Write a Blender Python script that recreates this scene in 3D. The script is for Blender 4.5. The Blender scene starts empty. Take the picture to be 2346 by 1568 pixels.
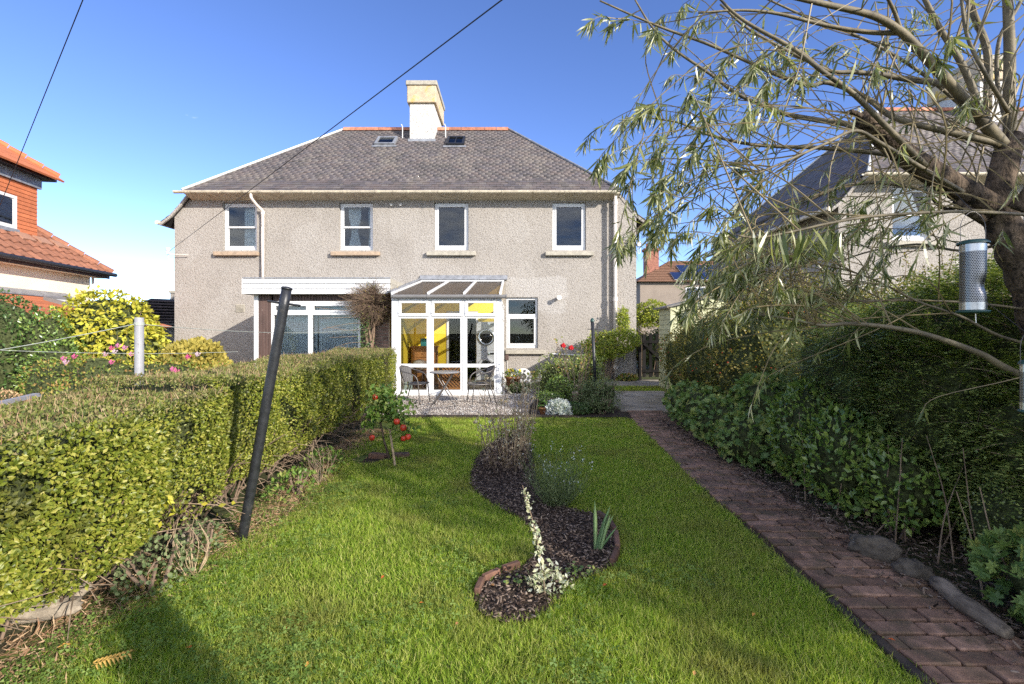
import bpy, bmesh, math, random
import numpy as np
from mathutils import Vector, Matrix, noise

# ---------------------------------------------------------------- camera, sky, sun, exposure
scn = bpy.context.scene
EYE, FPX = 1.45, 1110.0
cam_d = bpy.data.cameras.new("camera")
cam = bpy.data.objects.new("camera", cam_d)
scn.collection.objects.link(cam)
cam.location = (0, 0, EYE)
cam.rotation_euler = (math.radians(90), 0, 0)
cam_d.sensor_width = 36.0
cam_d.lens = 36.0 * FPX / 2346.0
cam_d.shift_y = -24.0 / 2346.0
cam_d.clip_start = 0.05
cam_d.clip_end = 3000
scn.camera = cam

SUN = Vector((1.12, -1.0, 0.60)).normalized()
SUN_EL = math.asin(SUN.z)
SUN_ROT = math.atan2(SUN.x, SUN.y)
world = bpy.data.worlds.new("World")
scn.world = world
world.use_nodes = True
wn, wl = world.node_tree.nodes, world.node_tree.links
wn.clear()
w_out = wn.new("ShaderNodeOutputWorld")
w_bg = wn.new("ShaderNodeBackground")
w_sky = wn.new("ShaderNodeTexSky")
w_sky.sky_type = 'NISHITA'
w_sky.sun_disc = False
w_sky.sun_elevation = SUN_EL
w_sky.sun_rotation = SUN_ROT
w_sky.air_density = 0.6
w_sky.dust_density = 0.05
w_sky.ozone_density = 1.2
w_bg.inputs['Strength'].default_value = 0.148
w_tc = wn.new("ShaderNodeTexCoord")
w_sep = wn.new("ShaderNodeSeparateXYZ")
wl.new(w_tc.outputs['Generated'], w_sep.inputs[0])
w_add = wn.new("ShaderNodeMath"); w_add.operation = 'ADD'; w_add.inputs[1].default_value = 0.18
wl.new(w_sep.outputs['Z'], w_add.inputs[0])
w_max = wn.new("ShaderNodeMath"); w_max.operation = 'MAXIMUM'; w_max.inputs[1].default_value = 0.1
wl.new(w_add.outputs[0], w_max.inputs[0])
w_dx = wn.new("ShaderNodeMath"); w_dx.operation = 'DIVIDE'
w_dy = wn.new("ShaderNodeMath"); w_dy.operation = 'DIVIDE'
wl.new(w_sep.outputs['X'], w_dx.inputs[0]); wl.new(w_max.outputs[0], w_dx.inputs[1])
wl.new(w_sep.outputs['Y'], w_dy.inputs[0]); wl.new(w_max.outputs[0], w_dy.inputs[1])
w_comb = wn.new("ShaderNodeCombineXYZ")
wl.new(w_dx.outputs[0], w_comb.inputs[0]); wl.new(w_dy.outputs[0], w_comb.inputs[1])
w_no = wn.new("ShaderNodeTexNoise")
w_no.inputs['Scale'].default_value = 1.7
w_no.inputs['Detail'].default_value = 8
w_no.inputs['Roughness'].default_value = 0.62
w_map = wn.new("ShaderNodeMapping"); w_map.inputs['Location'].default_value = (5.3, 8.1, 0)
wl.new(w_comb.outputs[0], w_map.inputs['Vector'])
wl.new(w_map.outputs[0], w_no.inputs['Vector'])
w_rmp = wn.new("ShaderNodeValToRGB")
w_rmp.color_ramp.elements[0].position = 0.58
w_rmp.color_ramp.elements[1].position = 0.82
# the upstairs panes mirror a broken cloud cover behind the camera: cover grows towards -Y
w_cov = wn.new("ShaderNodeMapRange"); w_cov.interpolation_type = 'SMOOTHSTEP'
for _i, _v in ((1, 0.15), (2, -0.55), (3, -0.09), (4, 0.19)): w_cov.inputs[_i].default_value = _v
wl.new(w_sep.outputs['Y'], w_cov.inputs[0])
w_sum = wn.new("ShaderNodeMath"); w_sum.operation = 'ADD'
wl.new(w_no.outputs['Fac'], w_sum.inputs[0]); wl.new(w_cov.outputs[0], w_sum.inputs[1])
wl.new(w_sum.outputs[0], w_rmp.inputs[0])
w_fac = wn.new("ShaderNodeMath"); w_fac.operation = 'MULTIPLY'; w_fac.inputs[1].default_value = 0.9
wl.new(w_rmp.outputs[0], w_fac.inputs[0])
w_mix = wn.new("ShaderNodeMix"); w_mix.data_type = 'RGBA'
w_mix.inputs[7].default_value = (8.6, 8.6, 8.7, 1)
wl.new(w_fac.outputs[0], w_mix.inputs[0])
w_hsv = wn.new("ShaderNodeHueSaturation")
w_hsv.inputs['Hue'].default_value = 0.514
w_hsv.inputs['Saturation'].default_value = 1.16
wl.new(w_sky.outputs[0], w_hsv.inputs['Color'])
wl.new(w_hsv.outputs[0], w_mix.inputs[6])
wl.new(w_mix.outputs[2], w_bg.inputs['Color'])
wl.new(w_bg.outputs[0], w_out.inputs[0])

sun_d = bpy.data.lights.new("sun", 'SUN')
sun_d.energy = 3.55
sun_d.angle = math.radians(0.53)
sun_d.color = (1.0, 0.93, 0.83)
sun = bpy.data.objects.new("sun", sun_d)
scn.collection.objects.link(sun)
sun.location = SUN * 60
sun.rotation_euler = (-SUN).to_track_quat('-Z', 'Y').to_euler()

scn.view_settings.view_transform = 'Standard'
scn.view_settings.look = 'None'
scn.view_settings.gamma = 1.0
scn.view_settings.exposure = 1.18
scn.render.engine = 'CYCLES'
scn.cycles.use_denoising = False
scn.cycles.max_bounces = 8
scn.cycles.diffuse_bounces = 6
scn.cycles.glossy_bounces = 3
scn.cycles.transmission_bounces = 6
scn.cycles.transparent_max_bounces = 12
scn.cycles.caustics_reflective = False
scn.cycles.caustics_refractive = False
scn.cycles.sample_clamp_indirect = 6.0

# ---------------------------------------------------------------- helpers
rng = np.random.default_rng(11)
random.seed(5)
W = {}                       # world translation of every object


def P(x, y, d):              # point seen at (x, y) of the 2346 px wide photograph, d metres away
    return Vector(((x - 1173.0) * d / FPX, d, EYE - (y - 760.0) * d / FPX))


def PG(x, y):                # the same on the ground
    d = EYE * FPX / (y - 760.0)
    return Vector(((x - 1173.0) * d / FPX, d, 0.0))


def link(o, parent=None):
    scn.collection.objects.link(o)
    W[o.name] = Vector(o.location)
    if parent is not None:
        o.parent = parent
        o.matrix_parent_inverse = Matrix.Translation(-W[parent.name])
    return o


def tag(o, label, cat=None, group=None, kind=None):
    if label: o['label'] = label
    if cat: o['category'] = cat
    if group: o['group'] = group
    if kind: o['kind'] = kind
    return o


def thing(name, label, cat, loc, group=None):
    o = bpy.data.objects.new(name, None)
    o.empty_display_size = 0.1
    o.location = loc
    link(o)
    return tag(o, label, cat, group)


class MB:
    def __init__(s):
        s.v, s.f = [], []

    def face(s, pts):
        n = len(s.v)
        s.v += [tuple(p) for p in pts]
        s.f.append(tuple(range(n, n + len(pts))))
        return s

    def box(s, x0, x1, y0, y1, z0, z1):
        n = len(s.v)
        s.v += [(x0, y0, z0), (x1, y0, z0), (x1, y1, z0), (x0, y1, z0), (x0, y0, z1), (x1, y0, z1), (x1, y1, z1), (x0, y1, z1)]
        s.f += [tuple(n + i for i in q) for q in ((0, 3, 2, 1), (4, 5, 6, 7), (0, 1, 5, 4), (1, 2, 6, 5), (2, 3, 7, 6), (3, 0, 4, 7))]
        return s

    def obox(s, c, ax, ay, az):
        """box centred at c with half-axis vectors"""
        c, ax, ay, az = map(Vector, (c, ax, ay, az))
        n = len(s.v)
        for kz in (-1, 1):
            for kx, ky in ((-1, -1), (1, -1), (1, 1), (-1, 1)):
                s.v.append(tuple(c + kx * ax + ky * ay + kz * az))
        s.f += [tuple(n + i for i in q) for q in ((0, 3, 2, 1), (4, 5, 6, 7), (0, 1, 5, 4), (1, 2, 6, 5), (2, 3, 7, 6), (3, 0, 4, 7))]
        return s

    def beam(s, a, b, w, h, up=(0, 0, 1)):
        a, b, up = Vector(a), Vector(b), Vector(up)
        d = (b - a)
        t = d.normalized()
        x = t.cross(up).normalized()
        z = x.cross(t)
        return s.obox((a + b) / 2, x * w / 2, d / 2, z * h / 2)

    def prism(s, poly, off):
        """planar polygon (list of points) extruded by the vector off"""
        poly = [Vector(p) for p in poly]; off = Vector(off)
        n, k = len(s.v), len(poly)
        s.v += [tuple(p) for p in poly] + [tuple(p + off) for p in poly]
        s.f.append(tuple(range(n + k - 1, n - 1, -1)))
        s.f.append(tuple(range(n + k, n + 2 * k)))
        for i in range(k):
            j = (i + 1) % k
            s.f.append((n + i, n + j, n + k + j, n + k + i))
        return s

    def tube(s, pts, rad, n=6, cap=True):
        pts = [Vector(p) for p in pts]
        if not hasattr(rad, '__len__'):
            rad = [rad] * len(pts)
        ref = None
        base = len(s.v)
        m = len(pts)
        for i, p in enumerate(pts):
            t = (pts[min(i + 1, m - 1)] - pts[max(i - 1, 0)])
            t = t.normalized() if t.length > 1e-9 else Vector((0, 0, 1))
            if ref is None:
                ref = t.cross(Vector((0.31, 0.17, 0.93)))
                if ref.length < 1e-3: ref = t.cross(Vector((1, 0, 0)))
                ref.normalize()
            ref = (ref - t * ref.dot(t)).normalized()
            b = t.cross(ref)
            for k in range(n):
                a = 2 * math.pi * k / n
                s.v.append(tuple(p + (ref * math.cos(a) + b * math.sin(a)) * rad[i]))
        for i in range(m - 1):
            for k in range(n):
                k2 = (k + 1) % n
                s.f.append((base + i * n + k, base + i * n + k2, base + (i + 1) * n + k2, base + (i + 1) * n + k))
        if cap:
            s.f.append(tuple(base + k for k in range(n - 1, -1, -1)))
            s.f.append(tuple(base + (m - 1) * n + k for k in range(n)))
        return s

    def lathe(s, c, prof, n=16, axis='z'):
        c = Vector(c)
        base = len(s.v)
        for r, h in prof:
            for k in range(n):
                a = 2 * math.pi * k / n
                q = (r * math.cos(a), r * math.sin(a), h) if axis == 'z' else (r * math.cos(a), h, r * math.sin(a))
                s.v.append(tuple(c + Vector(q)))
        for i in range(len(prof) - 1):
            for k in range(n):
                k2 = (k + 1) % n
                s.f.append((base + i * n + k, base + i * n + k2, base + (i + 1) * n + k2, base + (i + 1) * n + k))
        return s

    def build(s, name, mat, parent=None, smooth=False, loc=None, bevel=0):
        v = np.array(s.v, dtype=float)
        o0 = Vector(loc) if loc is not None else Vector(((v[:, 0].min() + v[:, 0].max()) / 2, (v[:, 1].min() + v[:, 1].max()) / 2, v[:, 2].min()))
        me = bpy.data.meshes.new(name)
        me.from_pydata([tuple(p) for p in (v - np.array(o0))], [], s.f)
        if bevel:
            bm = bmesh.new(); bm.from_mesh(me)
            bmesh.ops.remove_doubles(bm, verts=bm.verts, dist=1e-5)
            bmesh.ops.recalc_face_normals(bm, faces=bm.faces)
            bmesh.ops.bevel(bm, geom=bm.edges[:], offset=bevel, segments=1, affect='EDGES', profile=0.5)
            bm.to_mesh(me); bm.free()
        if smooth:
            me.polygons.foreach_set('use_smooth', np.ones(len(me.polygons), dtype=bool))
        me.materials.append(mat)
        me.update()
        o = bpy.data.objects.new(name, me)
        o.location = o0
        return link(o, parent)


def struct(mb, name, mat, **k):
    o = mb.build(name, mat, **k)
    o['kind'] = 'structure'
    return o


def bezier_pts(ps, n=6):
    """Catmull-Rom through ps"""
    ps = [Vector(p) for p in ps]
    q = [ps[0] * 2 - ps[1]] + ps + [ps[-1] * 2 - ps[-2]]
    out = []
    for i in range(1, len(q) - 2):
        for k in range(n):
            t = k / n
            a, b, c, d = q[i - 1], q[i], q[i + 1], q[i + 2]
            out.append(0.5 * ((2 * b) + (c - a) * t + (2 * a - 5 * b + 4 * c - d) * t * t + (3 * b - a - 3 * c + d) * t ** 3))
    out.append(ps[-1])
    return out


def fbm(p, s=1.0):
    return noise.fractal(Vector(p) * s, 1.0, 2.0, 3)


# ---------------------------------------------------------------- joined foliage
def norm(a):
    return a / np.maximum(np.linalg.norm(a, axis=1, keepdims=True), 1e-9)


def frames(yd, zd):
    y = norm(yd)
    x = norm(np.cross(y, zd) + 1e-6)
    z = np.cross(x, y)
    return x, y, z


def joined(name, T, pos, yd, zd, size, mat, parent=None, rnd=None, kind='stuff', width=None):
    tv, tf = T
    tv = np.array(tv, dtype=float)
    N, k = len(pos), len(tv)
    x, y, z = frames(yd, zd)
    size = np.broadcast_to(np.asarray(size, dtype=float), (N,))
    wd = size if width is None else np.broadcast_to(np.asarray(width, dtype=float), (N,))
    co = pos[:, None, :] + (tv[None, :, 0:1] * wd[:, None, None]) * x[:, None, :] \
        + size[:, None, None] * (tv[None, :, 1:2] * y[:, None, :] + tv[None, :, 2:3] * z[:, None, :])
    co = co.reshape(-1, 3)
    o0 = np.array([(co[:, 0].min() + co[:, 0].max()) / 2, (co[:, 1].min() + co[:, 1].max()) / 2, co[:, 2].min()])
    co = co - o0
    me = bpy.data.meshes.new(name)
    lens = np.array([len(f) for f in tf])
    flat = np.array([i for f in tf for i in f])
    loops = (flat[None, :] + (np.arange(N) * k)[:, None]).ravel()
    starts = np.concatenate([[0], np.cumsum(lens)[:-1]])
    nl = int(lens.sum())
    lstart = (starts[None, :] + (np.arange(N) * nl)[:, None]).ravel()
    me.vertices.add(N * k); me.vertices.foreach_set('co', co.ravel())
    me.loops.add(len(loops)); me.loops.foreach_set('vertex_index', loops.astype(np.int32))
    me.polygons.add(len(lstart)); me.polygons.foreach_set('loop_start', lstart.astype(np.int32))
    me.update(calc_edges=True)
    at = me.attributes.new('rnd', 'FLOAT', 'POINT')
    if rnd is None: rnd = rng.random(N)
    at.data.foreach_set('value', np.repeat(rnd, k).astype(np.float32))
    me.materials.append(mat)
    o = bpy.data.objects.new(name, me)
    o.location = o0
    link(o, parent)
    if kind: o['kind'] = kind
    return o


_tm = {}


def foliage(parent, T, pos, yd, zd, size, mat, n_ind=0, ind='leaf', rest='foliage', pref=None, rnd=None, kind='stuff'):
    """the n_ind leaves that show largest are objects, the rest one mesh"""
    pos = np.asarray(pos, dtype=float); yd = np.asarray(yd, dtype=float); zd = np.asarray(zd, dtype=float)
    N = len(pos)
    size = np.broadcast_to(np.asarray(size, dtype=float), (N,)).copy()
    if rnd is None: rnd = rng.random(N)
    keep = np.ones(N, dtype=bool)
    if n_ind:
        d = np.maximum(pos[:, 1], 0.4)
        sx = 1173 + pos[:, 0] * FPX / d
        sy = 760 - (pos[:, 2] - EYE) * FPX / d
        sc = size / d * ((sx > 0) & (sx < 2346) & (sy > 0) & (sy < 1568) & (pos[:, 1] > 0.5))
        if pref is not None: sc = sc * pref
        idx = np.argsort(-sc)[:n_ind]
        idx = idx[sc[idx] > 0]
        x, y, z = frames(yd, zd)
        key = (id(T), mat.name, ind)
        if key not in _tm:
            me = bpy.data.meshes.new(ind)
            me.from_pydata([tuple(v) for v in T[0]], [], T[1])
            me.materials.append(mat)
            _tm[key] = me
        me = _tm[key]
        for i in idx:
            s = size[i]
            o = bpy.data.objects.new(ind, me)
            M = Matrix(((x[i, 0] * s, y[i, 0] * s, z[i, 0] * s, pos[i, 0]), (x[i, 1] * s, y[i, 1] * s, z[i, 1] * s, pos[i, 1]),
                        (x[i, 2] * s, y[i, 2] * s, z[i, 2] * s, pos[i, 2]), (0, 0, 0, 1)))
            o.matrix_basis = M
            scn.collection.objects.link(o)
            W[o.name] = Vector(pos[i])
            if parent is not None:
                o.parent = parent
                o.matrix_parent_inverse = Matrix.Translation(-W[parent.name])
            keep[i] = False
    if keep.any():
        return joined(rest, T, pos[keep], yd[keep], zd[keep], size[keep], mat, parent, rnd[keep], kind)


LEAF = ([(0, 0, 0), (0, .5, 0), (0, 1, -.08), (-.27, .45, .09), (.27, .45, .09)], [(0, 1, 3), (1, 2, 3), (0, 4, 1), (1, 4, 2)])
LEAF2 = ([(0, 0, 0), (.3, .45, .07), (0, 1, -.05), (-.3, .45, .07)], [(0, 1, 2, 3)])
ROUND = ([(0, 0, 0), (.34, .25, .03), (.36, .62, .04), (0, .98, -.03), (-.36, .62, .04), (-.34, .25, .03), (0, .5, -.03)],
         [(0, 1, 6), (1, 2, 6), (2, 3, 6), (3, 4, 6), (4, 5, 6), (5, 0, 6)])
WILLOW = ([(0, 0, 0), (-.052, .3, -.02), (.052, .3, -.02), (-.046, .65, -.09), (.046, .65, -.09), (0, 1, -.22)],
          [(0, 2, 1), (1, 2, 4, 3), (3, 4, 5)])
BLADE = ([(-.5, 0, 0), (.5, 0, 0), (.36, .55, .1), (-.36, .55, .1), (0, 1, .38)], [(0, 1, 2, 3), (3, 2, 4)])
_cv, _cf = [(0, 0, 0)], []
for _q in range(3):
    _t = math.radians(90 + 120 * _q)
    _n = len(_cv)
    for _s, _r in ((-.42, .55), (-.36, .95), (0, .86), (.36, .95), (.42, .55)):
        _cv.append((_r * .55 * math.cos(_t + _s), .5 + _r * .55 * math.sin(_t + _s), .05 * _r))
    _cf += [(0, _n, _n + 1, _n + 2), (0, _n + 2, _n + 3, _n + 4)]
_cv[0] = (0, .5, 0)
CLOVER = (_cv, _cf)
_lv = [(0, .42, -.04)]
for _a, _r in ((-90, .05), (-65, .40), (-38, .50), (-22, .34), (0, .60), (25, .36), (48, .62), (70, .38), (90, .64), (110, .38), (132, .62), (155, .36), (180, .60), (202, .34), (218, .5), (245, .4)):
    _lv.append((_r * .95 * math.cos(math.radians(_a)), .42 + _r * .95 * math.sin(math.radians(_a)), .05 * math.sin(_a * .11)))
LOBED = (_lv, [(0, i, i + 1 if i < len(_lv) - 1 else 1) for i in range(1, len(_lv))])
CHIP = ([(-.5, 0, 0), (.5, .1, 0), (.45, 1, .06), (-.4, .9, .1), (-.4, .1, .12), (.4, .2, .14), (.35, .85, .17), (-.3, .8, .18)],
        [(4, 5, 6, 7), (0, 1, 5, 4), (1, 2, 6, 5), (2, 3, 7, 6), (3, 0, 4, 7)])
PEB = ([(.5, 0, 0), (0, .5, 0), (-.5, 0, 0), (0, -.5, 0), (0, 0, .36), (.05, 0, -.3)],
       [(0, 1, 4), (1, 2, 4), (2, 3, 4), (3, 0, 4), (1, 0, 5), (2, 1, 5), (3, 2, 5), (0, 3, 5)])


def rdir(n):
    return norm(rng.normal(size=(n, 3)))


# ---------------------------------------------------------------- materials
def ramp_node(nt, fac, cols, pos=None):
    r = nt.nodes.new('ShaderNodeValToRGB')
    el = r.color_ramp.elements
    while len(el) < len(cols): el.new(0.5)
    for i, c in enumerate(cols):
        el[i].position = pos[i] if pos else i / (len(cols) - 1)
        el[i].color = (*c, 1)
    nt.links.new(fac, r.inputs[0])
    return r.outputs[0]


def mathn(nt, op, a, b=None, clamp=False):
    m = nt.nodes.new('ShaderNodeMath'); m.operation = op; m.use_clamp = clamp
    for i, v in enumerate((a, b)):
        if v is None: continue
        if isinstance(v, (int, float)): m.inputs[i].default_value = v
        else: nt.links.new(v, m.inputs[i])
    return m.outputs[0]


def mixc(nt, fac, a, b, blend='MIX'):
    m = nt.nodes.new('ShaderNodeMix'); m.data_type = 'RGBA'; m.blend_type = blend
    for i, v in ((0, fac), (6, a), (7, b)):
        if isinstance(v, (int, float)): m.inputs[i].default_value = v
        elif isinstance(v, tuple): m.inputs[i].default_value = (*v, 1) if len(v) == 3 else v
        else: nt.links.new(v, m.inputs[i])
    return m.outputs[2]


def noisen(nt, vec, scale, detail=4, rough=.55):
    n = nt.nodes.new('ShaderNodeTexNoise')
    n.inputs['Scale'].default_value = scale; n.inputs['Detail'].default_value = detail; n.inputs['Roughness'].default_value = rough
    nt.links.new(vec, n.inputs['Vector'])
    return n.outputs['Fac']


def scaled(nt, vec, s):
    m = nt.nodes.new('ShaderNodeMapping'); m.inputs['Scale'].default_value = s
    nt.links.new(vec, m.inputs['Vector'])
    return m.outputs[0]


def start(name):
    m = bpy.data.materials.new(name); m.use_nodes = True
    nt = m.node_tree
    b = nt.nodes['Principled BSDF']
    g = nt.nodes.new('ShaderNodeNewGeometry')
    return m, nt, b, g.outputs['Position']


def bump(nt, b, h, strength, dist):
    n = nt.nodes.new('ShaderNodeBump')
    n.inputs['Strength'].default_value = strength; n.inputs['Distance'].default_value = dist
    nt.links.new(h, n.inputs['Height'])
    nt.links.new(n.outputs[0], b.inputs['Normal'])


def rand_src(nt):
    a = nt.nodes.new('ShaderNodeAttribute'); a.attribute_name = 'rnd'
    o = nt.nodes.new('ShaderNodeObjectInfo')
    return mathn(nt, 'FRACT', mathn(nt, 'ADD', a.outputs['Fac'], o.outputs['Random']))


def mk(name, base, var=.12, nscale=6, rough=.7, bscale=60, bstr=.15, bdist=.004, stretch=(1, 1, 1), dirt=None, dscale=1.5, dpos=(.5, .75), metal=0, rnd=0, spec=.5):
    m, nt, b, pos = start(name)
    v = scaled(nt, pos, stretch)
    f = noisen(nt, v, nscale, 5, .6)
    lo = tuple(c * (1 - var * 1.6) for c in base); hi = tuple(min(1, c * (1 + var * 1.6)) for c in base)
    col = ramp_node(nt, f, [lo, hi], (.28, .72))
    if rnd:
        r = rand_src(nt)
        k = mathn(nt, 'ADD', mathn(nt, 'MULTIPLY', r, 2 * rnd), 1 - rnd)
        cc = nt.nodes.new('ShaderNodeCombineXYZ')
        for i in range(3): nt.links.new(k, cc.inputs[i])
        col = mixc(nt, 1.0, col, cc.outputs[0], 'MULTIPLY')
    if dirt:
        fd = ramp_node(nt, noisen(nt, pos, dscale, 6, .65), [(0, 0, 0), (1, 1, 1)], dpos)
        col = mixc(nt, fd, col, dirt)
    nt.links.new(col, b.inputs['Base Color'])
    b.inputs['Roughness'].default_value = rough
    b.inputs['Metallic'].default_value = metal
    b.inputs['Specular IOR Level'].default_value = spec
    if bstr: bump(nt, b, noisen(nt, v, bscale, 4, .6), bstr, bdist)
    return m


def leafmat(name, cols, trans=.35, rough=.45, spec=.4, patch=None, pscale=1.2, ppos=(.48, .62), gain=1.4):
    """leaf colours by a random value per leaf; patch = colour of whole patches (dry, yellowing)"""
    m, nt, b, pos = start(name)
    r = rand_src(nt)
    cols = [tuple(min(.62, c * gain) for c in q) for q in cols]
    col = ramp_node(nt, r, cols)
    if patch:
        fp = ramp_node(nt, noisen(nt, pos, pscale, 3, .6), [(0, 0, 0), (1, 1, 1)], ppos)
        col = mixc(nt, mathn(nt, 'MULTIPLY', fp, .85), col, patch)
    nt.links.new(col, b.inputs['Base Color'])
    b.inputs['Roughness'].default_value = rough
    b.inputs['Specular IOR Level'].default_value = spec
    t = nt.nodes.new('ShaderNodeBsdfTranslucent')
    tc = mixc(nt, 1.0, col, (1.15, 1.2, .55), 'MULTIPLY')
    nt.links.new(tc, t.inputs['Color'])
    mx = nt.nodes.new('ShaderNodeMixShader'); mx.inputs[0].default_value = trans
    nt.links.new(b.outputs[0], mx.inputs[1]); nt.links.new(t.outputs[0], mx.inputs[2])
    nt.links.new(mx.outputs[0], nt.nodes['Material Output'].inputs[0])
    return m


def glassmat(name, tint=(.86, .9, .88), refl=1.0):
    m, nt, b, pos = start(name)
    nt.nodes.remove(b)
    gl = nt.nodes.new('ShaderNodeBsdfGlossy'); gl.inputs['Roughness'].default_value = .0
    tr = nt.nodes.new('ShaderNodeBsdfTransparent'); tr.inputs[0].default_value = (*tint, 1)
    fr = nt.nodes.new('ShaderNodeFresnel'); fr.inputs['IOR'].default_value = 1.52
    bm_ = nt.nodes.new('ShaderNodeBump'); bm_.inputs['Strength'].default_value = .02; bm_.inputs['Distance'].default_value = .02
    nt.links.new(noisen(nt, pos, 1.1, 1), bm_.inputs['Height'])
    nt.links.new(bm_.outputs[0], gl.inputs['Normal'])
    f = mathn(nt, 'MULTIPLY', fr.outputs[0], 1.0 * refl, True)
    mx = nt.nodes.new('ShaderNodeMixShader')
    nt.links.new(f, mx.inputs[0]); nt.links.new(tr.outputs[0], mx.inputs[1]); nt.links.new(gl.outputs[0], mx.inputs[2])
    nt.links.new(mx.outputs[0], nt.nodes['Material Output'].inputs[0])
    return m


def harling(name, base, patch=None, stain=None, grain=21, depth=.022, repaint=None):
    """wet dash roughcast"""
    m, nt, b, pos = start(name)
    n1 = noisen(nt, pos, grain, 3, .65)
    n2 = noisen(nt, pos, grain * 2.7, 2, .6)
    h = mathn(nt, 'ADD', n1, mathn(nt, 'MULTIPLY', n2, .45))
    big = noisen(nt, pos, .55, 5, .6)
    col = ramp_node(nt, big, [tuple(c * .88 for c in base), base, tuple(min(1, c * 1.08) for c in base)], (.3, .5, .72))
    if patch:
        fp = ramp_node(nt, noisen(nt, scaled(nt, pos, (1, 1, .8)), .9, 2, .4), [(0, 0, 0), (1, 1, 1)], (.56, .6))
        col = mixc(nt, mathn(nt, 'MULTIPLY', fp, .7), col, patch)
    if stain:
        fs = ramp_node(nt, noisen(nt, scaled(nt, pos, (1.6, 1.6, .35)), 1.3, 6, .7), [(0, 0, 0), (1, 1, 1)], (.55, .8))
        col = mixc(nt, mathn(nt, 'MULTIPLY', fs, .5), col, stain)
    if repaint:      # a freshly painted area of wall: (x, z, half width, half height, colour)
        sp = nt.nodes.new('ShaderNodeSeparateXYZ'); nt.links.new(pos, sp.inputs[0])
        wob = mathn(nt, 'MULTIPLY', mathn(nt, 'SUBTRACT', noisen(nt, pos, 2.2, 3), .5), .5)
        fx = mathn(nt, 'SUBTRACT', repaint[2], mathn(nt, 'ABSOLUTE', mathn(nt, 'ADD', mathn(nt, 'SUBTRACT', sp.outputs[0], repaint[0]), wob)))
        fz = mathn(nt, 'SUBTRACT', repaint[3], mathn(nt, 'ABSOLUTE', mathn(nt, 'ADD', mathn(nt, 'SUBTRACT', sp.outputs[2], repaint[1]), wob)))
        fm = mathn(nt, 'MULTIPLY', mathn(nt, 'MINIMUM', fx, fz), 14, True)
        col = mixc(nt, mathn(nt, 'MULTIPLY', fm, .8), col, repaint[4])
    pit_shade = ramp_node(nt, noisen(nt, pos, grain * 2.1, 2, .5), [(.36, .34, .31), (1, 1, 1)], (.34, .47))  # dark speckle puts the shade of the roughcast pits into the colour
    col = mixc(nt, 1.0, col, pit_shade, 'MULTIPLY')
    nt.links.new(col, b.inputs['Base Color'])
    b.inputs['Roughness'].default_value = .92
    b.inputs['Specular IOR Level'].default_value = .2
    bump(nt, b, h, 1.0, depth)
    return m


M = {}
M['harl'] = harling('harling_cream', (.352, .322, .287), patch=(.38, .352, .318), stain=(.285, .257, .226), repaint=(.72, 2.55, .95, .55, (.415, .39, .36)))
M['harl_white'] = harling('harling_white', (.62, .60, .56), stain=(.5, .46, .41))
M['harl_tan'] = mk('chimney_render', (.50, .40, .27), .14, 5, .9, 45, .8, .012, dirt=(.52, .34, .05), dscale=2.2, dpos=(.55, .66))
M['render_cream'] = mk('smooth_cream_render', (.80, .70, .55), .05, 2, .9, 120, .2, .003)
M['slate'] = None
M['white'] = mk('white_upvc', (.66, .66, .655), .03, 3, .35, 50, 0, spec=.5)
M['white_old'] = mk('old_white_paint', (.62, .61, .585), .06, 5, .5, 80, .1, .002, dirt=(.5, .46, .4), dscale=3, dpos=(.6, .85))
M['gutter'] = mk('cream_gutter_paint', (.60, .53, .40), .14, 9, .55, 60, .2, .003, dirt=(.25, .20, .14), dscale=4, dpos=(.55, .75))
M['pipe'] = mk('cream_pipe_paint', (.66, .60, .53), .06, 5, .5, 60, .1, .003, dirt=(.4, .33, .27), dscale=5, dpos=(.62, .8))
M['stone'] = mk('sill_stone', (.36, .27, .19), .15, 10, .9, 70, .4, .006)
M['stone_grey'] = mk('sill_stone_grey', (.36, .33, .27), .15, 10, .9, 70, .4, .006)
M['lead'] = mk('lead', (.26, .27, .29), .2, 7, .5, 40, .2, .006, metal=.3)
M['terracotta'] = mk('ridge_terracotta', (.42, .17, .10), .25, 7, .85, 50, .3, .006, rnd=.35)
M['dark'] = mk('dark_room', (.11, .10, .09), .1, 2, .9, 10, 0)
M['wood_dark'] = mk('brown_cladding', (.085, .05, .04), .2, 14, .6, 80, .3, .003, stretch=(1, 1, .12), dirt=(.34, .26, .22), dscale=9, dpos=(.64, .7), rnd=.12)
M['glass'] = glassmat('window_glass', (.80, .84, .84))
M['glass_clear'] = glassmat('conservatory_glass', (.975, .98, .975), .6)
M['glass_tint'] = mk('tinted_roof_sheet', (.105, .085, .07), .12, 5, .35, 60, .1, .002, stretch=(1, .1, 1))
_nt = M['glass_tint'].node_tree
_tr = _nt.nodes.new('ShaderNodeBsdfTransparent'); _tr.inputs[0].default_value = (.75, .68, .6, 1)
_mx = _nt.nodes.new('ShaderNodeMixShader'); _mx.inputs[0].default_value = .45
_nt.links.new(_nt.nodes['Principled BSDF'].outputs[0], _mx.inputs[1]); _nt.links.new(_tr.outputs[0], _mx.inputs[2])
_nt.links.new(_mx.outputs[0], _nt.nodes['Material Output'].inputs[0])
M['yellow'] = mk('yellow_emulsion', (.72, .54, .035), .04, 2, .8, 60, .05, .002)
M['curtain'] = mk('net_curtain', (.80, .82, .85), .08, 4, .9, 60, .1, .003)
M['soil'] = mk('dark_soil', (.050, .036, .026), .35, 14, .95, 40, .8, .02, spec=.2)
M['black_metal'] = mk('black_painted_metal', (.018, .019, .022), .3, 20, .42, 90, .35, .003, dirt=(.06, .055, .05), dscale=14, dpos=(.62, .75))
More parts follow.
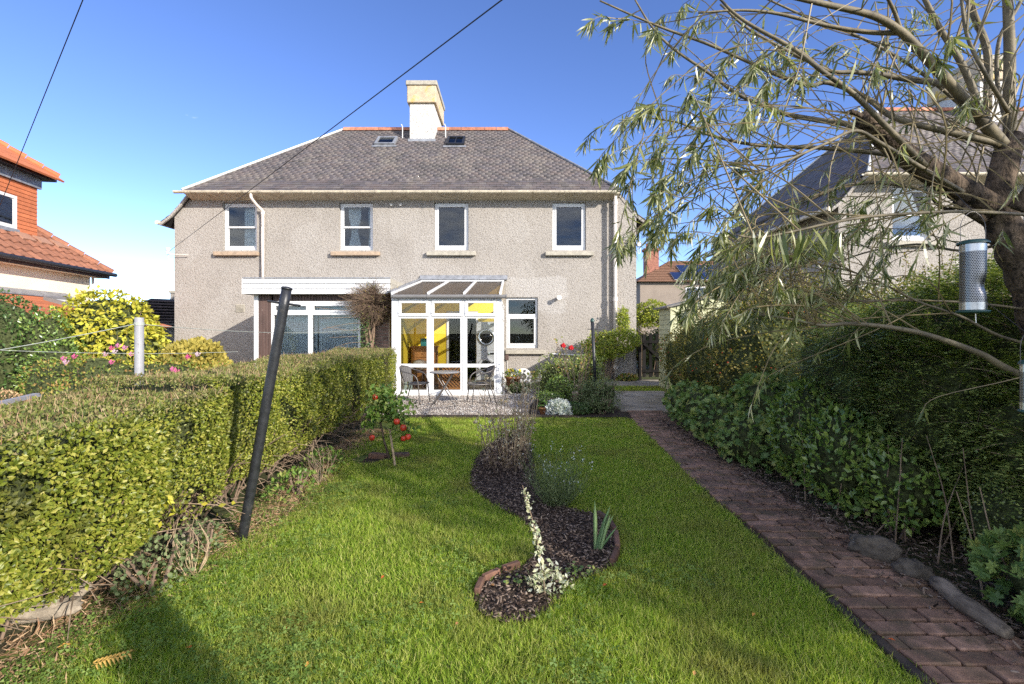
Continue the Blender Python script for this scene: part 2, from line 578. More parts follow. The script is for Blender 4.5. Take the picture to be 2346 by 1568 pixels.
M['grey_pole'] = mk('galvanised_post', (.30, .30, .31), .1, 9, .55, 60, .2, .003, dirt=(.12, .10, .08), dscale=16, dpos=(.62, .66))
M['wire'] = mk('black_cable', (.015, .015, .017), .1, 10, .6, 10, 0)
M['line'] = mk('washing_line', (.32, .34, .30), .1, 10, .6, 10, 0)
M['bark'] = mk('willow_bark', (.115, .085, .06), .4, 22, .95, 34, 1.0, .03, stretch=(1, 1, .45), spec=.15, dirt=(.03, .024, .02), dscale=16, dpos=(.5, .62))
M['bark_smooth'] = mk('smooth_willow_bark', (.16, .13, .075), .35, 18, .7, 60, .5, .005, dirt=(.07, .058, .04), dscale=9, dpos=(.5, .66))
M['twig'] = mk('willow_twig', (.20, .155, .075), .3, 10, .6, 30, .1, .002)
M['dry_twig'] = mk('dry_twig', (.23, .165, .11), .35, 20, .85, 30, .1, .002)
M['stalk'] = mk('pale_dead_stalk', (.34, .25, .155), .3, 20, .85, 30, .1, .002)
M['brown_twig'] = mk('brown_twig', (.15, .10, .065), .35, 20, .85, 30, .1, .002)
M['hedge_twig'] = mk('hedge_twig', (.16, .11, .075), .35, 20, .9, 30, .1, .002)
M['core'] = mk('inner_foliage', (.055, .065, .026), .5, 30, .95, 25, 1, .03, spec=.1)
M['concrete'] = mk('concrete', (.30, .265, .21), .2, 3, .92, 70, .5, .006, dirt=(.17, .145, .10), dscale=2.2, dpos=(.45, .62))
M['terra_pot'] = mk('terracotta_pot', (.45, .19, .08), .1, 8, .85, 60, .2, .003)
M['brown_pot'] = mk('brown_glazed_pot', (.09, .055, .045), .1, 8, .4, 60, .1, .003)
M['steel'] = mk('brushed_steel', (.5, .5, .5), .08, 30, .32, 60, .1, .002, metal=1.0)
M['green_plastic'] = mk('dark_green_plastic', (.02, .06, .05), .1, 8, .4, 60, 0)
M['chair_tube'] = mk('grey_tube', (.11, .10, .095), .15, 20, .4, 60, 0, metal=.4)
M['weave'] = None
M['pine'] = mk('orange_pine', (.42, .19, .06), .2, 8, .5, 60, .1, .003, stretch=(1, 1, .2))
M['appliance'] = mk('white_appliance', (.72, .73, .74), .02, 2, .3, 60, 0)
M['chrome'] = mk('chrome', (.62, .63, .65), .03, 2, .15, 60, 0, metal=1)
M['drum'] = mk('dark_drum_glass', (.02, .02, .022), .1, 2, .1, 60, 0)

# ---------------------------------------------------------------- slates
def slate_mat(name, base, streak=True):
    m, nt, b, pos = start(name)
    r = rand_src(nt)
    col = ramp_node(nt, r, [tuple(c * .72 for c in base), (base[0] * .95, base[1] * .95, base[2] * 1.06), (base[0] * 1.1, base[1] * 1.0, base[2] * .98), tuple(c * 1.3 for c in base)], (0, .35, .7, 1))
    f = ramp_node(nt, noisen(nt, scaled(nt, pos, (1, .5, .5)), 1.1, 7, .68), [(0, 0, 0), (1, 1, 1)], (.50, .74))
    col = mixc(nt, mathn(nt, 'MULTIPLY', f, .55), col, (.22, .19, .145))
    g = ramp_node(nt, noisen(nt, pos, .7, 5, .7), [(0, 0, 0), (1, 1, 1)], (.52, .7))
    col = mixc(nt, mathn(nt, 'MULTIPLY', g, .6), col, (.055, .052, .05))
    l = ramp_node(nt, noisen(nt, pos, 9, 3, .6), [(0, 0, 0), (1, 1, 1)], (.66, .72))
    col = mixc(nt, mathn(nt, 'MULTIPLY', l, .55), col, (.27, .245, .19))
    nt.links.new(col, b.inputs['Base Color'])
    b.inputs['Roughness'].default_value = .62
    bump(nt, b, noisen(nt, pos, 38, 4, .6), .35, .006)
    return m


M['slate'] = slate_mat('roof_slate', (.108, .094, .086))
M['slate_deck'] = mk('roof_deck', (.03, .028, .028), .2, 6, .9, 40, .2, .004)
SLATE_T = ([(-.5, 0, .0), (.5, 0, .0), (.5, 1, -.06), (-.5, 1, -.06), (-.5, 0, -.075), (.5, 0, -.075)],
           [(0, 1, 2, 3), (4, 5, 1, 0), (0, 3, 4), (1, 5, 2)])


def slate_plane(parent, e0, e1, r0, r1, n_ind, wid=.215, exposure=.15):
    """trapezoid e0-e1 at the eave, r0-r1 at the ridge, laid with staggered slates"""
    e0, e1, r0, r1 = map(Vector, (e0, e1, r0, r1))
    u = (e1 - e0).normalized()
    up = (r0 - e0) - u * (r0 - e0).dot(u)
    L = up.length; up.normalize()
    nrm = u.cross(up)
    if nrm.z < 0: nrm = -nrm
    rows = int(L / exposure)
    ex = L / rows
    ind, rest = [], []
    for k in range(rows):
        t = (k + .5) / rows
        a = (e0 + (r0 - e0) * t - e0).dot(u); b = (e1 + (r1 - e1) * t - e0).dot(u)
        off = (wid / 2 if k % 2 else 0) + random.uniform(-.03, .03)
        x = math.floor(a / wid) * wid - off
        while x < b:
            w_ = wid * random.choice((.92, 1, 1, 1.06)) if 0 else wid
            x0, x1 = max(x, a), min(x + w_, b)
            if x1 - x0 > .05:
                p = e0 + u * ((x0 + x1) / 2) + up * (k * ex - .012 * random.random()) + nrm * (.018 + random.uniform(-.003, .004))
                full = (x1 - x0) > wid * .98
                rest.append((p, (x1 - x0) - .006, full))
            x += w_
    pos = np.array([tuple(r[0]) for r in rest]); wd = np.array([r[1] for r in rest]); full = np.array([r[2] for r in rest])
    N = len(pos)
    tilt = np.tile(np.array(up), (N, 1)) + rng.normal(0, .012, (N, 3))
    nz = np.tile(np.array(nrm), (N, 1)) + rng.normal(0, .015, (N, 3))
    keep = np.ones(N, dtype=bool)
    if n_ind:
        d = pos[:, 1]
        sx = 1173 + pos[:, 0] * FPX / d
        sc = (1 / d) * full * (sx > 0) * (sx < 2346)
        idx = np.argsort(-sc)[:n_ind]
        me = bpy.data.meshes.new('slate')
        s = ex * 1.12
        me.from_pydata([(v[0] * (wid - .006), v[1] * s, v[2] * s) for v in SLATE_T[0]], [], SLATE_T[1])
        me.materials.append(M['slate'])
        x, y, z = frames(tilt, nz)
        for i in idx:
            o = bpy.data.objects.new('slate', me)
            o.matrix_basis = Matrix(((x[i, 0], y[i, 0], z[i, 0], pos[i, 0]), (x[i, 1], y[i, 1], z[i, 1], pos[i, 1]), (x[i, 2], y[i, 2], z[i, 2], pos[i, 2]), (0, 0, 0, 1)))
            scn.collection.objects.link(o); W[o.name] = Vector(pos[i])
            o.parent = parent; o.matrix_parent_inverse = Matrix.Translation(-W[parent.name])
            keep[i] = False
    joined('slates', SLATE_T, pos[keep], tilt[keep], nz[keep], ex * 1.12, M['slate'], parent, None, 'stuff', wd[keep])


def wall_sheet(mb, x0, x1, z0, z1, y, th, holes, top=True):
    """wall in the XZ plane, front at y, with rectangular openings"""
    xs = sorted({x0, x1, *[h[0] for h in holes], *[h[1] for h in holes]})
    zs = sorted({z0, z1, *[h[2] for h in holes], *[h[3] for h in holes]})
    xs = [x for x in xs if x0 <= x <= x1]; zs = [z for z in zs if z0 <= z <= z1]
    for a, b in zip(xs, xs[1:]):
        for c, d in zip(zs, zs[1:]):
            mx, mz = (a + b) / 2, (c + d) / 2
            if any(h[0] < mx < h[1] and h[2] < mz < h[3] for h in holes): continue
            mb.face([(a, y, c), (b, y, c), (b, y, d), (a, y, d)])
            mb.face([(a, y + th, c), (a, y + th, d), (b, y + th, d), (b, y + th, c)])
    for h in holes:
        a, b, c, d = h
        mb.face([(a, y, c), (a, y, d), (a, y + th, d), (a, y + th, c)])
        mb.face([(b, y, c), (b, y + th, c), (b, y + th, d), (b, y, d)])
        if d < z1: mb.face([(a, y, d), (b, y, d), (b, y + th, d), (a, y + th, d)])
        if c > z0: mb.face([(a, y, c), (a, y + th, c), (b, y + th, c), (b, y, c)])
    mb.face([(x0, y, z0), (x0, y, z1), (x0, y + th, z1), (x0, y + th, z0)])
    mb.face([(x1, y, z0), (x1, y + th, z0), (x1, y + th, z1), (x1, y, z1)])
    if top: mb.face([(x0, y, z1), (x1, y, z1), (x1, y + th, z1), (x0, y + th, z1)])


def frame_rect(mb, x0, x1, z0, z1, y0, y1, w, wb=None):
    wb = wb or w
    mb.box(x0, x1, y0, y1, z0, z0 + wb); mb.box(x0, x1, y0, y1, z1 - w, z1)
    mb.box(x0, x0 + w, y0, y1, z0 + wb, z1 - w); mb.box(x1 - w, x1, y0, y1, z0 + wb, z1 - w)


def pane(parent, x0, x1, z0, z1, y, mat='glass', name='pane'):
    return MB().box(x0, x1, y - .004, y + .004, z0, z1).build(name, M[mat], parent)


def sash_window(house, x0, x1, z0, z1, y):
    mb = MB()
    frame_rect(mb, x0 + .01, x1 - .01, z0 + .02, z1 - .01, y + .10, y + .18, .06, .07)
    zm = (z0 + z1) / 2 - .02
    frame_rect(mb, x0 + .07, x1 - .07, zm - .01, z1 - .07, y + .115, y + .15, .045, .05)
    frame_rect(mb, x0 + .07, x1 - .07, z0 + .09, zm + .035, y + .151, y + .185, .045, .06)
    f = mb.build('window', M['white'], house)
    pane(f, x0 + .115, x1 - .115, zm + .04, z1 - .115, y + .13)
    pane(f, x0 + .115, x1 - .115, z0 + .15, zm - .01, y + .165)
    return f


def single_window(house, x0, x1, z0, z1, y):
    mb = MB()
    frame_rect(mb, x0 + .01, x1 - .01, z0 + .02, z1 - .01, y + .08, y + .17, .065, .075)
    frame_rect(mb, x0 + .075, x1 - .075, z0 + .095, z1 - .075, y + .065, y + .13, .05, .055)
    f = mb.build('window', M['white'], house)
    pane(f, x0 + .125, x1 - .125, z0 + .15, z1 - .125, y + .10)
    return f


def curtain_mesh(house, x0, x1, z0, z1, y, amp=.03, waves=9, gather=0, name='curtain'):
    mb = MB()
    n, mrows = waves * 6, 12
    for j in range(mrows + 1):
        t = j / mrows
        g = 1 - gather * math.sin(math.pi * min(1, t * 1.25)) ** 2 if gather else 1
        cx = (x0 + x1) / 2
        for i in range(n + 1):
            x = x0 + (x1 - x0) * i / n
            x = cx + (x - cx) * g
            mb.v.append((x, y + amp * math.sin(i / 6 * 2 * math.pi + 1.3 * math.sin(t * 2 + i * .05)) + .01 * math.sin(i * 1.7), z0 + (z1 - z0) * t))
    for j in range(mrows):
        for i in range(n):
            a = j * (n + 1) + i
            mb.f.append((a, a + 1, a + n + 2, a + n + 1))
    return mb.build(name, M['curtain'], house, smooth=True)


SKIRT = [(6.45, 5.60), (6.72, 5.26), (6.98, 4.97), (7.28, 4.74)]


def build_house(cx, fy, label, main):
    h = thing('house', label, 'house', (cx, fy + 4, 0))
    X = lambda x: cx + x
    HW, DEP = 6.94, 7.8
    if main:
        holes = [(-8.72, -7.69, 3.90, 5.34), (-5.21, -4.19, 3.90, 5.34), (-2.345, -1.31, 3.90, 5.34), (1.218, 2.229, 3.90, 5.34),
                 (-.18, .78, .95, 2.48), (-1.95, -1.02, .02, 2.05)]
    else:
        holes = [(X(-5.49), X(-4.46), 3.90, 5.34), (X(-1.98), X(-.96), 3.90, 5.34), (X(-5.3), X(-4.3), .95, 2.48)]
    mb = MB()
    wall_sheet(mb, X(-HW), X(HW), 0, 4.6, fy, .3, [q for q in holes if q[3] < 4] + [(q[0], q[1], q[2], 4.6) for q in holes if q[3] > 4], False)
    wall_sheet(mb, X(-6.40), X(6.40), 4.6, 5.5, fy, .3, [(q[0], q[1], 4.6, q[3]) for q in holes if q[3] > 4])
    for s in (-1, 1):
        mb.prism([(X(s * 6.40), fy, 4.6), (X(s * HW), fy, 4.6), (X(s * HW), fy, 4.93), (X(s * 6.72), fy, 5.18), (X(s * 6.45), fy, 5.5), (X(s * 6.40), fy, 5.5)], (0, .3, 0))
    mb.build('front_wall', M['harl'], h)
    for s in (-1, 1):
        mb = MB()
        a, b = sorted((X(s * HW), X(s * (HW - .3))))
        mb.box(a, b, fy + .301, fy + DEP, 0, 4.88)
        mb.build('side_wall', M['harl'], h)
    MB().box(X(-HW), X(HW), fy + DEP, fy + DEP + .3, 0, 5.45).build('back_wall', M['harl'], h)
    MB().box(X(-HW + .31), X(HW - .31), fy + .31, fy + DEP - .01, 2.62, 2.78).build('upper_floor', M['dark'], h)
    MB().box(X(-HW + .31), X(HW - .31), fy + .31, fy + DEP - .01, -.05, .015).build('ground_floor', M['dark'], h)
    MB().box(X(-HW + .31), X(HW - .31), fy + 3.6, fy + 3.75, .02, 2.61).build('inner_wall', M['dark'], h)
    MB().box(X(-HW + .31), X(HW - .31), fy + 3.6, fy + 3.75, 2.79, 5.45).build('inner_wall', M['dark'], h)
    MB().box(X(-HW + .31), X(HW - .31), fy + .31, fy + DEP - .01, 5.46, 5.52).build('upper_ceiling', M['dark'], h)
    if main:
        # the corner strip on the right stands a little proud and carries the soil pipe
        MB().prism([(X(6.30), fy - .14, 0), (X(HW), fy - .14, 0), (X(HW), fy - .14, 4.93), (X(6.72), fy - .14, 5.18), (X(6.48), fy - .14, 5.44), (X(6.30), fy - .14, 5.40)], (0, .137, 0)).build('corner_pier', M['harl'], h)
    # roof
    ry, rz, ez, ey = fy + 3.7, 9.06, 5.56, fy - .42
    by = fy + DEP + .35
    rl = 3.1
    mb = MB()
    E = [(X(-6.45), ey, ez), (X(6.45), ey, ez), (X(6.45), by, ez), (X(-6.45), by, ez)]
    R = [(X(-rl), ry, rz), (X(rl), ry, rz)]
    mb.face([E[0], E[1], R[1], R[0]]); mb.face([E[1], E[2], R[1]]); mb.face([E[2], E[3], R[0], R[1]]); mb.face([E[3], E[0], R[0]])
    mb.face([E[3], E[2], E[1], E[0]])
    roof = mb.build('roof', M['slate_deck'], h)
    slate_plane(roof, E[0], E[1], R[0], R[1], 300 if main else 150)
    slate_plane(roof, E[3], E[0], R[0], R[0], 0 if main else 150)
    slate_plane(roof, E[1], E[2], R[1], R[1], 0)
    for s in (-1, 1):
        mb = MB()
        prof = [(X(s * a), b) for a, b in SKIRT]
        top = [(x, fy - .10, z) for x, z in prof] + [(x - s * .03, fy - .10, z - .09) for x, z in reversed(prof)]
        mb.prism(top, (0, DEP + .4, 0))
        sk = mb.build('roof_skirt', M['slate_deck'], h)
        for (xa, za), (xb, zb) in zip(SKIRT, SKIRT[1:]):
            slate_plane(sk, (X(s * xb), fy - .10 if s > 0 else fy + DEP + .3, zb + .004), (X(s * xb), fy + DEP + .3 if s > 0 else fy - .10, zb + .004),
                        (X(s * xa), fy - .10 if s > 0 else fy + DEP + .3, za + .004), (X(s * xa), fy + DEP + .3 if s > 0 else fy - .10, za + .004), 0)
        pts = [(X(s * a) , fy - .13, b - .10) for a, b in SKIRT]
        mb = MB()
        for p, q in zip(pts, pts[1:]): mb.beam(p, q, .06, .07, (0, 0, 1))
        mb.build('verge_board', M['harl'], h)
        MB().tube([(X(s * 7.33), fy - .2, 4.70), (X(s * 7.33), fy + DEP + .3, 4.70)], .06, 8).build('side_gutter', M['gutter'], h)
        # lead on the hips
        mb = MB()
        mb.tube([Vector((X(s * 6.44), ey + .01, ez + .05)), Vector((X(s * rl), ry, rz + .05))], .038, 6)
        mb.tube([Vector((X(s * 6.44), by, ez + .05)), Vector((X(s * rl), ry, rz + .05))], .038, 6)
        mb.build('hip_flashing', M['lead'] if s > 0 else M['white_old'], roof)
    # ridge tiles
    n = 14
    for k in range(n):
        x0 = X(-rl) + 2 * rl * k / n; x1 = X(-rl) + 2 * rl * (k + 1) / n - .012
        mb = MB()
        prof = [(-.15, -.06), (-.13, .03), (-.07, .085), (0, .105), (.07, .085), (.13, .03), (.15, -.06)]
        mb.prism([(x0, ry + a, rz + b) for a, b in prof], (x1 - x0, 0, 0))
        mb.build('ridge_tile', M['terracotta'], roof)
    # chimney
    c0, c1, d0, d1 = X(-.44), X(.43), ry - .9, ry + .95
    mb = MB().box(c0, c1, d0, d1, 7.6, 9.64)
    ch = mb.build('chimney', M['harl_white'], roof)
    for xa in (c0 + .02, c1 - .14):
        MB().box(xa, xa + .12, d0 - .06, d0, 9.53, 9.64).build('corbel', M['harl_white'], ch) if False else None
    MB().box(c0 - .085, c1 + .085, d0 - .085, d1 + .085, 9.642, 10.25).build('chimney_cap', M['harl_tan'], roof, bevel=.02)
    MB().box(c0 - .125, c1 + .125, d0 - .125, d1 + .125, 10.252, 10.42).build('chimney_coping', M['stone_grey'], roof, bevel=.02)
    MB().prism([(c0 - .06, d0 - .05, 8.26), (c1 + .06, d0 - .05, 8.26), (c1 + .06, d0 - .05, 8.36), (c0 - .06, d0 - .05, 8.36)], (0, .06, .02)).build('chimney_flashing', M['lead'], roof)
    # eaves: cove, gutter with brackets
    mb = MB()
    mb.prism([(X(-6.40), fy - .002, 5.40), (X(-6.40), fy - .10, 5.43), (X(-6.40), fy - .38, 5.50), (X(-6.40), fy - .40, 5.545), (X(-6.40), fy - .002, 5.545)], (12.80, 0, 0))
    mb.build('eaves_cove', M['gutter'], h)
    mb = MB()
    gp = [(.07 * math.cos(a), .07 * math.sin(a)) for a in [math.pi + math.pi * i / 8 for i in range(9)]]
    gi = [(.055 * math.cos(a), .055 * math.sin(a)) for a in [math.pi + math.pi * i / 8 for i in range(8, -1, -1)]]
    gx0, gx1 = X(-6.62), X(6.28 if main else 6.6)
    mb.prism([(gx0, ey - .06 + a, 5.545 + b) for a, b in gp + gi], (gx1 - gx0, 0, 0))
    gut = mb.build('gutter', M['gutter'], h)
    x = gx0 + .35
    k = 0
    while x < gx1:
        wv = .05 if k % 3 else .11
        MB().prism([(x, ey - .06 + a * 1.12, 5.545 + b * 1.12) for a, b in gp + gi], (wv, 0, 0)).build('gutter_bracket', M['gutter'], gut)
        x += .92; k += 1
    # windows
    wmb = []
    for i, q in enumerate(holes):
        if q[3] < 2.2: continue
        if q[3] < 3:
            mb = MB()
            frame_rect(mb, q[0] + .01, q[1] - .01, q[2] + .02, q[3] - .01, fy + .08, fy + .17, .06, .07)
            zt = q[2] + (q[3] - q[2]) * .64
            mb.box(q[0] + .07, q[1] - .07, fy + .075, fy + .165, zt - .045, zt + .045)
            frame_rect(mb, q[0] + .07, q[1] - .07, q[2] + .09, zt - .045, fy + .06, fy + .13, .045, .05)
            f = mb.build('window', M['white'], h)
            pane(f, q[0] + .07, q[1] - .07, zt + .045, q[3] - .07, fy + .12)
            pane(f, q[0] + .115, q[1] - .115, q[2] + .14, zt - .09, fy + .10)
        elif i < 2 or not main:
            sash_window(h, *q, fy)
        else:
            single_window(h, *q, fy)
        st = 'stone' if (i < 2 and main) else 'stone_grey'
        xa, xb = q[0] - .22, q[1] + .22
        if main and i == 0: xb = q[1] + .08
        if main and i == 4: xa = q[0] - .02
        MB().box(xa, xb, fy - .13, fy + .075, q[2] - .175, q[2] - .055).build('window_sill', M[st], h, bevel=.012)
        MB().box(q[0] + .005, q[1] - .005, fy + .076, fy + .2, q[2] - .05, q[2] + .018).build('sub_sill', M['white_old'], h)
    return h


house = build_house(-3.23, 14.6, 'pale roughcast semi detached house with grey slate hipped roof and conservatory', True)
H = house
curtain_mesh(H, -8.22, -7.74, 3.98, 5.25, 14.88, .025, 8)
curtain_mesh(H, -5.03, -4.63, 3.98, 5.28, 14.90, .03, 7, gather=.45)
curtain_mesh(H, -4.42, -4.24, 3.98, 5.25, 14.90, .03, 3, gather=.3)
# downpipes
mb = MB()
fy = 14.6
mb.tube(bezier_pts([(-7.62, fy - .46, 5.48), (-7.62, fy - .44, 5.36), (-7.56, fy - .26, 5.20), (-7.47, fy - .10, 5.06), (-7.47, fy - .08, 4.9), (-7.47, fy - .08, 4.6)], 5), .042, 10)
mb.tube([(-7.47, fy - .08, 4.6), (-7.47, fy - .08, 2.72)], .042, 10)
dp = mb.build('downpipe', M['pipe'], H, smooth=True)
for z in (4.95, 2.95): MB().tube([(-7.47, fy - .08, z), (-7.47, fy - .08, z + .10)], .054, 10).build('pipe_collar', M['pipe'], dp)
MB().tube([(3.06, fy - .25, .0), (3.06, fy - .25, 5.95)], .055, 12).build('soil_pipe', M['pipe'], H, smooth=True)
for z in (.35, .75, 2.35, 3.75, 5.2):
    MB().tube([(3.06, fy - .25, z), (3.06, fy - .25, z + .11)], .07, 12).build('pipe_collar', M['pipe'], H)
# rooflights lie on the slope
slope = Vector((0, 4.12, 3.5)).normalized(); rn = Vector((0, -3.5, 4.12)).normalized()


def on_roof(x, t, lift=.0):
    return Vector((x, 14.18, 5.56)) + slope * t + rn * lift


roof = [c for c in H.children if c.name.startswith('roof') and 'skirt' not in c.name][0]
for (xa, t, wdt, hgt, dark) in ((-4.78, 4.05, .62, .62, 0), (-2.28, 4.05, .56, .68, 1)):
    c = on_roof(xa + wdt / 2, t, .06)
    mb = MB()
    ux = Vector((1, 0, 0))
    fm = 'lead' if not dark else 'black_metal'
    for s in (-1, 1):
        mb.obox(c + ux * s * wdt / 2 , ux * .04, slope * (hgt / 2 + .04), rn * .05)
        mb.obox(c + slope * s * hgt / 2, ux * (wdt / 2 - .04), slope * .04, rn * .048)
    if dark: mb.obox(c, ux * .014, slope * (hgt / 2 - .04), rn * .04)
    f = mb.build('rooflight', M[fm], roof)
    MB().obox(c, ux * (wdt / 2 - .045), slope * (hgt / 2 - .045), rn * .008).build('pane', M['glass'], f)
    MB().obox(c - rn * .05, ux * (wdt / 2 - .01), slope * (hgt / 2 - .01), rn * .01).build('blind', M['white_old' if not dark else 'dark'], f)
    MB().obox(on_roof(xa + wdt / 2, t - hgt / 2 - .12, .035), ux * (wdt / 2 + .12), slope * .07, rn * .006).build('apron_flashing', M['lead'], f)
for x, t in ((-3.98, 4.5), (-2.42, 4.55)):
    MB().tube([on_roof(x, t), on_roof(x, t) + Vector((0, 0, .42)), on_roof(x, t) + Vector((-.04, -.02, .5))], .018, 6).build('vent_pipe', M['white_old'], roof)
# small fittings on the wall
mb = MB(); mb.box(-8.33, -8.05, fy - .012, fy + .01, 2.03, 2.27)
v = mb.build('air_vent', M['stone_grey'], H)
for k in range(6): MB().box(-8.31, -8.07, fy - .03, fy - .013, 2.05 + k * .036, 2.067 + k * .036).build('louvre', M['stone_grey'], v)
mb = MB(); mb.tube([(1.40, fy, 2.46), (1.40, fy - .22, 2.46)], .055, 12)
v = mb.build('flue_terminal', M['pipe'], H)
MB().tube([(1.40, fy - .221, 2.46), (1.40, fy - .24, 2.46)], .075, 12).build('flue_collar', M['pipe'], v)
for x in (-3.62, -3.34):
    mb = MB(); mb.tube([(x, fy + .01, 5.28), (x, fy - .10, 5.25)], .035, 8); mb.build('overflow_pipe', M['white_old'], H)
mb = MB(); mb.tube([(1.2, fy + .01, .78), (1.2, fy - .06, .78), (2.7, fy - .06, .70), (2.9, fy - .2, .68)], .025, 8); mb.build('waste_pipe', M['white_old'], H)
mb = MB(); mb.box(-.20, -.10, fy - .09, fy, .60, .78); lb = mb.build('wall_lantern', M['brown_pot'], H)
mb = MB(); mb.tube([(-.15, fy - .02, .60), (-.12, fy - .02, .05)], .008, 5); mb.build('cable', M['white_old'], H)
# telephone bracket at the left corner and aerial bracket at the right corner
br = thing('cable_bracket', 'white telephone cable bracket with insulator on left corner of the house', 'bracket', (-10.2, 14.45, 3.7))
MB().tube([(-10.20, 14.45, 3.76), (-9.68, 14.5, 3.74)], .012, 6).build('arm', M['pipe'], br)
MB().lathe((-10.26, 14.45, 3.76), [(.0, 0), (.05, .0), (.06, .06), (.04, .08), (.06, .12), (.06, .18), (0, .2)], 10).build('insulator', M['white'], br)
MB().tube(bezier_pts([(-10.26, 14.45, 3.77), (-10.24, 14.47, 3.6), (-10.18, 14.5, 3.62), (-10.2, 14.5, 3.5)], 4), .01, 5).build('cable_loop', M['white_old'], br)
br = thing('aerial_bracket', 'grey aerial bracket with pale box on right corner of the house', 'bracket', (3.75, 14.4, 4.05))
MB().tube([(3.70, 14.38, 4.12), (3.30, 14.34, 4.16)], .014, 6).build('arm', M['steel'], br)
MB().box(3.715, 3.80, 14.32, 14.42, 3.98, 4.12).build('junction_box', M['white_old'], br)
MB().tube(bezier_pts([(3.75, 14.4, 3.98), (3.74, 14.4, 3.8), (3.80, 14.4, 3.78), (3.81, 14.4, 3.95)], 4), .012, 5).build('cable_loop', M['white_old'], br)

# things inside the kitchen window
pot = thing('potted_herb', 'small green herb in terracotta pot on the kitchen window sill', 'pot plant', (-.03, 14.85, 1.0))
MB().lathe((-.03, 14.85, 1.0), [(0, 0), (.04, 0), (.055, .11), (.05, .11), (.045, .1), (0, .1)], 10).build('pot', M['terra_pot'], pot)
mb = MB().tube(bezier_pts([(.13, 14.9, .98), (.13, 14.9, 1.22), (.17, 14.88, 1.30), (.22, 14.86, 1.24), (.22, 14.86, 1.18)], 4), .012, 8)
tag(mb.build('kitchen_tap', M['chrome'], None, smooth=True), 'curved chrome kitchen tap behind the ground floor window', 'tap')
MB().box(-.6, .95, 14.915, 15.35, .92, .97).build('worktop', M['dark'], H)

# ---------------------------------------------------------------- extension of the left half
ext = thing('house_extension', 'flat roofed extension with white fascia, brown cladding and wide window', 'extension', (-4.6, 12.5, 0))
Yw = 11.7
MB().box(-6.20, -6.06, Yw - .02, 14.59, 0, 2.32).build('side_wall', M['white_old'], ext)
MB().box(-3.05, -2.96, Yw + .11, 14.59, 0, 2.32).build('side_wall', M['yellow'], ext)
MB().box(-6.33, -2.87, 11.44, 14.59, 2.60, 2.68).build('flat_roof', M['lead'], ext)
MB().box(-6.33, -2.88, 11.433, 11.439, 2.34, 2.70).build('fascia_backing', M['lead'], ext)
MB().box(-6.30, -2.90, 11.48, 14.58, 2.335, 2.37).build('soffit', M['white_old'], ext)
for k in range(3):
    MB().box(-6.34, -2.87, 11.405, 11.43, 2.335 + k * .123, 2.335 + k * .123 + .108).build('fascia_board', M['white'], ext, bevel=.006)
MB().box(-6.345, -2.865, 11.395, 11.44, 2.705, 2.725).build('edge_trim', M['lead'], ext)
for k in range(3):
    MB().box(-6.365, -6.342, 11.41, 14.58, 2.335 + k * .123, 2.335 + k * .123 + .118).build('fascia_board', M['white'], ext)
    MB().box(-2.868, -2.845, 11.44, 14.58, 2.335 + k * .123, 2.335 + k * .123 + .118).build('fascia_board', M['stone_grey'], ext)
MB().box(-6.20, -6.10, Yw - .06, Yw - .021, 0, 2.33).build('corner_trim', M['white'], ext)
x = -6.095
while x < -5.80:
    MB().box(x, x + .068, Yw - .045, Yw, 0, 2.33).build('cladding_board', M['wood_dark'], ext, bevel=.006)
    x += .073
x = -5.79
while x < -3.38:
    MB().box(x, x + .068, Yw - .045, Yw, 2.185, 2.33).build('cladding_board', M['wood_dark'], ext, bevel=.006)
    x += .073
x = -3.63
while x < -3.36:
    MB().box(x, x + .068, Yw - .045, Yw, 0, 2.18).build('cladding_board', M['wood_dark'], ext, bevel=.006)
    x += .073
MB().box(-5.80, -3.64, Yw - .04, Yw + .1, 0, .58).build('apron_wall', M['wood_dark'], ext)
mb = MB()
frame_rect(mb, -5.79, -3.64, .585, 2.18, Yw - .05, Yw + .03, .065, .08)
mb.box(-4.90, -4.80, Yw - .055, Yw + .032, .66, 2.11)
for xa, xb in ((-5.725, -4.90), (-4.80, -3.705)):
    mb.box(xa, xb, Yw - .052, Yw + .031, 1.85, 1.92)
    frame_rect(mb, xa, xb, 1.92, 2.11, Yw - .062, Yw + .02, .045)
wdw = mb.build('window', M['white'], ext)
for xa, xb in ((-5.725, -4.90), (-4.80, -3.705)):
    pane(wdw, xa + .04, xb - .04, 1.96, 2.07, Yw - .02)
    pane(wdw, xa, xb, .665, 1.85, Yw - .01)
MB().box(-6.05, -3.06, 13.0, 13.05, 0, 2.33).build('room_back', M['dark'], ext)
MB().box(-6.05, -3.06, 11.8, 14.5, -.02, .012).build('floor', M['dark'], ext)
curtain_mesh(ext, -5.70, -4.74, .66, 2.12, Yw + .12, .022, 18, name='net_curtain')
curtain_mesh(ext, -4.72, -3.70, .66, 2.12, Yw + .13, .022, 19, name='net_curtain')
# brick pier
MB().box(-3.352, -2.963, Yw - .045, Yw + .10, 0, 2.33).build('mortar', M['concrete'], ext)
M['pier_brick'] = mk('pier_brick', (.20, .125, .095), .2, 9, .9, 60, .4, .004, rnd=.3)
zc, k = .02, 0
brick_me = {}
while zc < 2.25:
    xs = [-3.35]
    w1 = .235 if k % 2 else .125
    cuts = [-3.35, -3.35 + w1, -3.35 + w1 + .26 if k % 2 == 0 else -2.965, -2.965]
    cuts = sorted(set([min(c, -2.965) for c in cuts]))
    for a, b in zip(cuts, cuts[1:]):
        if b - a < .03: continue
        MB().box(a + .006, b - .006, Yw - .056, Yw - .02, zc, zc + .068).build('brick', M['pier_brick'], ext, bevel=.004)
    zc += .082; k += 1
MB().box(-2.96, -2.93, Yw - .08, Yw + .05, 0, 2.33).build('corner_trim', M['stone'], ext)

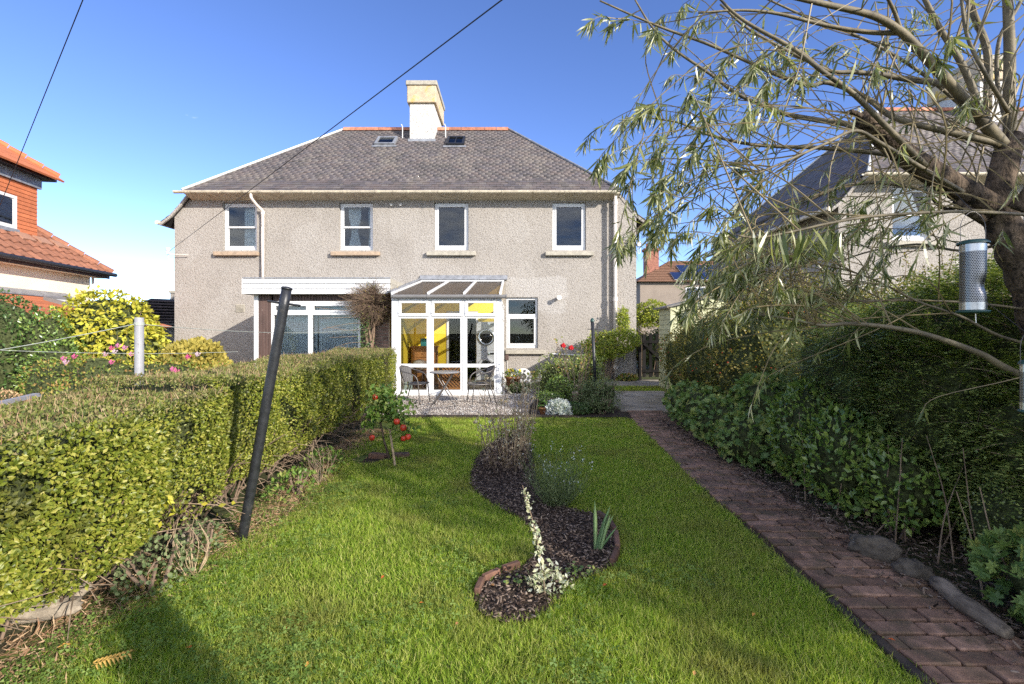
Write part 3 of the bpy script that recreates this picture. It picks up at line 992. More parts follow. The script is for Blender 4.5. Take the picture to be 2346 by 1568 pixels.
# ---------------------------------------------------------------- conservatory
con = thing('conservatory', 'white framed lean-to conservatory with yellow interior and tinted sloping roof', 'conservatory', (-1.5, 12.6, 0))
Yc, XL, XR = 11.1, -2.76, -.235
MB().box(XL - .02, XR + .06, Yc - .07, 14.58, -.04, .035).build('base_plinth', M['white_old'], con)
MB().box(XL + .08, XR - .07, Yc + .09, 14.58, .036, .045).build('floor', M['concrete'], con)
for xa, xb in ((XL, -2.60), (-1.905, -1.845), (-1.135, -1.075), (-.36, XR)):
    MB().box(xa, xb, Yc - .012, Yc + .075, .036, 2.17).build('post', M['white'], con, bevel=.008)
MB().box(XL, XR, Yc - .015, Yc + .085, 2.172, 2.24).build('eaves_beam', M['white'], con)
bays = ((-2.60, -1.905), (-1.845, -1.135), (-1.075, -.36))
for xa, xb in bays:
    mb = MB(); frame_rect(mb, xa + .002, xb - .002, 1.80, 2.168, Yc - .03, Yc + .05, .065)
    f = mb.build('top_light', M['white'], con, bevel=.008)
    pane(f, xa + .065, xb - .065, 1.863, 2.105, Yc + .01, 'glass_clear')
    mb = MB(); frame_rect(mb, xa + .002, xb - .002, .037, 1.798, Yc, Yc + .06, .045, .075)
    mb.box(xa + .045, xb - .045, Yc + .002, Yc + .058, .63, .71)
    f = mb.build('window_frame', M['white'], con)
    pane(f, xa + .045, xb - .045, .71, 1.755, Yc + .03, 'glass_clear')
    pane(f, xa + .045, xb - .045, .112, .63, Yc + .03, 'glass_clear')
# glazed right side
ys = [Yc + .08, Yc + 1.2, Yc + 2.35, 14.55]
for ya, yb in zip(ys, ys[1:]):
    mb = MB()
    for z0, z1 in ((.037, .11), (.63, .71), (1.76, 1.83), (2.1, 2.2)): mb.box(XR - .06, XR, ya, yb, z0, z1)
    for yy in (ya, yb - .06): mb.box(XR - .055, XR - .005, yy, yy + .06, .11, 2.1)
    f = mb.build('side_frame', M['white'], con)
    MB().box(XR - .034, XR - .026, ya + .06, yb - .06, .11, 2.1).build('pane', M['glass_clear'], f)
ez, tz = 2.30, 2.93


def roofz(y): return ez + (tz - ez) * (y - Yc) / (14.58 - Yc)


for k in range(4):
    x = XL + .03 + (XR - XL - .06) * k / 3
    MB().beam((x, Yc - .06, roofz(Yc - .06) + .03), (x, 14.56, roofz(14.56) + .03), .055, .06).build('roof_bar', M['white'], con)
for k in range(3):
    x0 = XL + .03 + (XR - XL - .06) * k / 3 + .029; x1 = XL + .03 + (XR - XL - .06) * (k + 1) / 3 - .029
    MB().prism([(x0, Yc - .04, roofz(Yc - .04)), (x1, Yc - .04, roofz(Yc - .04)), (x1, 14.55, roofz(14.55)), (x0, 14.55, roofz(14.55))], (0, 0, .016)).build('roof_sheet', M['glass_tint'], con)
MB().box(XL + .03, XR, 14.50, 14.59, tz + .02, tz + .07).build('wall_bar', M['white'], con)
MB().prism([(XL, 14.595, tz + .075), (XL, 14.595, tz + .22), (XL, 14.56, tz + .2), (XL, 14.47, tz + .075)], (XR - XL + .1, 0, 0)).build('wall_flashing', M['lead'], con)
MB().prism([(XL - .19, Yc + .35, 2.36), (XL, Yc - .06, 2.34), (XL, 14.5, 3.0), (XL - .12, 14.5, 2.95)], (0, 0, .05)).build('side_flashing', M['lead'], con)
M['gutter_grey'] = mk('grey_gutter', (.16, .155, .15), .1, 5, .4, 60, 0)
mb = MB(); mb.tube([(XL + .02, Yc - .10, 2.245), (XR + .12, Yc - .10, 2.245)], .045, 10)
g = mb.build('gutter', M['gutter_grey'], con)
for x in (XL + .06, -1.93, -1.08, -.38, XR + .09): MB().tube([(x, Yc - .10, 2.245), (x + .025, Yc - .10, 2.245)], .053, 10).build('gutter_bracket', M['gutter_grey'], g)
MB().box(XL + .02, XR - .01, Yc - .03, Yc + .02, 2.242, 2.30).build('roof_edge', M['white'], con)
# inside walls
MB().box(XL + .03, XL + .08, Yc + .08, 14.58, .036, 2.28).build('inner_wall', M['yellow'], con)
MB().box(XL + .082, -1.96, 14.545, 14.595, .046, 2.9).build('back_wall', M['yellow'], con)
MB().box(-1.02, XR - .07, 14.545, 14.595, .046, 2.9).build('back_wall', M['yellow'], con)
MB().box(-1.958, -1.022, 14.545, 14.595, 2.06, 2.9).build('back_wall', M['yellow'], con)
mb = MB(); mb.box(-1.958, -1.90, 14.52, 14.60, .046, 2.05); mb.box(-1.08, -1.022, 14.52, 14.60, .046, 2.05); mb.box(-1.90, -1.08, 14.52, 14.60, 1.99, 2.05)
mb.build('door_frame', M['white'], con)
MB().box(XL + .085, -2.4, 13.3, 13.36, .05, 2.2).build('inner_pier', M['yellow'], con)

# appliances
def appliance(name, label, x0, y0, z0, dryer):
    t = thing(name, label, 'appliance' if not dryer else 'dryer', (x0 + .29, y0 + .3, z0))
    MB().box(x0, x0 + .58, y0, y0 + .56, z0, z0 + .84).build('body', M['appliance'], t, bevel=.012)
    cx, cz = x0 + .29, z0 + .40
    mb = MB(); mb.lathe((cx, y0, cz), [(.25, .001), (.25, -.02), (.235, -.035), (.18, -.04), (.17, -.02)], 28, 'y'); mb.build('door_ring', M['chrome' if dryer else 'appliance'], t, smooth=True)
    MB().lathe((cx, y0, cz), [(.172, -.018), (.14, -.05), (.0, -.06)], 24, 'y').build('door_glass', M['drum'], t, smooth=True)
    MB().box(x0 + .02, x0 + .56, y0 - .008, y0 - .001, z0 + .70, z0 + .83).build('control_panel', M['appliance'], t)
    MB().lathe((cx + .08, y0 - .008, z0 + .765), [(.035, 0), (.033, -.025), (0, -.026)], 16, 'y').build('dial', M['chrome'], t)
    MB().box(x0 + .40, x0 + .54, y0 - .011, y0 - .0085, z0 + .74, z0 + .79).build('display', M['drum'], t)
    MB().box(x0 + .03, x0 + .17, y0 - .012, y0 - .0085, z0 + .775, z0 + .785).build('drawer_handle', M['chrome'], t)
    return t


appliance('washing_machine', 'white washing machine beneath the tumble dryer in conservatory', -1.03, 13.93, .047, False)
appliance('tumble_dryer', 'white tumble dryer stacked on the washing machine in conservatory', -1.03, 13.93, .89, True)
cd = thing('chest_of_drawers', 'orange pine chest of drawers against the yellow wall inside conservatory', 'chest', (-2.28, 12.75, .046))
MB().box(-2.60, -1.98, 12.5, 13.0, .046, 1.03).build('carcass', M['pine'], cd, bevel=.01)
MB().box(-2.63, -1.95, 12.46, 13.02, 1.032, 1.07).build('top', M['pine'], cd, bevel=.01)
for k in range(4):
    dr = MB().box(-2.57, -2.01, 12.482, 12.499, .11 + k * .225, .31 + k * .225).build('drawer', M['pine'], cd, bevel=.004)
    MB().lathe((-2.29, 12.481, .21 + k * .225), [(.018, 0), (.02, -.02), (0, -.025)], 10, 'y').build('knob', M['pine'], dr)
M['teal'] = mk('teal_card', (.03, .22, .22), .1, 6, .7, 50, 0)
tag(MB().box(-2.38, -2.06, 12.6, 12.8, 1.071, 1.27).build('storage_box', M['teal'], None, bevel=.008), 'teal storage box on top of the pine chest in conservatory', 'box')
cr = thing('lattice_crate', 'wooden lattice crate behind the bistro table inside conservatory', 'crate', (-1.45, 11.9, .046))
for z0, z1 in ((.046, .09), (.60, .66)): MB().box(-1.78, -1.14, 11.75, 11.79, z0, z1).build('rail', M['pine'], cr)
for xa in (-1.78, -1.18): MB().box(xa, xa + .04, 11.75, 11.79, .091, .599).build('post', M['pine'], cr)
for k in range(-4, 9):
    for s in (-1, 1):
        a = Vector((-1.74 + k * .085, 11.765 + .012 * s, .095)); b = a + Vector((s * .5, 0, .5))
        if s < 0: a, b = a + Vector((.0, 0, 0)), b
        # clip to the panel
        pa, pb = a.copy(), b.copy()
        d = b - a
        t0, t1 = 0, 1
        for lo, hi, c0, dd in ((-1.735, -1.185, a.x, d.x),):
            ta, tb = (lo - c0) / dd, (hi - c0) / dd
            ta, tb = min(ta, tb), max(ta, tb)
            t0, t1 = max(t0, ta), min(t1, tb)
        if t1 - t0 > .12: MB().beam(a + d * t0, a + d * t1, .01, .028, (0, 0, 1)).build('lath', M['pine'], cr)
MB().box(-1.78, -1.14, 11.80, 12.2, .046, .62).build('box', M['dark'], cr)
M['boot'] = mk('pale_rubber', (.35, .42, .38), .08, 5, .4, 50, 0)
for k, (x, lb) in enumerate(((-2.52, 'pale green rubber boot by the left post inside conservatory'), (-2.40, 'pale green rubber boot nearer the pine chest inside conservatory'))):
    mb = MB(); mb.tube(bezier_pts([(x, 11.45, .42), (x, 11.45, .25), (x, 11.45, .12)], 4), [.055, .053, .05, .05, .048, .045, .045, .048, .05], 12)
    b_ = thing('rubber_boot', lb, 'boot', (x, 11.42, .046), 'pale rubber boots inside the conservatory')
    mb.build('shaft', M['boot'], b_, smooth=True)
    MB().tube(bezier_pts([(x, 11.50, .10), (x, 11.40, .105), (x + .01, 11.30, .09), (x + .01, 11.25, .085)], 3), [.045, .05, .05, .048, .047, .046, .044, .042, .038, .03], 12).build('foot', M['boot'], b_, smooth=True)
M['bag'] = mk('brown_patterned_bag', (.22, .15, .10), .5, 12, .9, 60, .3, .006, dirt=(.4, .36, .3), dscale=5, dpos=(.5, .55))
bg = MB(); bg.lathe((-2.28, 11.95, .5), [(0, 0), (.16, .02), (.2, .12), (.17, .22), (.06, .26), (0, .27)], 12); tag(bg.build('cushion_bag', M['bag'], None, smooth=True), 'brown patterned bag on the stool inside conservatory', 'bag')
st = thing('stool', 'small dark stool carrying the patterned bag inside conservatory', 'stool', (-2.28, 11.95, .046))
MB().lathe((-2.28, 11.95, .44), [(0, 0), (.17, 0), (.17, .055), (0, .056)], 14).build('seat', M['wood_dark'], st)
for a in range(4): MB().beam((-2.28 + .12 * math.cos(a * 1.57 + .78), 11.95 + .12 * math.sin(a * 1.57 + .78), .44), (-2.28 + .15 * math.cos(a * 1.57 + .78), 11.95 + .15 * math.sin(a * 1.57 + .78), .046), .025, .025, (1, 0, 0)).build('leg', M['wood_dark'], st)

# ---------------------------------------------------------------- the house beyond the willow
house2 = build_house(15.70, 13.0, 'roughcast neighbouring house half hidden behind the willow on the right', False)

# ---------------------------------------------------------------- ground
M['ground'] = mk('rough_ground', (.075, .062, .038), .35, 6, .95, 30, .8, .02, dirt=(.06, .075, .025), dscale=.6, dpos=(.4, .6), spec=.2)
M['lawn_soil'] = mk('lawn_soil', (.10, .13, .030), .35, 9, .95, 60, .8, .015, dirt=(.16, .13, .06), dscale=2.6, dpos=(.56, .7), spec=.2)
M['gravel'] = mk('gravel', (.27, .235, .20), .35, 70, .95, 90, 1, .02, spec=.2)
M['path_joint'] = mk('path_joint_dirt', (.065, .043, .03), .35, 20, .95, 60, .8, .01, dirt=(.03, .035, .014), dscale=5, dpos=(.5, .65), spec=.2)
struct(MB().face([(-700, -300, -.03), (700, -300, -.03), (700, 1500, -.03), (-700, 1500, -.03)]), 'ground', M['ground'])


def sheet(poly, z, name, mat):
    return struct(MB().face([(x, y, z) for x, y in poly]), name, mat)


sheet([(-2.35, -2), (1.74, -2), (1.74, 3), (1.76, 4.2), (1.88, 6), (2.0, 8.15), (-2.25, 8.15)], -.012, 'lawn', M['lawn_soil'])
sheet([(-2.95, 8.2), (1.2, 8.2), (1.2, 12.6), (-2.95, 12.6)], -.008, 'gravel_patio', M['gravel'])
# concrete apron by the shed and slabs along the wall
struct(MB().box(2.0, 3.74, 8.9, 11.75, -.1, .012), 'concrete_apron', M['concrete'], bevel=.01)
struct(MB().box(-.1, 6.2, 12.75, 14.44, -.1, .015), 'house_path', M['concrete'], bevel=.01)
tag(MB().box(.05, 1.5, 12.55, 12.74, -.06, .10).build('stone_step', M['concrete'], None, bevel=.015), 'low pale stone step along the gravel below the kitchen window', 'step')
M['edging'] = mk('timber_edging', (.035, .026, .02), .3, 16, .9, 60, .3, .004)
tag(MB().box(-2.2, .95, 8.15, 8.19, -.1, .045).build('timber_edging', M['edging'], None, bevel=.006), 'dark timber edging board between gravel and lawn', 'edging')

# ---------------------------------------------------------------- brick path
path = struct(MB().face([(1.70, -1.5, -.022), (2.52, -1.5, -.022), (2.48, 4, -.022), (2.62, 8.2, -.022), (2.50, 11.2, -.022), (1.55, 11.2, -.022), (1.95, 8.2, -.022), (1.72, 4, -.022)]), 'brick_path', M['path_joint'])
M['path_brick'] = mk('path_brick', (.24, .145, .10), .28, 16, .88, 55, .7, .006, dirt=(.115, .085, .052), dscale=5.0, dpos=(.45, .66), rnd=.38, spec=.3)
bm_meshes = []
for k in range(4):
    m_ = MB().box(-.1, .1, -.0475, .0475, -.05, 0)
    o = m_.build('brick', M['path_brick'], None, bevel=.006, loc=(0, 0, 0))
    for v in o.data.vertices:
        n_ = noise.noise_vector(v.co * 9 + Vector((k * 7, 0, 0)))
        v.co += Vector((n_.x * .006, n_.y * .005, n_.z * .004))
    bm_meshes.append(o.data)
    bpy.data.objects.remove(o)


def place_brick(x, y, z, rz, tx=0, ty=0, sx=1.0, sy=1.0):
    o = bpy.data.objects.new('brick', random.choice(bm_meshes))
    o.location = (x, y, z); o.rotation_euler = (tx, ty, rz); o.scale = (sx, sy, 1)
    link(o, path)


def path_left(y):
    return 1.775 if y < 4 else 1.775 + .25 * ((y - 4) / 4.2) ** 1.5


y, r = 1.30, 0
while y < 9.0:
    xl = path_left(y)
    big = y < 2.35
    wob = .018 * math.sin(y * 2.3)
    bl = .214
    off = (0, .105, .03, .13)[r % 4] if not big else (0, .08)[r % 2]
    stretch = 1.0
    cuts = [0]
    x = off if off > .06 else bl + off
    while x < .64: cuts.append(x); x += bl
    cuts.append(.645)
    for a, b in zip(cuts, cuts[1:]):
        w_ = b - a
        if w_ < .05: continue
        if y < 2.2 and random.random() < .12: continue
        place_brick(xl + (a + b) / 2 + random.uniform(-.006, .006) + wob, y + random.uniform(-.006, .006), random.uniform(-.010, .004),
                    random.gauss(0, .025), random.gauss(0, .018), random.gauss(0, .014), (w_ - .012) / .2, 1.0)
    y += .1085; r += 1
# far part fans out left, laid on the skew
for k in range(22):
    for j in range(5):
        x = 1.62 + j * .2 + (k % 2) * .1; yy = 9.05 + k * .098
        if x < 2.0 - (.35 if yy > 9.3 else 0) + .02 or x > 2.42 - (yy - 9) * .18: continue
        place_brick(x, yy, random.uniform(-.008, .004), random.gauss(.12, .03), 0, 0, .94, 1)
# narrow concrete edging on the lawn side
mb = MB()
ys_ = [1.0, 1.6, 2.0, 2.3, 2.62]
for a, b in zip(ys_, ys_[1:]):
    mb = MB().prism([(1.685, a + .004, -.06), (1.735, a + .004, -.06), (1.733, a + .004, .018), (1.688, a + .004, .012)], (random.uniform(-.008, .008), b - a - .01, 0))
    mb.build('path_kerb', M['edging'], path, bevel=.006)

# ---------------------------------------------------------------- flower bed
bed_px = [(1090, 1372), (1102, 1338), (1150, 1318), (1200, 1296), (1228, 1262), (1222, 1222), (1190, 1188), (1140, 1162), (1092, 1128), (1078, 1096), (1092, 1050), (1128, 1015),
          (1170, 1003), (1212, 1020), (1222, 1060), (1240, 1120), (1300, 1165), (1370, 1180), (1405, 1212), (1413, 1262), (1390, 1305), (1310, 1335), (1280, 1372), (1230, 1415), (1165, 1428), (1105, 1408)]
bed_xy = [tuple(PG(*p)[:2]) for p in bed_px]
# smooth outline
bs = [Vector((a, b, 0)) for a, b in bed_xy]
bs = bezier_pts(bs + [bs[0]], 4)[:-1]
bed_xy = [(v.x, v.y) for v in bs]
c0 = Vector((sum(v.x for v in bs) / len(bs), sum(v.y for v in bs) / len(bs), 0))
mb = MB(); mb.face([(x, y, .004) for x, y in bed_xy])
bed = struct(mb, 'flower_bed_soil', M['soil'])


def in_poly(px, py, poly):
    inside = np.zeros(len(px), dtype=bool)
    j = len(poly) - 1
    for i in range(len(poly)):
        xi, yi = poly[i]; xj, yj = poly[j]
        c = ((yi > py) != (yj > py)) & (px < (xj - xi) * (py - yi) / ((yj - yi) if yj != yi else 1e-9) + xi)
        inside ^= c
        j = i
    return inside


def sample_poly(poly, n):
    p = np.array(poly)
    out = []
    while sum(len(o) for o in out) < n:
        q = rng.random((n * 3, 2)) * (p.max(0) - p.min(0)) + p.min(0)
        out.append(q[in_poly(q[:, 0], q[:, 1], poly)])
    return np.concatenate(out)[:n]


q = sample_poly(bed_xy, 9000)
M['mulch'] = leafmat('bark_mulch', [(.022, .015, .011), (.05, .033, .024), (.11, .08, .06), (.20, .155, .12)], 0, .9, .2)
yd = rdir(9000) * np.array([1, 1, .3]); zd = np.tile([0, 0, 1.], (9000, 1)) + rng.normal(0, .5, (9000, 3))
joined('bark_mulch', CHIP, np.column_stack([q, np.full(9000, .006) + rng.random(9000) * .012]), yd, zd, rng.uniform(.008, .036, 9000), M['mulch'], None, None, 'stuff', rng.uniform(.004, .014, 9000))
# brick edging of the bed
M['bed_brick'] = mk('bed_edging_brick', (.17, .085, .055), .3, 12, .9, 60, .5, .005, dirt=(.09, .06, .04), dscale=6, dpos=(.45, .6), rnd=.3)
edge_px = [((1092, 1366), (1104, 1336)), ((1106, 1334), (1145, 1316)), ((1150, 1313), (1190, 1299)), ((1370, 1181), (1392, 1196)), ((1395, 1198), (1409, 1222)), ((1411, 1226), (1415, 1262)), ((1414, 1266), (1402, 1296))]
for k, (a, b) in enumerate(edge_px):
    a, b = PG(*a), PG(*b)
    d = b - a; t = d.normalized(); s_ = Vector((-t.y, t.x, 0))
    mb = MB().obox((a + b) / 2 + Vector((0, 0, .006)), t * d.length / 2 * .97, s_ * .018, Vector((0, 0, .035)))
    mb.build('edging_brick', M['bed_brick'], bed, bevel=.006)

# ---------------------------------------------------------------- lawn grass
M['grass'] = leafmat('grass', [(.085, .14, .016), (.135, .205, .022), (.185, .25, .03), (.25, .285, .05), (.36, .32, .12)], .5, .5, .3, patch=(.33, .30, .10), pscale=1.5, ppos=(.47, .74), gain=1.85)
M['clover'] = leafmat('clover', [(.09, .15, .03), (.14, .21, .045), (.20, .27, .07)], .5, .55, .3)
lawn_poly = [(-2.15, .9), (1.70, .9), (1.70, 3), (1.73, 4.2), (1.84, 6), (1.96, 8.12), (-2.15, 8.12)]


def lawn_pts(n, y0, y1, marg=0.0):
    y = rng.uniform(y0, y1, n); x = rng.uniform(-2.4, 2.05, n)
    k = (x > -1.14 * y - .1) & (x < 1.14 * y + .1)
    x, y = x[k], y[k]
    ok = in_poly(x + rng.normal(0, .025, len(x)), y + rng.normal(0, .03, len(x)), lawn_poly) & ~in_poly(x + rng.normal(0, .022, len(x)), y + rng.normal(0, .03, len(x)), bed_xy)
    # ragged margin to the hedge foot
    nz = np.array([fbm((a, b, 0), 1.7) for a, b in zip(x[::1], y[::1])]) if len(x) < 400000 else np.zeros(len(x))
    edge = -1.95 + .14 * nz + .10 * np.sin(y * 1.9)
    near = np.where(y < 3.3, -.10 * (3.3 - y) / 1.4, 0)
    keep_p = np.clip((x - (edge + near)) / .28 + .1, 0.03, 1)
    ok &= rng.random(len(x)) < keep_p
    # the bare ring round the apple tree
    ok &= ((x + 1.62) ** 2 * 1.2 + (y - 5.55) ** 2) > .05
    return np.column_stack([x[ok], y[ok], np.full(ok.sum(), -.012)]), nz[ok]


for (y0, y1, n, hh, ww) in ((1.55, 2.6, 120000, .045, .0032), (2.6, 4.2, 130000, .042, .004), (4.2, 6.0, 90000, .042, .006), (6.0, 8.15, 75000, .042, .008)):
    p, nz = lawn_pts(n, y0, y1)
    N = len(p)
    clump = np.array([noise.noise((a * 5, b * 5, 3)) for a, b in p[:, :2]])
    up = np.tile([0, 0, 1.], (N, 1)) + rng.normal(0, .55, (N, 3)) + np.column_stack([clump * .8, -clump * .5, np.zeros(N)])
    joined('lawn_grass', BLADE, p, up, rdir(N), hh * rng.uniform(.4, 1.25, N) * (1 + .45 * clump), M['grass'], None, None, 'stuff', ww * rng.uniform(.7, 1.3, N))
    o = bpy.context.scene.objects[-1]
for o in scn.objects:
    if o.name.startswith('lawn_grass'): tag(o, 'short mown green grass of the lawn', None)
# clover and weeds, thick towards the near left corner
y = rng.uniform(1.6, 4.6, 30000); x = rng.uniform(-2.2, 1.6, 30000)
cn = np.array([noise.noise((a * 1.6, b * 1.6, 9)) for a, b in zip(x, y)])
w_ = np.clip(.42 - .30 * (x + 1.2) - .25 * (y - 2.4) + .9 * cn, 0, 1)
k = (rng.random(len(x)) < w_) & in_poly(x, y, lawn_poly) & ~in_poly(x, y, bed_xy) & (x > -1.14 * y - .1)
x, y = x[k], y[k]
N = len(x)
joined('clover', CLOVER, np.column_stack([x, y, rng.uniform(.012, .045, N)]), rdir(N) * np.array([1, 1, .25]), np.tile([0, -.15, 1.], (N, 1)) + rng.normal(0, .35, (N, 3)), rng.uniform(.018, .038, N), M['clover'], None)
for o in scn.objects:
    if o.name == 'clover': tag(o, 'clover and small round leaved weeds in the near lawn', None)
    if o.name == 'bark_mulch': tag(o, 'dark bark mulch chips on the flower bed', None)
# pebbles on the patio
n = 15000
x = rng.uniform(-2.6, 1.15, n); y = rng.uniform(8.2, 12.5, n)
k = ~((x > -2.8) & (x < -.15) & (y > 11.02)); x, y = x[k], y[k]; n = len(x)
M['pebble'] = leafmat('gravel_pebble', [(.12, .10, .085), (.24, .20, .17), (.36, .32, .28), (.5, .46, .42)], 0, .9, .3)
o = joined('gravel', PEB, np.column_stack([x, y, np.full(n, -.004)]), rdir(n) * [1, 1, .2], np.tile([0, 0, 1.], (n, 1)), rng.uniform(.014, .032, n), M['pebble'], None)
tag(o, 'loose pale pebbles of the gravel patio', None)
# sparse grass strip behind the apron
n = 9000
p = np.column_stack([rng.uniform(2.0, 4.4, n), rng.uniform(11.78, 12.72, n), np.full(n, -.03)])
o = joined('grass_strip', BLADE, p, np.tile([0, 0, 1.], (n, 1)) + rng.normal(0, .35, (n, 3)), rdir(n), rng.uniform(.04, .10, n), M['grass'], None, None, 'stuff', .012)
tag(o, 'rough grass strip between concrete apron and house path', None)
# dry litter along the hedge foot
n = 9000
yy = rng.uniform(1.5, 7.2, n) ** 1.0; xx = -2.02 + rng.normal(0, .15, n) + .06 * np.sin(yy * 1.9) - .12 * np.clip(3.2 - yy, 0, 2)
M['litter'] = leafmat('dry_litter', [(.13, .075, .04), (.24, .15, .085), (.36, .26, .16), (.20, .10, .055)], .1, .9, .2)
o = joined('dry_litter', BLADE, np.column_stack([xx, yy, np.full(n, .0)]), rdir(n) * [1, 1, .28] + [0, 0, .12], rdir(n), rng.uniform(.02, .07, n), M['litter'], None, None, 'stuff', rng.uniform(.003, .008, n))
tag(o, 'dry brown grass and twigs littering the hedge foot', None)
n = 9000
yy = rng.uniform(1.4, 8, n); xx = 2.48 + np.where(rng.random(n) < .3, -rng.exponential(.09, n), rng.uniform(0, .75, n))
o = joined('path_litter', CHIP, np.column_stack([xx, yy, np.full(n, .004)]), rdir(n) * [1, 1, .2], np.tile([0, 0, 1.], (n, 1)) + rng.normal(0, .4, (n, 3)), rng.uniform(.015, .05, n), M['mulch'], None, None, 'stuff', rng.uniform(.004, .012, n))
tag(o, 'dark leaf litter along the planted edge of the brick path', None)
# single fallen leaves
M['fallen'] = leafmat('fallen_leaf', [(.35, .07, .02), (.42, .16, .03), (.45, .28, .07), (.30, .14, .06)], .2, .6, .3)
leaves = [(440, 1500, .05, 'large red brown fallen leaf on the shaded grass near lower left'), (1125, 1350, .035, 'small orange leaf on the grass at the left rim of the flower bed'),
          (1390, 1350, .035, 'orange leaf just below the right lobe of the flower bed'), (960, 1395, .03, 'small orange leaf on the lawn left of the near bed end'),
          (1050, 1440, .03, 'tan leaf on the lawn below left of the near bed end'), (1730, 1418, .03, 'small orange leaf on the right lawn near the brick path'),
          (2052, 1483, .03, 'bright orange leaf against the kerb of the brick path'), (650, 1455, .03, 'rusty leaf in the clover at lower left centre'),
          (1222, 1330, .03, 'brown leaf inside the near lobe of the flower bed'), (330, 1362, .04, 'orange leaf on the dry litter at the hedge foot'),
          (130, 1500, .05, 'yellowish leaf in the lower left corner below the pale stones'), (880, 1330, .03, 'small rusty leaf in the middle of the left lawn'),
          (700, 1545, .03, 'small leaf at the bottom edge left of centre'), (1590, 1565, .03, 'small leaf at the bottom edge right of centre')]
for px, py, sz, lb in leaves:
    g_ = PG(px, py)
    me = bpy.data.meshes.new('fallen_leaf'); me.from_pydata([(v[0] * sz, v[1] * sz, v[2] * sz) for v in LEAF[0]], [], LEAF[1]); me.materials.append(M['fallen'])
    o = bpy.data.objects.new('fallen_leaf', me); o.location = (g_.x, g_.y, .03); o.rotation_euler = (random.uniform(-.3, .3), random.uniform(-.3, .3), random.uniform(0, 6)); link(o)
    tag(o, lb, 'leaf', 'fallen leaves on the lawn')

fl = thing('compound_leaf', 'curled golden brown compound leaf lying in the clover at lower left', 'leaf', PG(245, 1530))
fb = PG(245, 1535)
M['gold_leaf'] = mk('golden_dead_leaf', (.42, .26, .06), .2, 30, .7, 60, .2, .002)
MB().tube([fb + Vector((-.05, -.02, .03)), fb + Vector((.0, .0, .045)), fb + Vector((.06, .05, .03))], .0018, 5).build('midrib', M['gold_leaf'], fl)
for k in range(9):
    for sd in (-1, 1):
        c = fb + Vector((-.045 + .012 * k, -.015 + .0075 * k, .042)); e = c + Vector((.02 - sd * .015, sd * .03 + .012, -.018))
        MB().tube([c, (c + e) / 2 + Vector((0, 0, .008)), e], [.0025, .0048, .001], 5).build('leaflet', M['gold_leaf'], fl)

# ---------------------------------------------------------------- stones and log
def rock(name, label, c, rx, ry, rz, rotz, mat, seed, cat='stone', sub=4):
    bm = bmesh.new(); bmesh.ops.create_icosphere(bm, subdivisions=sub, radius=1)
    me = bpy.data.meshes.new(name)
    for v in bm.verts:
        n_ = noise.noise(v.co * 1.4 + Vector((seed, 0, 0))) * .28 + noise.noise(v.co * 3.4 + Vector((seed, 3, 0))) * .13 + noise.noise(v.co * 9 + Vector((seed, 3, 5))) * .045
        v.co *= 1 + n_
        v.co = Vector((v.co.x * rx, v.co.y * ry, max(v.co.z, -.6) * rz))
    bm.to_mesh(me); bm.free()
    me.polygons.foreach_set('use_smooth', np.ones(len(me.polygons), dtype=bool))
    me.materials.append(mat)
    o = bpy.data.objects.new(name, me); o.location = c; o.rotation_euler = (0, 0, rotz); link(o)
    return tag(o, label, cat)


M['rock'] = mk('lichen_rock', (.095, .078, .058), .4, 14, .95, 30, 1.0, .02, dirt=(.42, .42, .38), dscale=11, dpos=(.66, .69))
M['rock_pale'] = mk('pale_stone', (.27, .225, .17), .35, 9, .95, 40, 1.0, .015, dirt=(.2, .17, .12), dscale=4, dpos=(.55, .75))
rock('boulder', 'dark rounded boulder with white lichen spots beside the brick path', PG(1998, 1272) + Vector((.02, 0, .035)), .16, .075, .085, -.95, M['rock'], 3)
rock('boulder', 'smaller dark boulder half buried below the lichen spotted one', PG(2075, 1315) + Vector((.04, 0, .02)), .10, .06, .06, -.9, M['rock'], 8)
rock('edging_stone', 'flat pale stone lying under the near end of the hedge', PG(95, 1412) + Vector((0, 0, .03)), .17, .075, .055, .35, M['rock_pale'], 21)
rock('edging_stone', 'pale rounded stone behind the flat one under the hedge', PG(150, 1368) + Vector((0, .02, .04)), .10, .07, .07, .2, M['rock_pale'], 33)
rock('edging_stone', 'small pale stone at the hedge foot left of the leaning pole', PG(425, 1250) + Vector((-.02, .05, .03)), .09, .06, .05, .6, M['rock_pale'], 41)
M['old_wood'] = mk('weathered_log', (.15, .12, .09), .6, 22, .9, 40, .8, .008, stretch=(1, .3, 1))
a, b = PG(2130, 1352) + Vector((.04, .02, .04)), PG(2290, 1468) + Vector((.03, .0, .035))
mb = MB(); mb.tube([a + (b - a) * t + Vector((.01 * math.sin(t * 9), 0, .006 * math.sin(t * 13))) for t in np.linspace(0, 1, 9)], [.03, .043, .046, .044, .047, .044, .04, .038, .03], 10)
tag(mb.build('weathered_log', M['old_wood'], None, smooth=True), 'split pale weathered log edging the brick path by the big leaves', 'log')

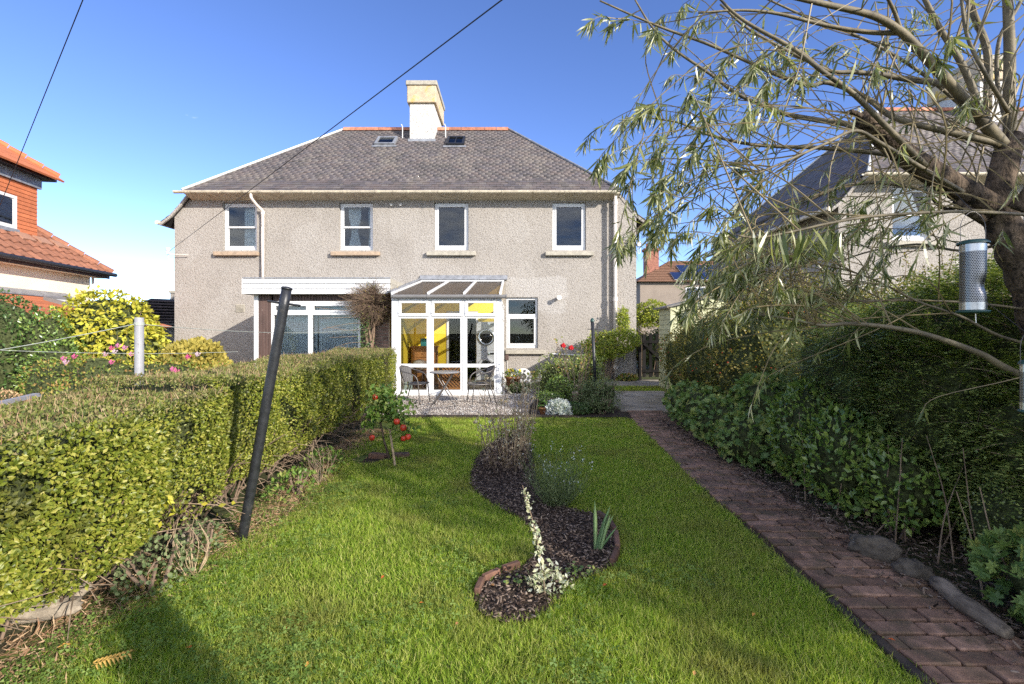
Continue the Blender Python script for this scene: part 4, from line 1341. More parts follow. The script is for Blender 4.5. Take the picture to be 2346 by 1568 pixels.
# ---------------------------------------------------------------- plants: helpers
def blob_pts(ells, n, depth=.12, amp=.16, fs=2.2, zmin=.03, seed=0.0):
    area = np.array([e[3] * e[4] + e[4] * e[5] + e[3] * e[5] for e in ells]); area = area / area.sum()
    P_, N_ = [], []
    for e, a in zip(ells, area):
        m = int(n * a)
        u = rdir(m)
        c, r = np.array(e[:3]), np.array(e[3:6])
        k = np.array([noise.noise(Vector(q) * fs + Vector((e[0] + seed, e[1], e[2]))) + .5 * noise.noise(Vector(q) * fs * 2.7 + Vector((e[1], seed, 4))) for q in u])
        s = (1 + amp * k) * (1 - depth * rng.random(m) ** 2)
        p = c + u * r * s[:, None]
        nn = norm(u / r)
        ok = p[:, 2] > zmin
        for e2 in ells:
            if e2 is e: continue
            q = (p - np.array(e2[:3])) / np.array(e2[3:6])
            ok &= (q ** 2).sum(1) > .72
        P_.append(p[ok]); N_.append(nn[ok])
    return np.concatenate(P_), np.concatenate(N_)


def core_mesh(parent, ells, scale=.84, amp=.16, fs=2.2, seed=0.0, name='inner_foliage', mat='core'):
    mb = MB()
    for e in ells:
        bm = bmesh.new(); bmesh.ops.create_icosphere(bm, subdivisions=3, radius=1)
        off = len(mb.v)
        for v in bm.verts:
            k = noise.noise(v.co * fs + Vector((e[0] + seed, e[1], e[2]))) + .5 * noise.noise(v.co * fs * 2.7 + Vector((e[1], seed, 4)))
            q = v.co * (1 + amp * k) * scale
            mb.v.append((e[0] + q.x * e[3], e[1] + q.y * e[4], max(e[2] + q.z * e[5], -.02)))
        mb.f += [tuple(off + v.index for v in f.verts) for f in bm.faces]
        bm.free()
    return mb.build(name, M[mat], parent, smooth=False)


def shrub(name, label, cat, ells, n, T, size, mat, n_ind=0, up=.35, jit=.55, core=.84, amp=.16, depth=.14, stems=14, group=None, seed=0.0, stem_mat='hedge_twig', base_r=None, vis=False):
    cx = sum(e[0] for e in ells) / len(ells); cy = sum(e[1] for e in ells) / len(ells)
    t = thing(name, label, cat, (cx, cy, 0), group)
    p, nn = blob_pts(ells, n, depth, amp, seed=seed)
    if vis:
        k = (nn[:, 0] < .4) | (nn[:, 2] > .5)
        p, nn = p[k], nn[k]
    N = len(p)
    yd = nn * .6 + rng.normal(0, jit, (N, 3)) + [0, 0, up]
    zd = nn + rng.normal(0, jit, (N, 3)) + [0, 0, .5]
    lo, hi = size
    foliage(t, T, p, yd, zd, rng.uniform(lo, hi, N), mat, n_ind)
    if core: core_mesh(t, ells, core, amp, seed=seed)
    if stems:
        mb = MB()
        for k in range(stems):
            e = random.choice(ells)
            a = random.uniform(0, 6.28)
            r0 = base_r or min(e[3], e[4]) * .35
            b = Vector((e[0] + r0 * math.cos(a), e[1] + r0 * math.sin(a), 0))
            tp = Vector((e[0] + e[3] * .7 * math.cos(a + .4), e[1] + e[4] * .7 * math.sin(a + .4), e[2] + e[5] * random.uniform(.2, .8)))
            mb.tube(bezier_pts([b, (b + tp) / 2 + Vector((random.uniform(-.05, .05), random.uniform(-.05, .05), .1)), tp], 3), [.012 - .0015 * i for i in range(7)], 5)
        mb.build('stems', M[stem_mat], t)['kind'] = 'stuff'
    return t


def stems_mesh(parent, base, n, spread, height, r, mat, name='stems', bend=.25, jitter=.3, base_r=.05, lean=(0, 0)):
    tips, mb = [], MB()
    for k in range(n):
        a = random.uniform(0, 6.28); rr = base_r * math.sqrt(random.random())
        b = Vector(base) + Vector((rr * math.cos(a), rr * math.sin(a), -.01))
        sp = spread * random.uniform(.2, 1); h = height * random.uniform(1 - jitter, 1)
        tp = b + Vector((sp * math.cos(a) + lean[0] * h, sp * math.sin(a) + lean[1] * h, h))
        mid = (b + tp) / 2 + Vector((random.gauss(0, bend * .2), random.gauss(0, bend * .2), h * .08))
        pts = bezier_pts([b, mid, tp], 4)
        mb.tube(pts, [r * (1 - .65 * i / (len(pts) - 1)) for i in range(len(pts))], 4)
        tips.append(pts)
    mb.build(name, M[mat] if isinstance(mat, str) else mat, parent)
    return tips


# ---------------------------------------------------------------- leaf colours
M['hedge_leaf'] = leafmat('privet_leaf', [(.07, .095, .014), (.125, .155, .020), (.185, .21, .026), (.26, .265, .04), (.34, .31, .075)], .42, .42, .45, patch=(.11, .115, .03), pscale=2.6, ppos=(.52, .68))
M['hedge_top'] = leafmat('dull_privet_leaf', [(.05, .066, .015), (.085, .105, .022), (.13, .15, .034), (.19, .185, .055), (.21, .165, .085)], .25, .6, .3, patch=(.17, .135, .07), pscale=2.2, ppos=(.54, .74))
M['box_leaf'] = leafmat('small_dark_leaf', [(.045, .065, .018), (.085, .115, .03), (.135, .165, .045), (.21, .23, .065)], .3, .32, .6, gain=1.9)
M['pyra_leaf'] = leafmat('pyracantha_leaf', [(.045, .05, .013), (.08, .09, .02), (.125, .13, .028), (.20, .17, .04), (.27, .20, .045)], .35, .42, .4)
M['glossy_leaf'] = leafmat('glossy_leaf', [(.05, .09, .022), (.085, .14, .032), (.13, .19, .04), (.19, .24, .05)], .3, .28, .6, gain=1.6)
M['geranium_leaf'] = leafmat('geranium_leaf', [(.055, .10, .03), (.09, .145, .042), (.135, .19, .058), (.22, .225, .065)], .35, .5, .35, gain=1.7)
M['yellow_leaf'] = leafmat('yellow_autumn_leaf', [(.14, .16, .03), (.36, .30, .04), (.55, .42, .05), (.62, .48, .07)], .4, .5, .3)
M['dark_leaf'] = leafmat('dark_evergreen_leaf', [(.018, .042, .010), (.035, .075, .016), (.055, .105, .024), (.08, .13, .035)], .22, .4, .45)
M['rose_leaf'] = leafmat('rose_bush_leaf', [(.06, .10, .02), (.12, .17, .03), (.20, .24, .04), (.30, .22, .06), (.26, .13, .05)], .35, .5, .3)
M['golden_leaf'] = leafmat('golden_conifer_leaf', [(.16, .14, .03), (.28, .23, .05), (.36, .29, .07)], .3, .6, .2)
M['dead_leaf'] = leafmat('dead_conifer_leaf', [(.22, .14, .07), (.33, .21, .11), (.40, .28, .16)], .15, .8, .2)
M['silver_leaf'] = leafmat('silver_leaf', [(.28, .33, .32), (.42, .48, .47), (.55, .6, .6)], .2, .7, .2)
M['willow_leaf'] = leafmat('willow_leaf', [(.045, .062, .016), (.08, .10, .026), (.14, .155, .045), (.26, .26, .12), (.42, .41, .28)], .36, .34, .6)  # palest and darkest tones put sunlit and backlit looks into the leaf colour
M['apple_leaf'] = leafmat('apple_leaf', [(.045, .09, .018), (.08, .14, .026), (.13, .19, .04), (.20, .20, .06)], .4, .45, .35, gain=1.8)
M['climber_leaf'] = leafmat('yellow_green_leaf', [(.09, .13, .02), (.17, .22, .03), (.27, .30, .04), (.34, .33, .06)], .4, .5, .3)
M['grey_leaf'] = leafmat('grey_green_leaf', [(.07, .10, .04), (.12, .15, .065), (.18, .21, .10)], .3, .6, .2)
M['pale_leaf'] = leafmat('mildewed_leaf', [(.28, .28, .16), (.42, .41, .27), (.55, .53, .38), (.20, .24, .11)], .3, .7, .2)
M['seedhead'] = leafmat('dry_seedhead', [(.20, .14, .08), (.36, .28, .18), (.52, .44, .32)], .15, .85, .2)
M['iris_leaf'] = leafmat('iris_leaf', [(.09, .16, .07), (.14, .22, .10), (.19, .27, .12)], .3, .45, .35)
M['petal_red'] = mk('red_petal', (.50, .015, .02), .15, 20, .6, 40, 0)
M['petal_pink'] = leafmat('pink_petal', [(.5, .06, .16), (.6, .18, .3), (.7, .42, .42)], .3, .6, .2)
M['apple'] = mk('apple_skin', (.50, .045, .02), .3, 16, .35, 40, 0, dirt=(.45, .26, .04), dscale=18, dpos=(.55, .75))
M['berry'] = mk('orange_berry', (.45, .06, .015), .2, 20, .4, 40, 0)
M['flower_yellow'] = leafmat('pansy_petal', [(.6, .25, .02), (.65, .4, .03), (.12, .14, .35)], .3, .6, .2)

# ---------------------------------------------------------------- the clipped hedge on the left
hedge = thing('clipped_hedge', 'long clipped privet hedge running from the foreground to the conservatory', 'hedge', (-2.65, 5.0, 0))


def hedge_face(y):          # x of the right face
    return (-2.045 if y < 3.55 else -2.10) + .035 * math.sin(y * 3.1) + .03 * math.sin(y * 7.7 + 1)


def hedge_top(y):
    return (1.0 if y < 3.55 else 1.08) + .02 * math.sin(y * 2.3) + (.05 * (y - 5) / 3.7 if y > 5 else 0)


def hedge_side(n, y0, y1):
    y = rng.uniform(y0, y1, n)
    z = rng.random(n)
    X_, Z_ = np.zeros(n), np.zeros(n)
    for i in range(n):
        zt = hedge_top(y[i]); zb = .20 + .10 * noise.noise((y[i] * 1.7, 2, 0)) + (.05 if y[i] > 3.4 else 0)
        zz = zb + (zt - zb) * z[i]
        nb = noise.noise((y[i] * 2.4, zz * 2.4, 1.0)) * .055 + noise.noise((y[i] * 7, zz * 7, 5.0)) * .03
        rnd_top = -.10 * max(0, (zz - (zt - .14)) / .14) ** 2
        under = -.16 * max(0, (.42 - zz) / .3) ** 1.5
        X_[i] = hedge_face(y[i]) + nb + rnd_top + under
        Z_[i] = zz
    X_ -= .07 * rng.random(n) ** 2
    return np.column_stack([X_, y, Z_])


def hedge_upper(n, y0, y1):
    y = rng.uniform(y0, y1, n); x = rng.uniform(-3.2, -2.06, n)
    Z_ = np.array([hedge_top(b) + .035 * noise.noise((a * 3, b * 3, 7)) + .025 * noise.noise((a * 9, b * 9, 2)) - .07 * max(0, (-3.05 - a) / .15) ** 2 for a, b in zip(x, y)])
    return np.column_stack([x, y, Z_ - .06 * rng.random(n) ** 2])


for (y0, y1, n, s0, s1, ni) in ((1.35, 2.9, 15000, .020, .034, 300), (2.9, 4.6, 14000, .018, .030, 0), (4.6, 8.72, 26000, .018, .030, 0)):
    p = hedge_side(n, y0, y1)
    g_ = np.array([noise.noise((b * 2.1, c * 2.6, 11)) + .5 * noise.noise((b * 6, c * 6, 4)) for a, b, c in p])
    p = p[rng.random(len(p)) > np.clip((-g_ - .18) * 3, 0, .85)]
    N = len(p)
    o = np.tile([1., 0, 0], (N, 1))
    foliage(hedge, LEAF if y0 < 4 else LEAF2, p, o * .5 + rng.normal(0, .6, (N, 3)) + [0, -.1, .35], o + rng.normal(0, .5, (N, 3)) + [0, -.2, .5], rng.uniform(s0, s1, N), M['hedge_leaf'], ni)
for (y0, y1, n) in ((1.35, 4.0, 16000), (4.0, 8.72, 22000)):
    p = hedge_upper(n, y0, y1); N = len(p)
    foliage(hedge, LEAF2, p, rng.normal(0, .6, (N, 3)) + [0, 0, .7], rng.normal(0, .5, (N, 3)) + [.2, -.1, .8], rng.uniform(.014, .027, N), M['hedge_top'], 0, rest='top_foliage')
# far end and back face
n = 2600
p = np.column_stack([rng.uniform(-3.2, -2.08, n), 8.72 + rng.normal(0, .03, n), rng.uniform(.15, 1.12, n)])
joined('foliage', LEAF2, p, rdir(n) + [0, .3, .3], rdir(n) + [0, 1, .4], rng.uniform(.02, .03, n), M['hedge_leaf'], hedge)
n = 5000
p = np.column_stack([-3.2 + rng.normal(0, .03, n), rng.uniform(1.4, 8.7, n), rng.uniform(.15, 1.06, n)])
joined('foliage', LEAF2, p, rdir(n) + [-.3, 0, .3], rdir(n) + [-1, 0, .4], rng.uniform(.02, .035, n), M['hedge_leaf'], hedge)
# cut twig ends that bristle out of the top
n = 5200
p = hedge_upper(n, 1.35, 8.6)
joined('cut_twigs', BLADE, p, rng.normal(0, .35, (n, 3)) + [0, 0, 1.], rdir(n), rng.uniform(.03, .07, n), M['litter'], hedge, None, 'stuff', rng.uniform(.002, .004, n))
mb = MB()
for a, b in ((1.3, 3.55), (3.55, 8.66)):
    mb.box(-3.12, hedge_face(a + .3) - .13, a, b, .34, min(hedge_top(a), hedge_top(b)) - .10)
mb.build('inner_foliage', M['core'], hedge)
mb = MB()
for k in range(230):
    y = random.uniform(1.5, 8.5); x = -2.35 - random.random() * .5
    b = Vector((x, y, 0)); tp = Vector((-2.22 + random.gauss(0, .12), y + random.gauss(0, .15), random.uniform(.3, .6)))
    mb.tube(bezier_pts([b, (b + tp) / 2 + Vector((random.gauss(0, .03), random.gauss(0, .03), 0)), tp], 3), [.009 - .0008 * i for i in range(7)], 5)
mb.build('stems', M['hedge_twig'], hedge)
# bare lower twigs arching out
mb = MB()
for k in range(150):
    y = random.uniform(1.6, 7.8)
    b = Vector((-2.3 + random.gauss(0, .05), y, random.uniform(.05, .4)))
    tp = b + Vector((random.uniform(.1, .38), random.gauss(0, .15), random.uniform(-.22, .1)))
    tp.z = max(tp.z, .01)
    mb.tube([b, (b + tp) / 2 + Vector((0, 0, .03)), tp], [.004, .003, .0015], 4)
mb.build('bare_twigs', M['dry_twig'], hedge)

# ---------------------------------------------------------------- shrubs along the path on the right
ells = [(4.7, 1.5, 1.0, .95, 1.1, 1.1), (3.12, 2.65, .80, .36, .5, .55), (3.10, 3.45, .85, .36, .55, .60), (3.2, 4.3, .9, .4, .6, .65), (3.75, 2.0, .95, .85, 1.0, .98), (3.65, 3.6, .95, .80, 1.1, .95), (3.7, 5.0, .85, .75, 1.0, .85), (4.5, 2.9, 1.0, .9, 1.4, 1.05)]
lon = thing('lonicera_hedge', 'tall loose dark green small leaved hedge on the right of the path', 'hedge', (3.8, 3.6, 0))
p, nn = blob_pts(ells, 19000, .10, .2)
p2, n2 = blob_pts(ells[1:6], 15000, .10, .2)
p, nn = np.concatenate([p, p2]), np.concatenate([nn, n2])
ok = np.ones(len(p), dtype=bool)
for e in ells:
    ok &= (((p - np.array(e[:3])) / np.array(e[3:6])) ** 2).sum(1) > .6
p, nn = p[ok], nn[ok]
k = (nn[:, 0] < .35) | (nn[:, 2] > .55)
p, nn = p[k], nn[k]
N = len(p)
# each point carries an arching spray of paired leaves
Lp, Ly, Lz, Ls = [], [], [], []
mb = MB()
for i in range(N):
    n_ = Vector(nn[i]); b = Vector(p[i]) - n_ * .10
    d = (n_ * .7 + Vector(rng.normal(0, .5, 3)) + Vector((-.15, -.1, .25))).normalized()
    L = random.uniform(.14, .32)
    side = d.cross(Vector((0, 0, 1)))
    if side.length < .1: side = Vector((1, 0, 0))
    side.normalize()
    m_ = int(L / .024)
    q = b.copy(); dd = d.copy(); pts = [q.copy()]
    for k in range(m_):
        dd = (dd + Vector((0, 0, -.05))).normalized()
        q = q + dd * .024
        if k > 1:
            for s in (-1, 1):
                Lp.append(q[:]); Ly.append((side * s + dd * .45)[:]); Lz.append((dd.cross(side) * -1 + Vector((0, 0, 1.2)))[:]); Ls.append(random.uniform(.019, .033))
        if k % 4 == 3: pts.append(q.copy())
    if i % 5 == 0 and len(pts) > 1: mb.tube(pts, .0018, 3, False)
Lp, Ly, Lz, Ls = np.array(Lp), np.array(Ly) + rng.normal(0, .15, (len(Lp), 3)), np.array(Lz) + rng.normal(0, .3, (len(Lp), 3)), np.array(Ls)
joined('foliage', LEAF2, Lp, Ly, Lz, Ls, M['box_leaf'], lon)
mb.build('twigs', M['dry_twig'], lon)['kind'] = 'stuff'
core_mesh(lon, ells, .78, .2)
for k in range(26):
    y = random.uniform(2.1, 4.6); x = 2.72 + random.gauss(0, .10)
    b = Vector((x, y, 0)); tp = b + Vector((random.gauss(.05, .12), random.gauss(0, .12), random.uniform(.45, .85)))
    MB().tube(bezier_pts([b, (b + tp) / 2 + Vector((random.gauss(0, .03), 0, 0)), tp], 4), [.0055 - .0004 * i for i in range(9)], 5).build('cane', M['dry_twig'], lon)

ells = [(3.55, 6.9, 1.0, .72, .85, 1.0), (3.70, 8.4, .95, .80, .95, .95), (3.75, 9.9, .85, .72, .9, .85), (4.5, 7.4, 1.25, .9, 1.2, 1.0), (4.7, 9.2, 1.2, .9, 1.2, .95), (5.6, 6.6, 1.2, 1.0, 1.4, 1.05), (5.9, 8.6, 1.15, 1.1, 1.5, 1.0)]
pyr = shrub('pyracantha_bush', 'large yellowing pyracantha bush with orange berries in front of the shed', 'bush', ells, 78000, LEAF2, (.028, .050), M['pyra_leaf'], 0, up=.4, core=.76, amp=.26, depth=.26, stems=20, vis=True)
# loose long shoots above the bush
sh_p, sh_y = [], []
mb = MB()
for k in range(120):
    e = random.choice(ells)
    a = random.uniform(0, 6.28); rr = random.random() ** .5
    b = Vector((e[0] + e[3] * .8 * rr * math.cos(a), e[1] + e[4] * .8 * rr * math.sin(a), e[2] + e[5] * .82 * math.sqrt(1 - .64 * rr * rr)))
    tp = b + Vector((random.gauss(0, .2), random.gauss(0, .15), random.uniform(.25, .6)))
    pts = bezier_pts([b, (b + tp) / 2 + Vector((random.gauss(0, .05), 0, .06)), tp], 5)
    mb.tube(pts, .004, 4)
    for q in pts:
        for j in range(3): sh_p.append((q + Vector(rng.normal(0, .015, 3)))[:]); sh_y.append(rng.normal(0, 1, 3) + [0, 0, .6])
mb.build('shoots', M['dry_twig'], pyr)['kind'] = 'stuff'
sh_p = np.array(sh_p); joined('foliage', LEAF2, sh_p, np.array(sh_y), rdir(len(sh_p)) + [0, -.4, .6], rng.uniform(.025, .045, len(sh_p)), M['pyra_leaf'], pyr)
bp, bn = blob_pts(ells[:3], 900, .02, .22)
k = (bn[:, 0] < .3) & (np.array([noise.noise(Vector(q) * 3.1) for q in bp]) > .22)
joined('berries', PEB, bp[k], rdir(k.sum()), rdir(k.sum()), .03, M['berry'], pyr)

shrub('bramble_thicket', 'low thicket of broad bramble leaves between boulder and tall hedge', 'bramble', [(2.86, 4.55, .36, .30, .55, .42), (2.82, 3.75, .34, .24, .45, .40)], 1500, LEAF, (.05, .085), M['geranium_leaf'], 0, up=.1, core=.7, stems=16, seed=3)
cho = shrub('choisya_shrub', 'glossy bright green shrub overhanging the right edge of the brick path', 'shrub', [(2.72, 3.95, .42, .30, .42, .40), (2.80, 4.55, .5, .32, .45, .48), (2.78, 3.45, .36, .22, .3, .3)], 4600, LEAF, (.040, .07), M['glossy_leaf'], 200, up=.5, core=.8, stems=8, seed=5)
ells = [(2.62, 5.4, .22, .28, .5, .30), (2.70, 6.2, .26, .32, .55, .34), (2.82, 7.05, .28, .36, .55, .36), (2.92, 7.9, .28, .38, .5, .34), (2.78, 4.9, .25, .22, .4, .32), (3.05, 5.8, .45, .3, .7, .5)]
shrub('geranium_clump', 'spreading clump of lobed geranium leaves along the far right path edge', 'plant', ells, 4200, LOBED, (.05, .085), M['geranium_leaf'], 120, up=.1, core=.78, stems=0, seed=8)
shrub('geranium_clump', 'pale lobed leaves spilling onto the path beside the weathered log', 'plant', [(2.66, 2.42, .20, .20, .25, .20), (2.58, 2.12, .12, .20, .2, .14), (2.78, 2.25, .3, .2, .25, .2)], 460, LOBED, (.06, .10), M['geranium_leaf'], 140, up=.1, core=.6, stems=0, seed=12)
shrub('lonicera_clump', 'low mound of tiny leaves over the boulders at the right frame edge', 'shrub', [(2.95, 2.75, .30, .26, .36, .36), (3.05, 2.35, .42, .25, .3, .42)], 9000, LEAF2, (.012, .022), M['box_leaf'], 0, up=.3, core=.8, stems=10, seed=15)

# ---------------------------------------------------------------- the willow
wil = thing('willow_tree', 'willow tree with thick leaning trunk and long arching whips top right', 'tree', (3.35, 2.9, 0))
D = 2.9
tr = [Vector((3.42, 2.9, -.05)), Vector((3.36, 2.9, .5)), Vector((3.27, 2.9, 1.1)), P(2375, 690, D), P(2335, 590, D), P(2300, 520, D), P(2278, 465, D)]
pts = bezier_pts(tr, 5)
mb = MB(); mb.tube(pts, [.125 - .045 * (i / (len(pts) - 1)) + .008 * math.sin(i * 1.9) for i in range(len(pts))], 14)
mb.build('trunk', M['bark'], wil, smooth=True)
limbs = []


def limb(pp, r0, r1, mat='bark_smooth', n=8, name='branch'):
    pts = bezier_pts([P(*q) for q in pp], 5)
    MB().tube(pts, [r0 + (r1 - r0) * i / (len(pts) - 1) for i in range(len(pts))], n).build(name, M[mat], wil, smooth=True)
    limbs.append(pts)
    return pts


limb([(2290, 490, 2.9), (2230, 452, 2.88), (2150, 405, 2.8), (2080, 360, 2.75), (2020, 312, 2.7), (1975, 268, 2.66)], .078, .05, 'bark', 12)
limb([(1978, 272, 2.66), (1962, 262, 2.65), (1948, 256, 2.64)], .018, .013, 'bark', 8, 'broken_stub')
limb([(2282, 480, 2.9), (2292, 420, 2.9), (2308, 350, 2.92), (2316, 318, 2.95)], .072, .062, 'bark', 12)
limb([(2316, 330, 2.95), (2312, 240, 2.95), (2313, 120, 2.95), (2308, -10, 2.95), (2300, -160, 2.95)], .036, .022)
limb([(2305, 340, 2.92), (2240, 265, 2.85), (2188, 205, 2.8), (2116, 126, 2.7), (2066, 75, 2.65), (2005, 38, 2.6), (1908, 14, 2.5), (1783, -14, 2.4)], .036, .011)
limb([(2068, 76, 2.65), (1987, 74, 2.7), (1890, 58, 2.7), (1783, 32, 2.7), (1700, 24, 2.7), (1600, 30, 2.7)], .014, .005)
limb([(2066, 80, 2.65), (2050, 30, 2.6), (2020, -30, 2.5)], .012, .008)
limb([(2190, 200, 2.8), (2145, 190, 2.9), (2080, 182, 3.0), (2020, 172, 3.0), (1960, 166, 3.0), (1905, 164, 3.0), (1850, 140, 3.0), (1720, 70, 3.0), (1650, 10, 3.0)], .022, .006)
limb([(2290, 330, 2.9), (2180, 305, 2.9), (2050, 270, 3.0), (1985, 225, 3.1), (1900, 190, 3.1), (1852, 196, 3.1), (1773, 169, 3.1), (1701, 136, 3.1), (1618, 100, 3.1), (1528, 68, 3.1), (1457, 39, 3.1), (1374, 2, 3.1)], .02, .005)
limb([(2050, 345, 2.75), (1990, 310, 2.8), (1940, 285, 2.9), (1877, 276, 3.0), (1793, 260, 3.1), (1735, 237, 3.1), (1683, 212, 3.1), (1630, 172, 3.1), (1540, 110, 3.1), (1490, 57, 3.1), (1455, 0, 3.1)], .020, .005)
limb([(2090, 365, 2.8), (2000, 350, 2.9), (1877, 339, 3.0), (1780, 336, 3.1), (1701, 328, 3.1), (1611, 305, 3.1), (1564, 284, 3.1), (1520, 275, 3.1), (1470, 268, 3.1)], .016, .004)
limb([(2120, 380, 2.7), (2040, 300, 2.6), (1960, 220, 2.55), (1877, 158, 2.5), (1816, 111, 2.5), (1726, 61, 2.5), (1680, 29, 2.5), (1647, -5, 2.5)], .016, .006)
limb([(2205, 440, 2.6), (2120, 390, 2.5), (2020, 330, 2.4), (1960, 300, 2.35), (1890, 330, 2.3), (1800, 370, 2.25), (1730, 400, 2.2)], .012, .004)
limb([(2420, 498, 2.2), (2346, 492, 2.2), (2240, 486, 2.15), (2150, 486, 2.1), (2000, 496, 2.05), (1900, 512, 2.0), (1830, 528, 2.0), (1740, 545, 2.0), (1690, 540, 2.0)], .0085, .004)
limb([(2400, 885, 2.6), (2305, 844, 2.6), (2242, 809, 2.6), (2122, 767, 2.6), (2027, 749, 2.6), (1943, 742, 2.6), (1883, 746, 2.6), (1808, 731, 2.6), (1740, 722, 2.6)], .020, .005)
limb([(2400, 800, 2.8), (2290, 770, 2.8), (2200, 725, 2.8), (2100, 690, 2.8), (2000, 640, 2.8), (1900, 610, 2.8), (1800, 600, 2.8)], .010, .003)
limb([(2420, 720, 2.9), (2280, 700, 2.9), (2150, 690, 2.9), (2000, 690, 2.9), (1900, 700, 2.9), (1800, 735, 2.9)], .009, .003)
limb([(2270, 455, 3.0), (2150, 440, 3.1), (2030, 420, 3.2), (1940, 425, 3.2), (1850, 455, 3.2), (1780, 490, 3.2), (1700, 540, 3.2)], .016, .004)
limb([(2300, 560, 2.95), (2200, 575, 3.1), (2100, 560, 3.2), (1980, 580, 3.3), (1880, 620, 3.3), (1800, 660, 3.3)], .010, .003)
limb([(2250, 260, 3.0), (2205, 150, 3.0), (2150, 60, 3.0), (2110, -20, 3.0)], .022, .014)
limb([(2262, 250, 3.1), (2262, 120, 3.1), (2230, 30, 3.1), (2215, -40, 3.1)], .024, .016)
limb([(2310, 300, 3.1), (2285, 190, 3.2), (2290, 90, 3.2), (2330, 20, 3.2), (2370, -60, 3.2)], .014, .010)
limb([(2312, 260, 2.8), (2255, 165, 2.7), (2215, 80, 2.7), (2200, -30, 2.7)], .012, .008)
limb([(2290, 345, 3.2), (2210, 250, 3.3), (2100, 160, 3.3), (1980, 90, 3.3), (1850, 40, 3.3), (1740, -10, 3.3)], .014, .006)
limb([(2325, 480, 2.75), (2360, 440, 2.7), (2400, 380, 2.6), (2440, 300, 2.6)], .04, .03, 'bark', 10)
limb([(2330, 470, 3.0), (2250, 448, 3.0), (2170, 480, 2.9), (2120, 435, 2.9)], .012, .010, 'bark', 8)
limb([(2255, 505, 2.9), (2205, 475, 2.86), (2190, 462, 2.85)], .028, .022, 'bark', 8, 'broken_stub')

all_pts = [q for l in limbs for q in l]
targets = [(1405, 330), (1440, 300), (1470, 365), (1425, 385), (1485, 250), (1515, 235), (1455, 335), (1455, 520), (1500, 470), (1540, 500), (1485, 545), (1600, 520), (1520, 440), (1650, 180), (1690, 110), (1725, 165),
           (1645, 255), (1605, 205), (1510, 70), (1430, 30), (1560, 35), (1765, 150), (1805, 100), (1600, 425), (1700, 425), (1755, 470), (1825, 450), (1680, 560), (1650, 660), (1700, 640), (1780, 600),
           (1825, 690), (1900, 450), (1950, 520), (2000, 470), (2050, 540), (1960, 600), (1660, 720), (1610, 690), (1720, 700), (2100, 480), (2200, 100), (2100, 60), (2250, 200), (2000, 130), (1560, 380), (1640, 350), (1720, 345),
           (1630, 570), (1740, 560), (1840, 560), (1900, 640), (1780, 660), (1660, 610), (1720, 600), (1520, 520), (1460, 480), (1490, 410), (1740, 100), (1830, 190), (1900, 120), (1700, 250), (1560, 150), (1620, 60), (1880, 560), (2000, 600)]
LP, LY, LS = [], [], []
tw = MB()


def whip(S, T, lift, leaves, lmin=.055, lmax=.12, r=.0045, start=.35):
    L = (T - S).length
    mid = S * .5 + T * .5 + Vector((random.gauss(0, .06), random.gauss(0, .08), lift * L))
    end = T + (T - mid).normalized() * .10 + Vector((0, 0, -.06))
    pts = bezier_pts([S, mid, T, end], 5)
    tw.tube(pts, [max(.0011, r * (1 - .8 * i / (len(pts) - 1))) for i in range(len(pts))], 4, False)
    m_ = len(pts) - 1
    for k in range(leaves):
        t = start + (1 - start) * random.random() ** .6
        i = min(int(t * m_), m_ - 1)
        q = pts[i].lerp(pts[i + 1], t * m_ - i)
        tg = (pts[i + 1] - pts[i]).normalized()
        LP.append(q[:]); LY.append((tg * random.uniform(.05, .7) + Vector((0, 0, -1)) * random.uniform(.3, 1.1) + Vector(rng.normal(0, .34, 3)))[:])
        LS.append(random.uniform(lmin, lmax))


for (x, y) in targets:
    low = y > 540
    for j in range(5 if low else 2):
        d = random.uniform(2.3, 3.6)
        T = P(x + random.gauss(0, 26), y + random.gauss(0, 20), d)
        cand = random.sample(all_pts, 60)
        S = min(cand, key=lambda q: abs((q - T).length - random.uniform(.35, .8)) + (0.8 if q.x < T.x + .1 else 0))
        whip(S, T, random.uniform(.02, .22), random.randint(30, 46) if low else random.randint(30, 50), .05 if low else .06, .10 if low else .13)
for k in range(80):          # bare arching whips
    S = random.choice([q for q in all_pts if q.x > 1.6])
    T = S + Vector((random.uniform(-1.1, -.3), random.uniform(-.5, .6), random.uniform(-.45, .55)))
    if T.y < 1.7: T.y = 1.8
    whip(S, T, random.uniform(.0, .2), random.randint(2, 12), r=.004, start=.3)
for k in range(60):           # shoots rising from the crown, some beyond the frame
    S = random.choice([q for q in all_pts if q.x > 2.2 and q.z > 2.2])
    T = S + Vector((random.uniform(-.5, .7), random.uniform(-.5, .7), random.uniform(.4, 1.1)))
    whip(S, T, .05, random.randint(6, 16), r=.006, start=.4)
# the near row of hanging leaves
for k in range(34):
    q = P(1725 + k * 6.2 + random.uniform(-3, 3), 528 + random.uniform(-6, 6), 1.98)
    LP.append(q[:]); LY.append((random.gauss(-.05, .22), random.gauss(0, .15), -1)); LS.append(random.uniform(.10, .17))
